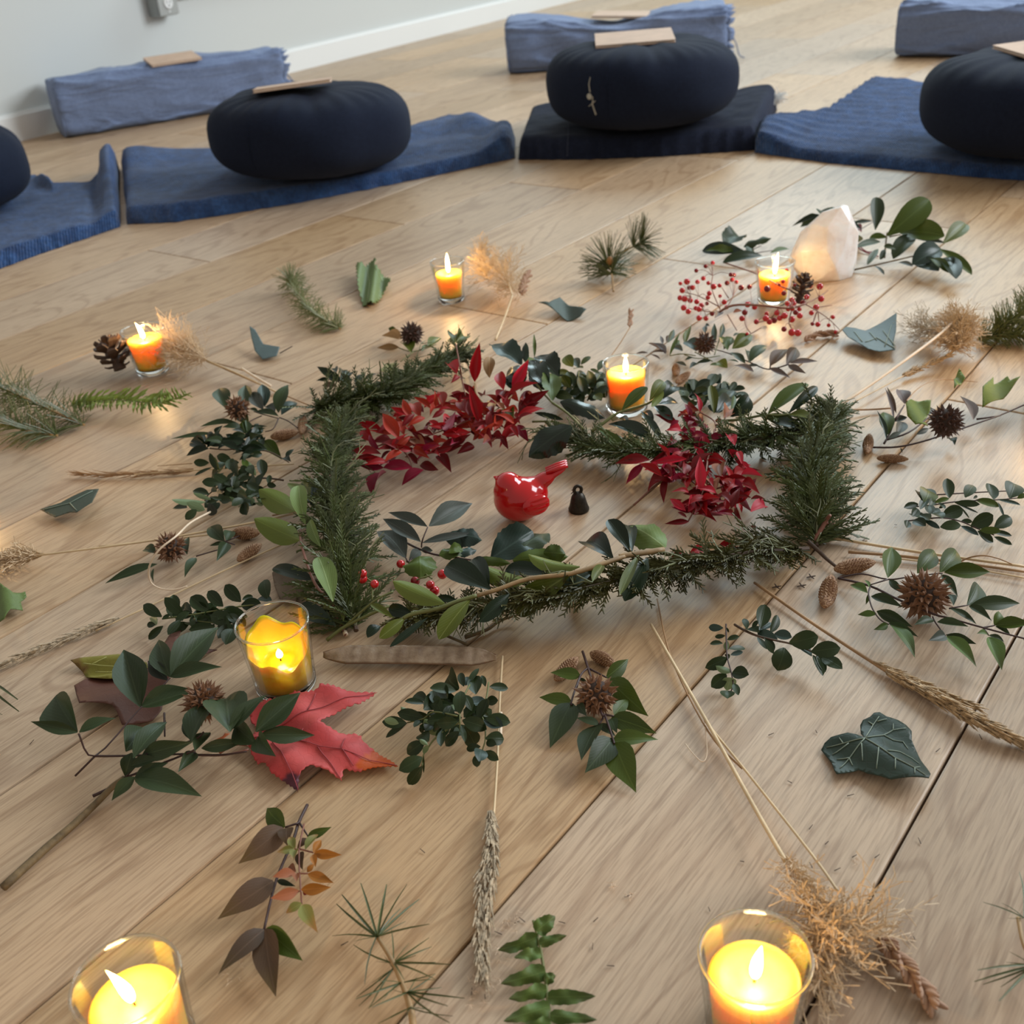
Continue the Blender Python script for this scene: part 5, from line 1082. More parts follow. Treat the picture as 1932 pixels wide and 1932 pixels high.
# --- red nandina 1
o, L = sprig('red_nandina_sprig', 'crimson nandina branch across the upper left of the wreath', 'sprig', (1300, 1150), K1)
stems(o, L, K1, '700,1300,.012 1000,1230,.024 1300,1180,.03 1540,1100,.032 1800,1000,.032 2050,900,.034;1740,390,.06 1690,110,.075;1740,390,.06 1760,520,.045 1800,700,.035;1000,1240,.024 1150,1400,.016 1190,1530,.014', 'rstem', .001, .0007)
stems(o, L, K2, '200,950,.034 450,870,.036 640,700,.042;215,560,.05 240,700,.042 380,850,.036 440,900,.034;640,900,.034 690,1000,.028', 'ostem', .001, .0007)
leaves(o, L, K1, '1040 1190 852 900 w.46 z.03,.04 mora;870 1130 565 1010 w.34 z.026,.032;760 1225 640 1080 w.5;1180 960 1083 738 w.36 z.034,.05 mora;1290 945 1180 790 w.4 mora;1400 850 1207 718 w.36 z.036,.05 mora;1420 780 1328 698 w.4;1460 830 1450 638 w.3 mora z.036,.054;1540 830 1500 660 w.36 mora;1200 1000 985 980 w.28 mmar;1340 955 1130 1055 w.34 mora;1740 790 1635 670 w.36;1545 1090 1688 885 w.42 mmag f z.036;1510 1090 1378 985 w.4;1530 1145 1862 1122 w.36 z.032,.02;1640 850 1480 880 w.3;1100 1150 930 1000 w.4 mora;1000 1280 725 1230 w.3 mmar;1100 1330 800 1260 w.4 mmar;840 1370 475 1350 w.34 mmar;790 1400 490 1435 w.24 mmar;870 1525 590 1500 w.34 mmag z.012 ;1200 1530 855 1520 w.42 mmag z.016,.008;1325 1550 1072 1722 w.50 mmag z.016,.006;900 1575 728 1855 w.56 mmag z.014,.005;1480 1390 1642 1585 w.42 mmar z.016,.008;1490 1550 1275 1480 w.32 mmar z.012;1170 1400 1255 1485 w.4 mmar;1350 1310 1180 1200 w.4 mrus;1300 1210 1100 1250 w.4 mora;1800 1200 1610 1310 w.4 mmar;1900 1280 1700 1370 w.46 mmar z.012;1700 460 1600 350 w.5 z.05;1720 480 1635 560 w.4 z.046;1690 100 1640 45 w.5 z.074 moli;1695 85 1795 40 w.5 z.074 moli;1450 1000 1330 1090 w.4 mmar;1640 960 1560 1060 w.4;1250 1120 1150 1060 w.4 mora;1400 1250 1530 1330 w.4 mmar;1150 1300 1250 1380 w.36 mmar;1700 1050 1830 980 w.4 mmar;950 1330 830 1450 w.3 mmar', 'red', 'red', .026, seed=91, rollv=25)
leaves(o, L, K2, '215 545 272 95 w.32 z.045,.075 ;255 1000 145 585 w.34 z.036,.055;545 640 500 425 w.42 z.04;640 600 832 288 w.36 z.04,.06 mpnk;600 690 945 555 w.28 z.04,.045;740 810 1065 640 w.34 z.036 mmar;720 780 900 700 w.4 mmar;700 935 1018 848 w.26 z.036,.03;690 1000 880 900 w.3 mmar;665 1025 497 1300 w.28 z.028,.01;705 1035 835 1235 w.42 z.026,.012 mmag;560 870 445 780 w.4 mrus;430 1115 475 920 w.34 mora z.03;600 860 590 690 w.3;385 500 385 245 w.4 mtan z.05,.06;350 860 210 780 w.4;420 1000 540 910 w.36 mora;645 980 560 860 w.4 moli;420 1230 305 1260 w.5 mmar;0 1130 175 1120 w.3 ;300 1100 410 1290 w.4 mmar;520 1160 600 1320 w.4 mmar;540 760 700 680 w.4;610 800 520 690 w.4;480 780 560 640 w.36 mmar;130 900 40 780 w.4 mmar;180 1000 60 940 w.4;300 950 180 1080 w.4 mmar;380 900 420 760 w.3 mtan;780 880 930 760 w.3 mmar', 'red', 'red', .034, seed=92, rollv=25)
fill(o, L, K1, [(1150, 1050, 260), (1500, 1000, 300), (1000, 1350, 200), (1700, 1150, 220), (1350, 1250, 220)], 70, 'red', ['red', 'red', 'mar', 'mar', 'ora', 'mag'], .006, .034, .026, 311, .34)
fill(o, L, K2, [(250, 850, 220), (700, 800, 220), (500, 1050, 180), (300, 1080, 160)], 56, 'red', ['red', 'mar', 'mar', 'ora'], .008, .036, .026, 312, .34)
# --- red nandina 2
o, L = sprig('red_nandina_sprig', 'crimson nandina branch inside the right side of the wreath', 'sprig', (1250, 460), K7)
stems(o, L, K7, '1380,-240,.026 1300,100,.03 1250,460,.03 1080,800,.022;1250,460,.03 1450,420,.03 1600,330,.032;950,180,.03 1100,330,.03 1250,460,.03;600,170,.028 780,180,.03 950,180,.03', 'rstem', .001, .0007)
stems(o, L, K3, '1210,890,.04 1370,990,.034 1390,1100,.032;460,1950,.004 660,1760,.012 800,1650,.02;1390,1040,.034 1480,1000,.034 1520,900,.036', 'rstem', .0009, .0006)
leaves(o, L, K3, '1210 890 1145 660 w.26 mpnk z.04,.055;1200 870 1055 850 w.4 mmar;1110 920 955 950 w.34 ;1000 1100 828 1095 w.42 mpnk;970 985 855 1090 w.4 mmag;1065 1150 955 1280 w.4 mmar;1250 1130 1306 1528 w.34 mpnk z.036,.03;1610 1270 1465 1145 w.3 mpnk;1480 1220 1650 1350 w.26 mpnk f;1520 1305 1672 1535 w.3 mpnk;1690 1450 1785 1562 w.32 mpnk;1640 1340 1700 1510 w.26 mpnk;1380 990 1480 1000 w.5 mrus;1480 960 1550 860 w.45 mrus;1250 1000 1130 980 w.4 mmar;1300 1050 1200 1150 w.4 mmar;1150 1000 1060 1080 w.4 mmar;1100 1200 1000 1170 w.4 mmar;1230 1180 1150 1300 w.36 mmar;900 1200 830 1280 w.4 mmar', 'red', 'red', .032, seed=93, rollv=20)
leaves(o, L, K7, '640 110 245 145 w.34 mmar z.028,.012;570 145 362 388 w.3 mmag z.026,.006;640 130 900 45 w.34 mmar;1060 95 630 150 w.22 mpnk z.032;910 165 715 318 w.26 mpnk;900 240 600 470 w.44 mmar z.026,.010;860 290 795 600 w.34 mmar z.024,.006;1225 465 1212 60 w.30 z.034,.04 mpnk;1165 445 1185 255 w.3;1060 440 965 295 w.4;1085 475 885 470 w.28;1050 690 865 545 w.32 mpnk;1075 700 1145 495 w.32 mpnk;1060 765 955 700 w.3 mmar;1085 810 805 835 w.26 mmar;1275 600 1465 745 w.26 mmag f;1195 560 1290 745 w.36;1560 355 1508 185 w.34;1450 310 1455 145 w.4 mrus;1680 275 1935 300 w.40 mpnk z.034;1700 355 1890 490 w.34;1600 335 1730 240 w.4;1520 500 1425 315 w.38;1600 455 1470 390 w.38;1620 660 1555 505 w.32 mpnk;1700 515 1795 695 w.24 mmag f;1790 555 1960 555 w.34 mmar;1790 700 1970 640 w.42 mpnk;1650 600 1690 710 w.4;1330 700 1490 640 w.4 mmar;1200 600 1150 730 w.36 mmar;1350 520 1300 380 w.36 mrus;1400 440 1290 360 w.36 mrus;1450 560 1330 600 w.36 mmar;1620 380 1530 450 w.4;1740 420 1640 500 w.36;1010 560 920 620 w.3 mmar;1150 640 1040 620 w.3;1330 330 1230 250 w.4 mmar;840 1245 1040 1150 w.42 z.020 ;1085 1180 1320 1140 w.36 z.020;1435 1070 1650 1120 w.42 z.022;1780 860 1860 900 w.4 z.02 mmar;1000 330 1120 420 w.36 mrus;780 180 900 330 w.34 mmar;1480 700 1600 740 w.4 mmar', 'red', 'red', .03, seed=94, rollv=22)

fill(o, L, K7, [(1100, 350, 200), (1550, 400, 260), (1200, 600, 180), (850, 220, 150), (1450, 640, 200), (1150, 100, 180)], 96, 'red', ['red', 'red', 'mar', 'mar', 'pnk', 'mag'], .006, .034, .026, 313, .34)
fill(o, L, K3, [(1100, 1050, 160), (1250, 1250, 180)], 26, 'red', ['mar', 'red', 'mag'], .01, .034, .024, 314, .34)
# --- back sprigs with balls
o, L = sprig('nandina_sprig', 'bronze nandina sprig lit from behind, in front of the berry spray', 'sprig', (1080, 1345), N1)
stems(o, L, N1, '1300,1290,.014 1080,1345,.010 880,1270,.012 640,1170,.012 450,1120,.01;1100,1310,.012 1090,1345,.01', 'dstem', .0009)
leaves(o, L, N1, '870 1275 838 1140 w.36;880 1262 1062 1097 w.42;1095 1312 1298 1130 w.42 mbrn;1270 1292 1375 1112 w.42 mbrn;1310 1282 1612 1260 w.22 mmau;1290 1302 1485 1392 w.28 mmau;1085 1335 1318 1442 w.3 mmau;980 1312 800 1332 w.3 mgry;830 1282 655 1168 w.3;920 1372 690 1310 w.3 mmau;690 1125 905 978 w.44 moli;640 1140 540 985 w.3 mgrn;600 1130 690 1000 w.36 mgrn;760 1270 640 1250 w.3', 'nan', 'nan', .013, seed=101, rollv=15)
o, L = sprig('nandina_sprig', 'thin-leaved nandina sprig in front of the berry spray, two tan cones beside it', 'sprig', (395, 1100), N1)
stems(o, L, N1, '290,1160,.014 480,1260,.008;180,1190,.008 330,1230,.01 560,1200,.012;20,1200,.01 150,1180,.01 300,1200,.01;560,1000,.02 500,1190,.012', 'gstem', .0007)
leaves(o, L, N1, '300 1150 205 1045 w.6 mblu;510 1060 500 850 w.18 z.02;560 1010 592 850 w.18 z.02;180 1080 255 860 w.14 moli z.014;180 1075 200 915 w.16 moli;20 1200 135 945 w.12 mgrn;0 1060 65 915 w.2;640 1330 525 1270 w.6 moli;460 1255 290 1290 w.3 mdrk;200 1310 80 1270 w.3 mgry;330 1290 230 1340 w.36 mdrk;450 1300 580 1310 w.34 mgrn;450 880 390 900 w.4 mdrk;160 1150 60 1110 w.4 mgry;700 990 780 960 w.3;400 960 400 880 w.3 mgry;270 1220 180 1250 w.4 mblu', 'nan', 'nan', .014, seed=102, rollv=20)
leaves(o, L, K3, '820 230 615 105 w.34 mmau;840 210 650 210 w.26 mmau;620 220 480 225 w.24 mmau;760 290 640 230 w.2 mmau;790 120 760 20 w.16 mmau;830 100 860 10 w.16 mbrn;900 180 980 70 w.16 mgrn;1000 200 940 90 w.16 moli', 'nan', 'mau', .012, seed=103, rollv=20)
seed_ball('dark spiky ball in front of the berry spray', *N1(395, 1070), 22, z=.028, mat='gumd', n=38, seed=6)
seed_cone('small tan cone pointing at the red branches, left of its twin by the candle', N1, (90, 1410), (85, 1285), 90)
seed_cone('small tan cone lying aslant behind the boxwood, right of the candle in the wreath', N1, (90, 1490), (240, 1375), 90)
o, L = sprig('dried_leaf_sprig', 'pale pistachio-coloured leaf sprig around the dark ball behind the wreath', 'sprig', (1000, 800), N6)
stems(o, L, N6, '930,800,.008 1040,830,.008 1200,780,.01;1040,830,.008 950,900,.006', 'gstem', .0008)
leaves(o, L, N6, '940 745 815 720 w.5 mtan;940 800 785 803 w.36 mtan;1020 835 960 775 w.55 moli;930 905 800 965 w.36 mygr f;930 690 865 665 w.5 mgrn;1100 830 1180 780 w.3 mgrn;1140 800 1245 735 w.36 moli;1340 770 1400 735 w.4 mgrn z.03;1330 775 1295 735 w.3 mgrn z.03;960 740 860 700 w.4 mtan', 'nan', 'tan', .009, seed=104, rollv=15)
seed_ball('dark spiky ball behind the wreath near the farthest candle', *N6(1030, 705), 24, z=.022, mat='gumd', n=38, seed=7)
o, L = sprig('mauve_leaf_sprig', 'grey-mauve leaf sprig with torn green leaves, right of the wreath', 'sprig', (700, 1400), N3)
stems(o, L, N3, '450,1475,.004 700,1470,.008 1000,1400,.014 1500,1230,.018 1700,1160,.018 2000,1030,.02;560,1440,.008 620,1330,.014 670,1200,.02;670,1210,.02 760,1060,.026;590,1400,.01 800,1330,.016 1000,1180,.018;780,1040,.024 900,1150,.018;1470,1200,.018 1700,1165,.018', 'dstem', .0011, .0007)
leaves(o, L, N3, '655 1210 570 888 w.12;680 1140 590 880 w.14 mbrn;765 1050 697 912 w.55;580 1395 488 1108 w.16 mdrk;600 1350 558 1130 w.36 mgrn;640 1225 790 1180 w.3 mgry;900 1190 770 1090 w.44 mgry;920 1165 1050 1100 w.4 mgry;1432 1205 1302 970 w.38;680 1350 760 1230 w.4 mgry;600 1390 740 1320 w.3 mgry;1190 1390 1255 1455 w.6 mdrk z.008;720 1480 740 1530 w.3 mgry;880 1350 1000 1290 w.3 mgry', 'nan', 'mau', .014, seed=105, rollv=10)
TORN = plate_mat('torn_holly_leaf', (0.14, 0.19, 0.010), 0.5)
def up_plate(name, crop, outl, mat, z0, z1, parent, loc): return plate(name, crop, outl, mat, lambda u, v: z0 + (z1 - z0) * v + .002 * math.sin(u * 8), parent, loc, step=.003)
up_plate('torn_leaf', N3, [(750, 1245), (800, 1200), (880, 1210), (995, 1220), (990, 1290), (930, 1360), (975, 1395), (850, 1400), (770, 1330)], TORN, .016, .024, o, L)
up_plate('torn_leaf', N3, [(1490, 1110), (1595, 1018), (1600, 1075), (1730, 1020), (1760, 1050), (1855, 1030), (1700, 1170), (1500, 1240)], TORN, .018, .03, o, L)
up_plate('torn_leaf', N3, [(1180, 1265), (1232, 1180), (1292, 1255), (1190, 1335)], TORN, .05, .054, o, L)
seed_ball('dark spiky ball on the mauve sprig at the right', *N3(1165, 1220), 34, z=.036, mat='gumd', n=48, seed=8)
seed_cone('tan cone standing upright at the end of the mauve sprig', N3, (390, 1530), (420, 1345), 105)
seed_cone('tan cone lying below the mauve sprig at the right', N3, (490, 1580), (800, 1590), 88)
o, L = sprig('nandina_sprig', 'small dark nandina leaves under the spiky ball with a pale curl, left', 'sprig', (960, 280), G(0, 2))
stems(o, L, G(0, 2), '1110,250,.008 1230,215,.006;1270,165,.01 1330,185,.008;1280,165,.01 1420,110,.006', 'dstem', .0007)
leaves(o, L, G(0, 2), '890 295 593 405 w.22;880 235 816 212 w.6;1060 240 1070 140 w.3;1110 260 1045 372 w.34;870 320 870 400 w.2;1270 165 1185 85 w.46;1280 165 1312 108 w.6;1270 170 1185 192 w.3;1285 175 1225 280 w.34', 'nan', 'nan', .010, seed=106, rollv=12)
seed_ball('spiky brown ball with a pale grass curl across it, left of the wreath', *G(0, 2)(965, 200), 31, n=46, seed=9)
seed_cone('tan cone upper of two between the wreath and the curl-crossed ball', G(0, 2), (1310, 122), (1470, 118), 78)
seed_cone('tan cone lower of two between the wreath and the curl-crossed ball', G(0, 2), (1345, 275), (1480, 180), 72)
seed_cone('dark tan cone lying beside the blue-green sprig, upper left of the wreath', K8, (1150, 755), (1470, 690), 125)
seed_cone('orange-tan cone standing up beside the blue-green sprig, upper left of the wreath', K8, (1500, 715), (1530, 500), 110)

# --- berry spray
o, L = sprig('berry_spray', 'branching spray of small red berries in front of the candle', 'sprig', (900, 680), N1)
BN = [(470, 480, .036), (330, 560, .03), (250, 580, .026), (700, 560, .034), (560, 660, .028), (620, 720, .022), (830, 700, .02), (900, 650, .026), (1180, 700, .03), (1330, 680, .034), (1480, 640, .036), (1600, 720, .024), (1730, 810, .014), (1150, 450, .045), (1300, 490, .042), (1100, 800, .018), (1300, 860, .014), (380, 720, .018), (480, 340, .045), (1620, 570, .032)]
stems(o, L, N1, '530,745,.02 700,660,.03 1000,660,.034 1300,690,.034 1480,640,.036 R.0017,.0012;560,700,.024 470,480,.036 480,340,.045 470,230,.05;560,680,.024 330,560,.03 180,520,.028;620,700,.026 700,560,.034 720,430,.04;600,200,.012 950,320,.030 1180,440,.042 1320,500,.04 R.0012,.0008;1480,650,.036 1600,720,.024 1730,810,.014 1840,920,.006;1480,640,.036 1620,570,.032 1720,500,.03;560,740,.02 380,720,.018 220,690,.014;640,760,.018 740,930,.008;1000,900,.008 830,1000,.004;830,700,.022 830,860,.012 890,960,.006;1180,700,.03 1100,800,.018 950,850,.012;1330,700,.03 1300,860,.014 1380,950,.01;1600,720,.024 1560,840,.012;1610,720,.024 1620,850,.012;1600,680,.02 1760,660,.018;650,580,.03 580,470,.036', 'rstem', .0008, .0005)
BL = [(480,203,26),(405,240,26),(305,287,25),(380,370,28),(135,425,24),(205,405,38),(318,408,28),(155,500,34),(265,468,32),(230,470,28),(435,420,25),(490,458,36),(555,447,26),(635,420,30),(690,385,28),(675,330,26),(708,334,26),(735,410,24),(785,470,34),(875,462,30),(445,530,30),(430,575,28),(130,580,32),(180,590,38),(240,605,34),(310,620,32),(360,660,32),(170,685,36),(220,725,34),(335,700,34),(335,795,34),(410,800,30),(605,625,32),(630,680,26),(475,750,28),(855,650,36),(825,735,34),(795,800,34),(930,680,32),(950,835,32),(1065,483,38),(1275,283,22),(1235,403,25),(1195,440,20),(1245,530,30),(1330,600,32),(1350,640,32),(1440,420,28),(1360,440,20),(1530,455,26),(1630,458,40),(1645,590,38),(1590,680,38),(1490,570,32),(1450,630,34),(1540,740,32),(1770,785,26),(1550,858,24),(1608,863,32),(1725,873,24),(1800,945,24),(1335,690,36),(1370,735,32),(1415,770,36),(1250,770,40),(1330,810,40),(1170,740,34),(1140,820,36),(1050,800,38),(1090,835,36),(1060,750,28),(1245,915,32),(1330,950,44),(1395,955,42),(850,965,20),(1290,700,28),(1200,795,34),(300,690,28),(420,640,24),(560,560,22),(1280,640,30),(1410,700,28)]
rng = random.Random(5); bmst = bmesh.new()
for x, y, r in BL:
    nx, ny, nz = min(BN, key=lambda q_: (q_[0] - x) ** 2 + (q_[1] - y) ** 2); z = max(.005, nz + rng.uniform(-.008, .008)); p = at(*N1(x, y), z); R_ = r * .92 / N1.k * mpp(p)
    if p.z < R_: p = at(*N1(x, y), R_)
    berry(o, L, p, R_, 'berry' if rng.random() < .85 else 'berryd'); b_ = at(*N1(nx, ny), nz)
    tube(bmst, curve_pts([b_ - L, b_.lerp(p, .5) + V((0, 0, .004)) - L, p - L], 3), .0004, .0003, 4)
s_ = obj('stalks', bmst, MT['rstem'], o); s_['kind'] = 'stuff'
leaves(o, L, N1, '700 740 800 720 w.5 mrus;560 740 500 800 w.3 mmau;1270 690 1380 680 w.4 mmar', 'nan', 'rus', .02, seed=107)

# --- dark seed head by that candle and pine cone by the first one
def pine_cone(label, base, tip, R, mat, n=46, seed=1):
    ax = (tip - base); Lc = ax.length; ax.normalize(); o = thing('pine_cone', label, 'pine cone', base, 0); rng = random.Random(seed)
    bm = bmesh.new(); tube(bm, [(0, 0, 0), ax * Lc * .5, ax * Lc * .92], R * .34, R * .10, 8); obj('core', bm, MT['conesc'], o)
    for k in range(n):
        t_ = (k + .5) / n; a = k * 2.39996; s = Matrix.Rotation(a, 3, ax) @ ax.orthogonal().normalized(); r = R * (math.sin(math.pi * (0.16 + 0.80 * t_)) ** .8)
        d = (s + ax * (-0.05 + 0.75 * t_)).normalized(); p = ax * Lc * (0.08 + .86 * t_); x = d.cross(ax).normalized(); nn = x.cross(d)
        M = Matrix(((x.x * r * .58, d.x * r, nn.x * r * .8, p.x), (x.y * r * .58, d.y * r, nn.y * r * .8, p.y), (x.z * r * .58, d.z * r, nn.z * r * .8, p.z), (0, 0, 0, 1)))
        obj('scale', SCALE, mat, o, M)
    return o
bm = bmesh.new(); pts = [(.10, 0, 0), (.30, .5, .02), (.5, .86, .10), (.36, 1.0, .22)]; lo = []; hi = []
for w, y, z in pts:
    lo.append([bm.verts.new((s * w, y, z - .05 - .02 * abs(s))) for s in (-1, 0, 1)]); hi.append([bm.verts.new((s * w, y, z + .05 + (.06 if s == 0 else 0))) for s in (-1, 0, 1)])
for i in range(3):
    for k in range(2):
        bm.faces.new((hi[i][k], hi[i][k + 1], hi[i + 1][k + 1], hi[i + 1][k])); bm.faces.new((lo[i][k + 1], lo[i][k], lo[i + 1][k], lo[i + 1][k + 1]))
    bm.faces.new((lo[i][0], hi[i][0], hi[i + 1][0], lo[i + 1][0])); bm.faces.new((hi[i][2], lo[i][2], lo[i + 1][2], hi[i + 1][2]))
bm.faces.new((lo[3][0], hi[3][0], hi[3][1], lo[3][1])); bm.faces.new((lo[3][1], hi[3][1], hi[3][2], lo[3][2]))
SCALE = bpy.data.meshes.new('scale'); bm.to_mesh(SCALE); bm.free(); SCALE.materials.append(None)
pb_ = at(*N5(430, 880), .012); pt_ = at(*N5(265, 500), .050)
pine_cone('open brown pine cone beside the glass of the leftmost full candle', pb_, pt_, .026, MT['conesc'], 26, seed=3)
sb_ = at(*N1(1400, 640), .012); st_ = at(*N1(1480, 300), .052)
pine_cone('small dark dry cone among the red berries by the candle', sb_, st_, .016, MT['conesc'], 30, 4)

# --- crystal, gold bell, back sprigs
def crystal():
    bs = at(*N2(385, 800)); o = thing('quartz_crystal', 'chunk of milky pink-white quartz behind the berry spray', 'crystal', bs, 0.2); rng = random.Random(12); bm = bmesh.new()
    for z, r, ox, n in ((0.0, .044, .0, 9), (.010, .050, -.002, 8), (.026, .052, -.003, 8), (.046, .048, -.001, 8), (.062, .041, .003, 7), (.076, .033, .008, 6), (.088, .021, .014, 5), (.095, .010, .019, 4)):
        for k in range(n):
            a = 2 * math.pi * (k + rng.uniform(-.4, .4)) / n + z * 30; rr = r * rng.uniform(.80, 1.06); bm.verts.new((ox + rr * math.cos(a), rr * .8 * math.sin(a), z + rng.uniform(-.003, .003) * (z > 0.005)))
    h = bmesh.ops.convex_hull(bm, input=bm.verts); bmesh.ops.delete(bm, geom=list({v for v in h['geom_interior'] + h['geom_unused'] if isinstance(v, bmesh.types.BMVert)}), context='VERTS')
    bmesh.ops.bevel(bm, geom=list(bm.edges), offset=.0007, segments=1, affect='EDGES')
    t = NT('milky_quartz'); v = t.noise(t.coord('Object'), 45, 4); c = t.mix(t.ramp(v, (.35, (0, 0, 0)), (.65, (1, 1, 1))), (0.84, 0.75, 0.70), (0.94, 0.91, 0.89))
    b = t.bsdf(c, t.math('ADD', t.math('MULTIPLY', v, .35), .12), Subsurface_Weight=.6, Subsurface_Scale=.012); b.inputs['Subsurface Radius'].default_value = (1, .8, .7); t.bump(v, b, .25, .002)
    obj('stone', bm, t.done(b), o); return o
crystal()
gb = at(*N2(620, 620)); o = thing('gold_bell', 'small gold bell on a red cord behind the quartz', 'bell', gb, 0)
gold = plain('aged_gold', (0.50, 0.36, 0.13), .3, Metallic=.9)
bm = bmesh.new(); lathe(bm, [(0.0078, .0), (.0088, .0005), (.0080, .003), (.0070, .010), (.0066, .019), (.0052, .024), (.0022, .027), (0, .0272)], 24); smooth(obj('bell_body', bm, gold, o))
bm = bmesh.new(); tube(bm, [(.003 * math.cos(a), 0, .029 + .003 * math.sin(a)) for a in [2 * math.pi * k / 12 for k in range(13)]], .0008, n=5); obj('loop', bm, gold, o)
stems(o, gb, N2, '620,400,.030 660,380,.03 690,500,.012 740,570,.003 900,630,.002;690,500,.012 780,580,.003 850,585,.002', 'dstem', .0009, .0009, name='cord').active_material = plain('red_cord', (0.23, 0.035, 0.05), .8)
o, L = sprig('leafy_branch', 'leafy evergreen branch with large oval leaves, behind the quartz at the right', 'sprig', (980, 480), N2)
stems(o, L, N2, '660,760,.003 1010,680,.014 1300,610,.02 1500,560,.024;960,640,.014 980,430,.032 990,400,.034;1010,440,.03 1110,420,.03', 'bark', .0014, .0009)
leaves(o, L, N2, '985 430 1388 88 w.48 z.036,.075 mgrn;870 375 882 62 w.36 z.034,.07 mnan;990 450 815 455 w.42 mgrn;1110 410 1535 435 w.5 z.03,.034 mgrn;1255 435 1045 655 w.4 z.028,.01;1295 335 1145 315 w.4 mblu;1520 505 1740 318 w.36 z.018,.03 moli;920 490 690 545 w.2 ;960 560 915 660 w.4;1065 560 955 530 w.5;900 560 795 710 w.22;1270 465 1530 500 w.2 mgry;1500 560 1225 710 w.5 mblu z.024,.016;1490 560 1795 805 w.28 mgrn z.03,.008;1400 650 1575 785 w.34 mgrn z.024;1540 640 1645 845 w.34 mdrk z.02;1560 640 1625 700 w.4 mdrk;1250 690 1480 770 w.5 mblu z.012;1090 690 1230 725 w.2 mgry;850 720 955 805 w.22 mgry', 'lau', 'nan', .026, seed=111, rollv=10, lmax=.085)
o, L = sprig('leafy_branch', 'drooping dark leaves arching over the back of the quartz', 'sprig', (370, 270), N2)
stems(o, L, N2, '370,280,.04 360,200,.05;370,270,.042 500,330,.03 640,400,.02 850,300,.012', 'dstem', .0009)
leaves(o, L, N2, '365 240 65 345 w.2 z.048,.02 mdrk;370 270 150 350 w.42 z.04,.018;370 255 560 190 w.26 z.046,.04;440 250 745 375 w.34 z.04,.02 mblu;650 310 850 292 w.18 z.022 mdrk;640 360 740 400 w.6 mmar z.016;390 270 350 190 w.3 z.044;620 380 700 500 w.4 mdrk', 'nan', 'nan', .035, seed=112, rollv=12, lmax=.07)
o, L = sprig('leafy_branch', 'blue-green leaves lying behind the candle with the berries', 'sprig', (800, 80), N1)
stems(o, L, N1, '600,200,.006 850,120,.012 1000,90,.014 1200,60,.012;850,90,.012 1000,20,.02', 'dstem', .0009)
leaves(o, L, N1, '820 80 370 75 w.34 z.014,.01 mblu;1010 130 590 205 w.26 mdrk;1100 100 1300 60 w.3 mgrn z.016', 'lau', 'blu', .012, seed=113, rollv=10, lmax=.075)
leaves(o, L, G(2, 0), '345 1395 505 1348 w.5 z.012,.026 mnan;240 1400 320 1338 w.6 z.012;400 1440 360 1390 w.3;300 1420 130 1420 w.3 mgrn', 'hol', 'nan', .014, seed=114, rollv=10, lmax=.06)

# --- reddish nandina spray in the lower left
o, L = sprig('nandina_sprig', 'brown nandina sprig with nibbled leaves and a rust-coloured side sprig, lower left', 'sprig', (840, 400), M8)
stems(o, L, M8, '965,90,.003 885,255,.006 840,400,.008 680,780,.008 570,1230,.008 R.0012,.0008;885,255 760,295;895,255 975,380', 'dstem', .0008, .0006, .008)
stems(o, L, M8, '935,265,.010 890,520,.012 905,860,.012 915,990,.012;890,490 1020,525;850,490 890,500;870,715 900,715 970,715', 'rstem', .0006, .0005, .012)
leaves(o, L, M8, '760 290 598 118 w.56 mgrn;745 300 335 628 w.46;775 300 785 465 w.62;968 380 1188 290 w.4 mgrn;960 395 870 490 w.6;690 780 860 832 w.3 mdrk;655 785 143 1135 w.42;580 1225 680 1842 w.38;570 1225 150 1638 w.34;592 1218 925 1512 w.44 mgrn;900 520 925 685 w.42', 'ova', 'brn', .010, seed=121, rollv=10, lmax=.075)
leaves(o, L, M8, '855 490 803 378 w.5 mygr;840 492 685 522 w.52 mygr;860 500 840 600 w.44 mygr;948 498 1070 358 w.42 mygr;1020 525 1092 408 w.52;1025 530 1280 545 w.36;1018 540 1040 660 w.5;965 705 1030 625 w.55;968 718 1207 802 w.40;862 718 648 748 w.48 mrus;862 700 808 635 w.56 mrus;862 722 868 792 w.6 mrus;908 862 1182 840 w.42;888 872 628 942 w.42 mrus;900 875 848 910 w.4 mmar;925 878 965 905 w.4 mmar;915 985 768 1080 w.52 mygr;920 1000 1062 1256 w.36 mygr', 'nan', 'amb', .013, seed=122, rollv=8)
# --- red bird
bc = at(*K6(740, 470)); S_ = 0.024
o = thing('ceramic_bird', 'glossy red ceramic bird inside the wreath', 'bird figurine', bc, 0); o.scale = (.93, .93, .93)
bm = bmesh.new()
def blob(c, s, rot=None):
    r = bmesh.ops.create_uvsphere(bm, u_segments=28, v_segments=20, radius=1.0)['verts']
    for v in r:
        p = V((v.co.x * s[0], v.co.y * s[1], v.co.z * s[2]))
        if rot is not None: p = rot @ p
        v.co = p + V(c)
blob((0, 0, .0235), (.0265, .0235, .0235)); blob((.012, .004, .026), (.019, .019, .018)); blob((-.0095, -.001, .0420), (.0140, .0145, .0130)); blob((-.006, 0, .034), (.0200, .019, .015))
blob((-.0215, .0060, .0475), (.0042, .0024, .0022), Matrix.Rotation(.5, 3, 'Y'))
R_ = Matrix.Rotation(-.42, 3, 'Y') @ Matrix.Rotation(.15, 3, 'X'); blob((.037, .010, .0445), (.0175, .0085, .0038), R_); blob((.026, .007, .0385), (.014, .010, .0075), R_)
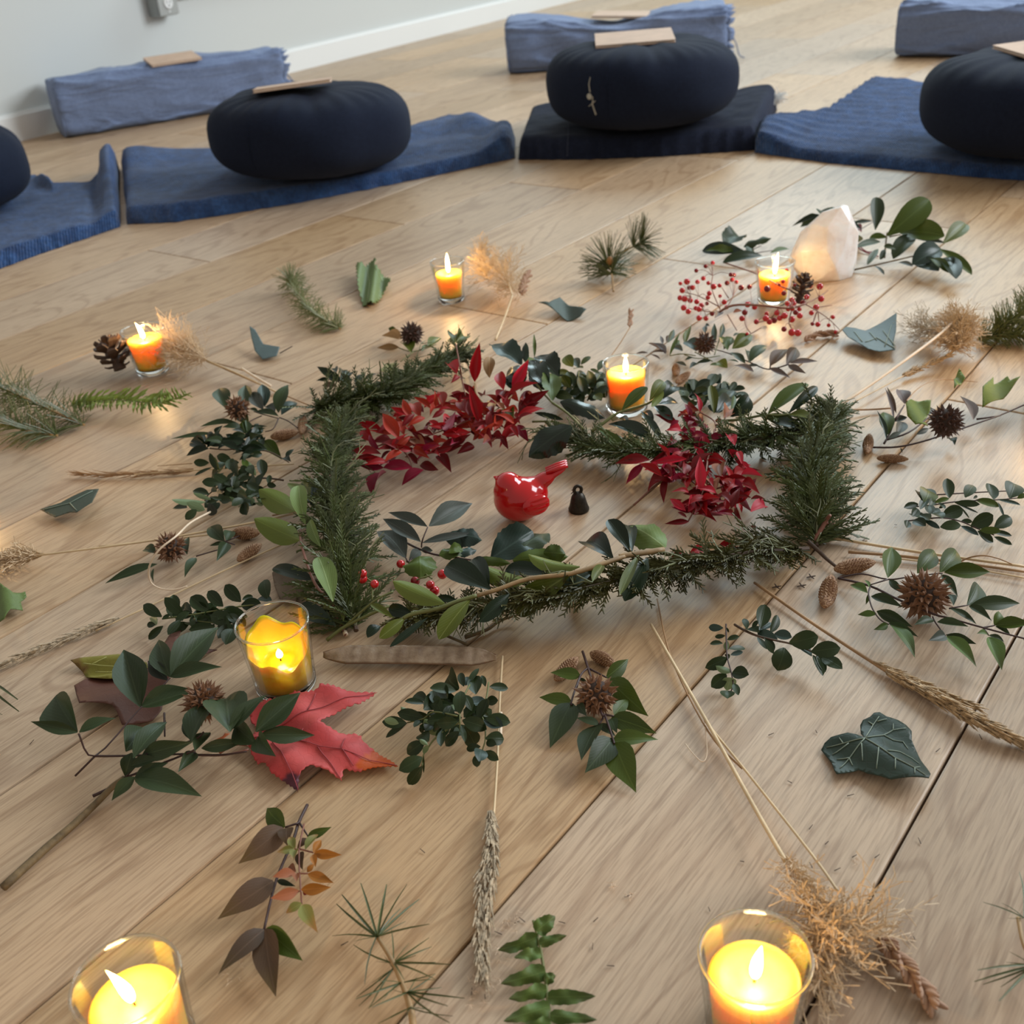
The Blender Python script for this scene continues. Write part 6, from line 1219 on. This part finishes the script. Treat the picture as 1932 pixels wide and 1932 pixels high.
b_ = obj('body', bm, plain('glossy_red_glaze', (0.50, 0.004, 0.007), .12, Coat_Weight=.5, Coat_Roughness=.05, Specular_IOR_Level=.4), o); m = b_.modifiers.new('r', 'REMESH'); m.mode = 'VOXEL'; m.voxel_size = .0010; m.use_smooth_shade = True; m = b_.modifiers.new('s', 'SMOOTH'); m.iterations = 40; m.factor = .5
rm = b_.data.materials[0]
bm = bmesh.new(); r = bmesh.ops.create_uvsphere(bm, u_segments=28, v_segments=18, radius=1.0)['verts']
for v in r:
    g_ = 0.10 * math.sin(v.co.z * 13) * max(0, v.co.x + .6); v.co = V((v.co.x * .0155, v.co.y * (.0035) * (1 + g_ * 4) - .0005 * g_, v.co.z * .0105))
W_ = smooth(obj('wing', bm, rm, o, Matrix.Translation((.0165, -.0185, .0245)) @ Matrix.Rotation(.42, 4, 'Z') @ Matrix.Rotation(-.25, 4, 'X')))
for k in (-1, 0, 1):
    bm = bmesh.new(); tube(bm, [V((.030 + .0, .010 + k * .0042, .0475)), V((.042, .011 + k * .0046, .0508)), V((.0525, .012 + k * .0048, .0528))], .0021, .0024, 10); smooth(obj('tail_feather', bm, rm, o))
# --- black bell
bb = at(*K6(1402, 375)); o = thing('black_bell', 'small dark metal bell with a looped top, right of the red bird', 'bell', bb, 0)
bmx = plain('blackened_iron', (0.030, 0.024, 0.018), .45, 300, .3, .2, Metallic=.6)
bm = bmesh.new(); lathe(bm, [(.0085, .0008), (.0098, 0), (.0102, .002), (.0092, .0045), (.0080, .009), (.0068, .0145), (.0050, .0180), (.0030, .0195), (0, .0198)], 28); smooth(obj('bell_body', bm, bmx, o))
bm = bmesh.new(); pr = [(.0035 * math.cos(a), .0004 * math.cos(a), .0225 + .0042 * math.sin(a)) for a in [2 * math.pi * k / 18 for k in range(19)]]; tube(bm, pr, .0017, n=8, cap=False); smooth(obj('loop', bm, bmx, o))
bm = bmesh.new(); tube(bm, [(-.0035, 0, .0215), (-.0055, -.001, .0205), (-.0068, -.001, .0190)], .0006, .0003, 5); tube(bm, [(-.0035, 0, .0225), (-.0060, .001, .0222)], .0005, .0003, 5); obj('wire_end', bm, bmx, o)
# --- bean pod
pa, pb2 = at(612, 1243, .004), at(937, 1248, .004); o = thing('bean_pod', 'long flat brown bean pod beside the yellow candle', 'seed pod', (pa + pb2) / 2, 0); pl_ = V(o.location)
d = (pb2 - pa); Lp = d.length; d.normalize(); nrm = V((-d.y, d.x, 0)); bm = bmesh.new(); rows = []; n = 90
def podw(t_): return .0082 * min(1, max(.03, (t_ / .14) ** .75) if t_ < .14 else 1) * (1 if t_ < .86 else max(.03, 1 - ((t_ - .86) / .14) ** 1.5))
for i in range(n + 1):
    t_ = i / n; w = podw(t_); c = pa.lerp(pb2, t_) + nrm * (.0018 * math.sin(t_ * 3.0)); row = []
    for j in range(13):
        s = j / 6 - 1; bump = .0012 * math.exp(-(s / .6) ** 2) * (0.5 + 0.5 * math.cos(t_ * 2 * math.pi * 11)); z = .004 + .0022 * s + bump * (1 if .06 < t_ < .93 else 0) + .0006 * noise.noise(c * 300)
        row.append(bm.verts.new(c + nrm * w * s + V((0, 0, z)) - pl_))
    rows.append(row)
for a, b in zip(rows, rows[1:]):
    for j in range(12): bm.faces.new((a[j], b[j], b[j + 1], a[j + 1]))
t = NT('bean_pod_skin'); v = t.noise(t.coord('Object'), 130, 5); v2 = t.noise(t.coord('Object', (1, 1, 1)), 700, 3); c = t.mix(t.ramp(v, (.3, (0, 0, 0)), (.7, (1, 1, 1))), (.20, .125, .075), (.38, .28, .19)); b = t.bsdf(c, .42); t.bump(v2, b, .3, .001); pm_ = t.done(b)
bmesh.ops.recalc_face_normals(bm, faces=bm.faces); s_ = smooth(obj('shell', bm, pm_, o)); s_.modifiers.new('t', 'SOLIDIFY').thickness = .0010
for s in (-1, 1):
    bm = bmesh.new(); tube(bm, [rows_ for rows_ in [pa.lerp(pb2, i / n) + nrm * (.0018 * math.sin(i / n * 3.0) + podw(i / n) * s) + V((0, 0, .004 + .0022 * s)) - pl_ for i in range(n + 1)]], .00075, .0006, 5); obj('seam', bm, plain('pod_seam_brown', (.16, .085, .04), .5), o)

# --- ivy and loose leaves
IVY = plate_mat('ivy_surface', (0.030, 0.050, 0.036), .42, 60); IVYB = plate_mat('blue_ivy_surface', (0.085, 0.125, 0.125), .45, 60); IVYD = plate_mat('dark_ivy_surface', (0.045, 0.066, 0.048), .5, 60)
veinm = plain('pale_ivy_vein', (0.20, 0.25, 0.19), .5)
def zig(outl, step, amp):
    out = []
    for (xa, ya), (xb, yb) in zip(outl, outl[1:] + outl[:1]):
        l_ = math.hypot(xb - xa, yb - ya); n = max(2, int(l_ / step))
        for k in range(n): s = amp if k % 2 else -amp; out.append((xa + (xb - xa) * k / n + (yb - ya) / l_ * s, ya + (yb - ya) * k / n - (xb - xa) / l_ * s))
    return out
def loose(label, crop, outl, mat, zf, vn=None, r=.0005, pet=None, name='ivy_leaf', vm=None, step=.003):
    pts = [at(*crop(x, y)) for x, y in outl]; x0, x1, y0, y1 = min(p.x for p in pts), max(p.x for p in pts), min(p.y for p in pts), max(p.y for p in pts); c = sum(pts, V()) / len(pts)
    o = thing(name, label, 'leaf', c, 0, 'loose leaves on the floor'); plate('blade', crop, outl, mat, zf, o, c, step=step)
    if vn: veins(o, c, crop, vn, vm or veinm, lambda p: zf((p.x - x0) / (x1 - x0), (p.y - y0) / (y1 - y0)), r)
    if pet: stems(o, c, crop, pet, 'dstem', .0009, .0007, name='petiole')
    return o
loose('large dark ivy leaf with pale veins, lower right', M7, [(812, 545), (757, 470), (752, 330), (790, 260), (890, 230), (940, 185), (1020, 175), (1110, 225), (1280, 258), (1390, 320), (1470, 410), (1472, 530), (1540, 680), (1600, 820), (1680, 950), (1728, 1050), (1700, 1130), (1450, 1122), (1180, 1122), (1040, 1055), (860, 985), (740, 920), (640, 940), (430, 975), (395, 920), (360, 790), (290, 690), (215, 590), (260, 510), (350, 455), (580, 440), (700, 480)], IVY,
    lambda u, v: .003 + .006 * math.exp(-((u - .6) / .35) ** 2) + .004 * (1 - v) * u + .0015 * math.sin(u * 9 + v * 7), '815,555 610,745 470,885;815,555 580,565 290,568;815,555 930,340 1010,240;815,555 1080,485 1210,410 1390,380;815,555 1000,690 1230,870 1500,1000 1660,1100;600,745 430,742;1080,485 1210,550 1350,560 1420,660;1120,760 1300,750 1470,820 1570,900;1000,710 975,960;1230,880 1230,1010;765,620 785,820;930,340 860,290;990,300 1120,270;1210,410 1210,330;510,560 460,490;600,745 650,850;1500,1000 1580,965;1500,1000 1500,1085;590,580 370,670', .00045)
loose('blue-green ivy leaf with raised edges, upper right', N3, [(140, 430), (180, 392), (270, 388), (370, 410), (520, 368), (668, 320), (668, 440), (640, 540), (665, 590), (520, 602), (400, 582), (300, 530), (200, 490)], IVYB, lambda u, v: .007 + .016 * math.sqrt((u - .35) ** 2 + .03) * (.4 + v) , '655,580 480,480 370,520;660,560 540,430;480,500 410,430;340,520 260,430;560,560 620,400', .0007)
loose('small curled blue-green leaf with a stalk, near the farthest-left candle', G(0, 1), [(1430, 480), (1460, 490), (1500, 540), (1590, 545), (1570, 585), (1490, 602), (1450, 570), (1435, 520)], IVYB, lambda u, v: .004 + .018 * (1 - u) * v + .01 * u * v, None, .0005, '1585,550,.012 1620,530,.014 1655,510,.016')
loose('small curled dark ivy leaf behind the wreath', G(1, 1), [(1118, 315), (1180, 322), (1240, 283), (1290, 312), (1390, 342), (1355, 365), (1280, 372), (1200, 345)], IVYD, lambda u, v: .004 + .012 * v + .004 * math.sin(u * 8))
loose('grey-green ivy leaf lying at the left', C1, [(220, 1745), (330, 1722), (400, 1690), (470, 1660), (530, 1655), (500, 1740), (420, 1790), (380, 1780), (300, 1792)], IVYD, lambda u, v: .003 + .013 * u * (1 - v) + .008 * v, '240,1750 380,1730 500,1670;380,1730 420,1780', .0006)
TG = plate_mat('torn_green_leaf', (0.13, 0.19, 0.055), .5)
loose('torn light green leaf at the left edge of the photo', C2, [(-60, 500), (0, 525), (70, 585), (120, 605), (200, 570), (208, 600), (165, 640), (175, 690), (100, 715), (50, 770), (10, 772), (0, 690), (-60, 660)], TG, lambda u, v: .004 + .010 * v + .004 * math.sin(u * 9 + v * 5), name='torn_leaf')
loose('crumpled green fern tip standing up left of the farthest candle', N6, zig([(650, 290), (715, 285), (745, 252), (790, 258), (785, 300), (860, 355), (892, 392), (840, 435), (770, 525), (690, 522), (660, 430)], 11, 6), TG, lambda u, v: .005 + .012 * v + .005 * math.sin(u * 14), '720,290 740,400 720,510;780,310 830,380 800,440', .0006, name='fern_tip', vm=plain('pale_green_vein', (.22, .27, .1), .6))

# --- ferns
o, L = sprig('fern_frond', 'lime-green fern frond in front of the leftmost candles', 'fern', (600, 1260), N5)
stems(o, L, N5, '-180,1330,.010 0,1285,.014 400,1255,.02 900,1290,.018 1270,1170,.010', 'gstem', .0008, .0004)
P = curve_pts([at(*N5(x, y), z) for x, y, z in ((-180, 1330, .010), (0, 1285, .014), (400, 1255, .02), (900, 1290, .018), (1270, 1170, .010))], 12); rng = random.Random(4)
for k in range(2, 47):
    p = P[k]; ax = (P[k + 1] - P[k - 1]).normalized() if k < len(P) - 1 else (P[k] - P[k - 1]).normalized(); sd = ax.cross(V((0, 0, 1))).normalized()
    for sg in (-1, 1):
        l_ = .024 * math.sin(math.pi * min(1, (k / 48) * .92 + .06)) ** .7 * rng.uniform(.85, 1.1); T = p + (sd * sg + ax * .55).normalized() * l_; T.z = max(.003, p.z + rng.uniform(-.008, .004) + .008 * (sg < 0)); place_leaf(o, L, 'fer', p, T, .20, rng.uniform(-25, 25), 'lim', False, rng, 'leaflet')
o, L = sprig('fern_frond', 'green fern frond with wide leaflets at the bottom edge', 'fern', (1460, 620), N8)
stems(o, L, N8, '1400,335,.006 1440,480,.005 1465,620,.004 1500,880,.004 1515,1060,.004', 'gstem', .0008, .0011)
leaves(o, L, N8, '1415 405 1545 305 w.66;1430 440 1168 528 w.36;1440 482 1620 430 w.36;1450 550 1275 575 w.48;1480 665 1188 745 w.36;1480 720 1548 690 w.85;1490 785 1238 845 w.36;1495 832 1808 826 w.30;1510 895 1205 990 w.34;1510 955 1818 980 w.28;1515 1000 1330 1020 w.4;1515 1040 1400 1100 w.5;1520 1060 1850 1120 w.3', 'fer', 'fer', .006, seed=131, rollv=18, lmax=.08, name='leaflet')

# --- pines
o, L = sprig('pine_sprig', 'sparse pine sprig with separate long needles at the bottom of the photo', 'pine sprig', (490, 610), N8)
stems(o, L, N8, '385,440,.010 490,610,.012 590,860,.010 625,1060,.008', 'ostem', .0013, .0022)
NB = '385 440:120 225,155 165,278 90,447 98,580 98,660 195,425 180,92 435,235 470,725 358,570 340,305 750,540 255,200 420|490 610:230 490,475 380,725 445,740 505,765 605,860 620,595 480,760 715,560 720,640 560,380 600|490 645:250 830,330 910,430 560,265 890,350 740|540 740:380 730,760 680,765 720,245 845,420 860,330 905|585 800:955 840,845 890,805 770,860 1000,350 900,480 780,765 680,640 700|600 900:880 955,390 1005,520 1000,700 860,470 960,740 915,560 1010'
nd = leaf_mesh('needle', [(0, .8), (.5, 1), (1, .3)], .03, .012, 3); LEAF['needle'] = ([nd], .028, .09); LM['ndl'] = MT['pine']; rng = random.Random(8)
def needle_parts(o, L, crop, text, z=.012, w=.038, mat='ndl'):
    for grp in text.split('|'):
        b_, tt = grp.split(':'); bx, by = map(float, b_.split())
        for tp in tt.split(','):
            x, y = map(float, tp.split()); B = at(*crop(bx, by), z); T = solve_tip(B, *crop(x, y), rng.choice((.004, .012, .024)), .075); place_leaf(o, L, 'needle', B, T, w, rng.uniform(-30, 30), mat, False, rng, 'needle')
needle_parts(o, L, N8, NB)
o, L = sprig('pine_sprig', 'pine sprig mostly outside the lower right edge of the photo', 'pine sprig', (1960, 1130), G(2, 3))
stems(o, L, G(2, 3), '1900,850,.01 1930,1000,.012 2000,1130,.012 2100,1300,.01', 'ostem', .0014)
needle_parts(o, L, G(2, 3), '1990 1120:1650 1210,1670 1145,1700 1225,1790 1320,1830 1100,1850 1040,1800 1240|1930 850:1805 765,1825 800,1840 850,1905 590,1700 760')
o, L = sprig('pine_sprig', 'few dark pine needles poking in at the left edge', 'pine sprig', (-120, 1240), C2)
stems(o, L, C2, '-160,1150,.01 -120,1240,.01 -180,1500,.01', 'ostem', .0014); needle_parts(o, L, C2, '-140 1150:130 1315,140 1400,-40 1500|-140 1350:18 1425')
LM['ndm'] = MT['pinel']
for lab, crop, st, Ln, n, mat, wh, sd in (
    ('long-needled pine sprig at the left edge', C1, [(440, 1275, .006), (250, 1190, .016), (0, 1080, .02), (-120, 1060, .02)], .042, 300, 'pine', None, 1),
    ('pine sprig spread under another one at the left edge', C1, [(300, 1330, .006), (130, 1300, .012), (-60, 1230, .016)], .040, 220, 'pine', None, 2),
    ('feathery light pine sprig left of the fern tip', N6, [(530, 672, .004), (400, 600, .012), (300, 520, .016), (200, 370, .018), (180, 330, .018)], .030, 420, 'pinel', None, 3),
    ('pine sprig with whorled needles and a brown bud, behind the wreath', G(1, 1), [(1540, 200, .004), (1530, 100, .018), (1510, 40, .026)], .050, 230, 'pine', [.5, .75, .9], 4),
    ('pine sprig just behind the whorled one', G(1, 0), [(1560, 1440, .012), (1640, 1400, .02), (1700, 1375, .024)], .046, 170, 'pine', [.6, .95], 5),
    ('upright light pine sprig at the right edge', N3, [(1470, 420, .004), (1650, 385, .008), (1850, 380, .010), (2000, 400, .010)], .028, 330, 'pinel', None, 6),
    ('light pine sprig rising at the right edge behind another', N3, [(1640, 350, .010), (1780, 250, .022), (1950, 130, .032), (2020, 60, .036)], .030, 360, 'pinel', None, 7)):
    loc = at(*crop(*st[0][:2])); o = thing('pine_sprig', lab, 'pine sprig', loc, 0, 'pine sprigs among the arrangement'); pp = [at(*crop(x, y), z) for x, y, z in st]
    bm = bmesh.new(); tube(bm, [p - loc for p in curve_pts(pp, 6)], .0017, .0010, 6); obj('stem', bm, MT['ostem'], o)
    needles(o, loc, pp, Ln, n, .00065, mat, sd, 1.0, .45, whorl=wh)
    if sd == 4:
        p = at(*G(1, 1)(1518, 45), .030); bm = bmesh.new(); lathe(bm, [(0, 0), (.0042, .002), (.0052, .007), (.0036, .013), (0, .016)], 12); smooth(obj('bud', bm, plain('brown_bud', (.30, .15, .05), .6), o, Matrix.Translation(p - loc) @ Matrix.Rotation(.6, 4, 'X')))

# --- dried grasses
def gr(label, crop, stalks, name='dried_grass'):
    c0 = stalks[0][1][0]; loc = at(*crop(*c0[:2])); o = thing(name, label, 'dried grass', loc, 0, 'dried grass stalks laid outward')
    for mat, pts, ra, rb in stalks:
        bm = bmesh.new(); tube(bm, [p - loc for p in curve_pts([at(*crop(p[0], p[1]), p[2] if len(p) > 2 else .004) for p in pts], 6)], ra, rb, 6); smooth(obj('stalk', bm, MT[mat], o))
    return o, loc
cp = lambda crop, pts: [at(*crop(p[0], p[1]), p[2] if len(p) > 2 else .005) for p in pts]
o, L = gr('dried grass with a pale fluffy plume right of the leftmost candle', K8, [('strawd', [(1700, 435), (1230, 240, .004), (700, 10, .012), (420, -115, .02)], .0009, .0008), ('straw', [(1240, 250), (800, 40, .012), (430, -120, .022)], .0013, .001), ('straw', [(1000, 130), (760, 30, .010), (420, -110, .02)], .0012, .0009), ('strawp', [(1150, 170, .006), (980, 70, .012), (820, -30, .016)], .0018, .0016)])
plume(o, L, cp(N5, [(1500, 770, .020), (1330, 700, .026), (1150, 600, .034)]), .052, 210, 'plume', 141, .00022, 6, .75)
o, L = gr('dried grass with a glowing plume right of the farthest candle', G(1, 1), [('straw', [(872, 475, .012), (920, 360, .02), (968, 225, .034)], .0016, .0012), ('straw', [(968, 225, .034), (940, 130, .036), (900, 80, .034)], .0012, .0007)])
plume(o, L, cp(N6, [(1730, 420, .030), (1690, 300, .036), (1560, 230, .034)]), .050, 120, 'plume', 142, .0003, 6, .7, curl=.8)
plume(o, L, cp(N6, [(1560, 320, .02), (1530, 230, .034), (1520, 150, .045)]), .030, 110, 'plume', 143, .0003, 5, .6)
o, L = gr('bent pale straw with a round tan plume, right of the wreath', N3, [('strawp', [(-60, 1180, .012), (400, 880, .022), (900, 525, .034), (1120, 355, .038), (1200, 280, .04), (1310, 185, .036)], .0017, .0015), ('straw', [(-20, 1170, .008), (400, 960, .006), (760, 770, .006), (1160, 580, .012), (1280, 470, .018)], .0009, .0008), ('strawd', [(100, 1060, .010), (130, 1100, .008), (400, 1105, .004), (640, 1090, .004)], .0011, .001)])
plume(o, L, cp(N3, [(1230, 540, .012), (1270, 420, .024), (1300, 260, .036)]), .030, 420, 'plume', 144, .00028, 7, 1.0, curl=2.4)
plume(o, L, cp(N3, [(1150, 330, .024), (1040, 320, .02), (920, 300, .016)]), .034, 90, 'earg', 145, .0002, 6, .9)
ear(o, L, cp(N3, [(740, 775, .006), (950, 680, .008), (1200, 570, .014)]), .0030, 120, 'ear', 146, L=.008)
o, L = gr('thin curled grass blade beside the mauve sprig', N3, [('strawd', [(780, 1020, .026), (880, 910, .02), (1000, 838, .014), (1150, 810, .008), (1480, 835, .003)], .0006, .0004)])
o, L = gr('three straight straw stalks reaching from the wreath corner to the right edge', M6, [('straw', [(100, 55), (900, 190), (1960, 335)], .0014, .0012), ('strawd', [(330, 200), (1000, 255), (1960, 382)], .0014, .0012), ('straw', [(620, 245), (1200, 310), (1960, 440)], .0007, .0007), ('strawd', [(1320, 305, .004), (1440, 250, .012), (1570, 233, .016), (1700, 260, .012), (1820, 310, .005)], .0008, .0006)])
o, L = gr('stiff brown stalk with two frayed seed heads, reaching the right edge', M6, [('strawd', [(-525, 478), (0, 845), (600, 1235), (800, 1360)], .0012, .0015)])
ear(o, L, cp(M6, [(560, 1200), (900, 1350), (1200, 1480), (1500, 1610)]), .0016, 150, 'ear', 147, L=.008, fr=.25)
ear(o, L, cp(M6, [(680, 1290), (1100, 1500, .007), (1500, 1730, .008), (1950, 1950)]), .0042, 420, 'ear', 148, L=.010, fr=.25)
o, L = gr('leaning straw bundle ending in a fluffy tan seed head, lower right', PX, [('straw', [(1228, 1178, .006), (1330, 1355, .008), (1430, 1535, .012), (1482, 1625, .014)], .0013, .0016), ('strawd', [(1240, 1130), (1266, 1240), (1336, 1380), (1400, 1450)], .0007, .0007), ('straw', [(1330, 1360, .006), (1402, 1448, .006), (1530, 1610, .008), (1580, 1680, .012)], .0009, .0009), ('strawp', [(1330, 1366), (1334, 1420), (1325, 1437), (1306, 1420), (1293, 1403)], .0005, .0004)])
plume(o, L, cp(PX, [(1482, 1615, .014), (1520, 1680, .018), (1560, 1740, .018)]), .026, 110, 'plume', 149, .00024, 6, .55, curl=.7)
plume(o, L, cp(PX, [(1590, 1690, .014), (1570, 1760, .02), (1540, 1800, .018)]), .038, 100, 'plume', 150, .00026, 6, 1.0, curl=.8)
plume(o, L, cp(PX, [(1520, 1745, .02), (1570, 1770, .022), (1640, 1745, .018)]), .032, 90, 'plume', 151, .00026, 6, 1.0, curl=.8)
o, L = gr('upright straw with a grey furry seed head above the bottom edge', PX, [('straw', [(948, 1238), (943, 1320), (938, 1440), (930, 1560)], .0010, .0009), ('strawp', [(945, 1345), (944, 1400)], .0014, .0014)])
ear(o, L, cp(PX, [(926, 1530), (923, 1600), (905, 1700), (905, 1840)]), .0034, 330, 'earg', 152, L=.008, fr=.3)
ear(o, L, cp(PX, [(932, 1560), (930, 1640), (918, 1740), (916, 1850)]), .0030, 260, 'earg', 153, L=.008, fr=.3)
o, L = gr('thin dried grass with a slender head pointing left, left clump', C1, [('straw', [(1530, 1478, .004), (1010, 1510, .005), (700, 1532, .006)], .0008, .0008), ('strawd', [(1000, 1475), (860, 1485), (820, 1488)], .0005, .0004)])
ear(o, L, cp(C1, [(1010, 1508), (700, 1532), (410, 1530)]), .0028, 120, 'strawd', 154, L=.016, r=.0006, fr=.2)
o, L = gr('long dried grass with a feathery head at the left edge, crossing the spiky ball', G(0, 2), [('straw', [(1700, 0, .006), (1420, 62, .012), (870, 160, .010), (220, 245, .012)], .0012, .0010), ('straw', [(1480, 95, .006), (1080, 140, .006), (560, 195, .008)], .0009, .0008)])
plume(o, L, cp(G(0, 2), [(250, 240, .010), (60, 260, .012), (-150, 300, .012)]), .026, 130, 'plume', 155, .0004, 4, .45, curl=.3)
ear(o, L, cp(G(0, 2), [(250, 235, .010), (60, 255, .012), (-150, 290, .012)]), .004, 110, 'ear', 156, L=.014, fr=.5)
o, L = gr('long straw with a slim seed head lying along the floor at the left edge', PX, [('straw', [(590, 1004, .004), (480, 1050), (272, 1148), (180, 1190)], .0009, .0008)])
ear(o, L, cp(PX, [(225, 1166), (130, 1203), (0, 1256), (-60, 1280)]), .0030, 260, 'earg', 157, L=.009, fr=.3)
o, L = gr('pale grass blade curled into a loop over the spiky ball', G(0, 2), [('strawp', [(1190, 0, .012), (1080, 60, .035), (1000, 135, .048), (900, 215, .045), (845, 310, .03), (850, 390, .012), (900, 430, .005), (980, 440, .004), (1060, 420, .004)], .0011, .0006)])
o, L = gr('bare brown stalk behind the laurel at the left of the wreath', K8, [('strawd', [(1170, 1645, .006), (1300, 1620), (1460, 1600, .008)], .0009, .0009)])
# --- lavender heads and dry twig
def lavender(label, crop, stem, head, seed, rad=.0038):
    loc = at(*crop(*stem[0][:2])); o = thing('lavender_sprig', label, 'lavender', loc, 0, 'dried lavender heads'); bm = bmesh.new(); tube(bm, [p - loc for p in curve_pts(cp(crop, stem), 5)], .0007, .0006, 5); obj('stem', bm, MT['strawd'], o)
    P = curve_pts(cp(crop, head), 8); rng = random.Random(seed); bud = bmesh.new()
    Lh = sum((b - a).length for a, b in zip(P, P[1:])); nb = max(10, int(Lh / .0022) * 3)
    for k in range(nb):
        f = (k + .5) / nb * (len(P) - 1.001); i = int(f); p = P[i].lerp(P[i + 1], f - i); ax = (P[i + 1] - P[i]).normalized(); s = Matrix.Rotation(k * 2.2, 3, ax) @ ax.orthogonal().normalized(); whorl = .55 + .45 * abs(math.sin(k * .5))
        d = (ax + s * .7).normalized(); a = p + s * rad * .35; 
        M = Matrix.Translation(a + d * .002 - loc) @ d.to_track_quat('Z', 'Y').to_matrix().to_4x4() @ Matrix.Diagonal((rad * .36 * whorl, rad * .36 * whorl, rad * .95, 1)); obj('bud', BERRY, MT['lav'], o, M)
    return o
lavender('dried lavender head lying at the lower right beside the fluffy seed head', G(2, 3), [(1090, 940), (1130, 975)], [(1110, 950, .006), (1200, 1050, .007), (1320, 1200, .007), (1420, 1335, .006)], 1, .0052)
lavender('dried lavender head behind the glowing plume', N6, [(1620, 750, .004), (1720, 580, .012), (1800, 420, .022)], [(1800, 420, .022), (1815, 360, .026), (1845, 290, .03)], 2, .006)
lavender('thin dried lavender standing behind the wreath candle', G(1, 1), [(1530, 560, .004), (1580, 490, .012), (1632, 405, .022)], [(1632, 400, .022), (1638, 350, .026), (1640, 310, .03)], 3, .003)
lavender('short dry brown flower stalk right of the red berries', N1, [(1430, 1060, .004), (1480, 1030, .005)], [(1470, 1035, .005), (1620, 970, .006), (1800, 960, .006)], 4, .004)
# --- fallen seeds and fluff
rng = random.Random(77); bm = bmesh.new()
for x, y in [(1490, 1475), (1530, 1560), (1612, 1615), (1530, 1632), (1655, 1615), (1735, 1586), (1605, 1500), (1770, 1415), (1850, 1390), (1560, 1590), (1580, 1640), (1338, 1715), (1428, 1745), (1124, 1735), (1118, 1785), (1185, 1690), (1152, 1822), (797, 1605), (975, 1740), (1455, 1385), (1540, 1380), (1660, 1780), (1725, 1770), (1400, 1625), (940, 1760), (985, 1735), (915, 1880), (890, 1870), (1450, 1040), (1690, 990), (430, 1190), (60, 1400), (650, 1780), (1060, 1740)]:
    p = at(x, y, .0012); a = rng.uniform(0, 3.14); d = V((math.cos(a), math.sin(a), .15)) * rng.uniform(.0012, .0024); tube(bm, [p - d, p, p + d], .0003, .0002, 4)
for x, y in ((1512, 1105), (1530, 1088), (1465, 1107)):
    p = at(x, y, .0015)
    for k in range(4): a = k * 1.7; d = V((math.cos(a), math.sin(a), .1)) * .004; tube(bm, [p, p + d], .0007, .0004, 4)
tag(obj('fallen_seeds', bm, plain('dark_seed', (.055, .030, .018), .7)), 'tiny dark seeds scattered over the floor, lower right', 'seeds', None, 'stuff')
bm = bmesh.new()
for cx_, cy_, n, sp in ((965, 1740, 8, 18), (915, 1845, 14, 30), (950, 1800, 5, 12), (900, 1880, 6, 20), (470, 1795, 6, 12), (440, 1840, 6, 18), (615, 1670, 3, 6), (1155, 1670, 3, 5), (1185, 1690, 4, 6), (1612, 1625, 3, 6), (1000, 1905, 6, 20), (1070, 1880, 4, 8), (1720, 1770, 3, 8)):
    for k in range(n):
        p = at(cx_ + rng.uniform(-sp, sp), cy_ + rng.uniform(-sp, sp), .0012)
        for j in range(4): a = rng.uniform(0, 6.28); d = V((math.cos(a), math.sin(a), rng.uniform(0, .5))) * rng.uniform(.001, .004); tube(bm, [p, p + d * .5 + V((0, 0, .0004)), p + d], .00016, .0001, 3)
tag(obj('grass_fluff', bm, plain('pale_fluff', (.75, .58, .42), .8)), 'pale bits of grass fluff scattered around the seed heads', 'fluff', None, 'stuff')
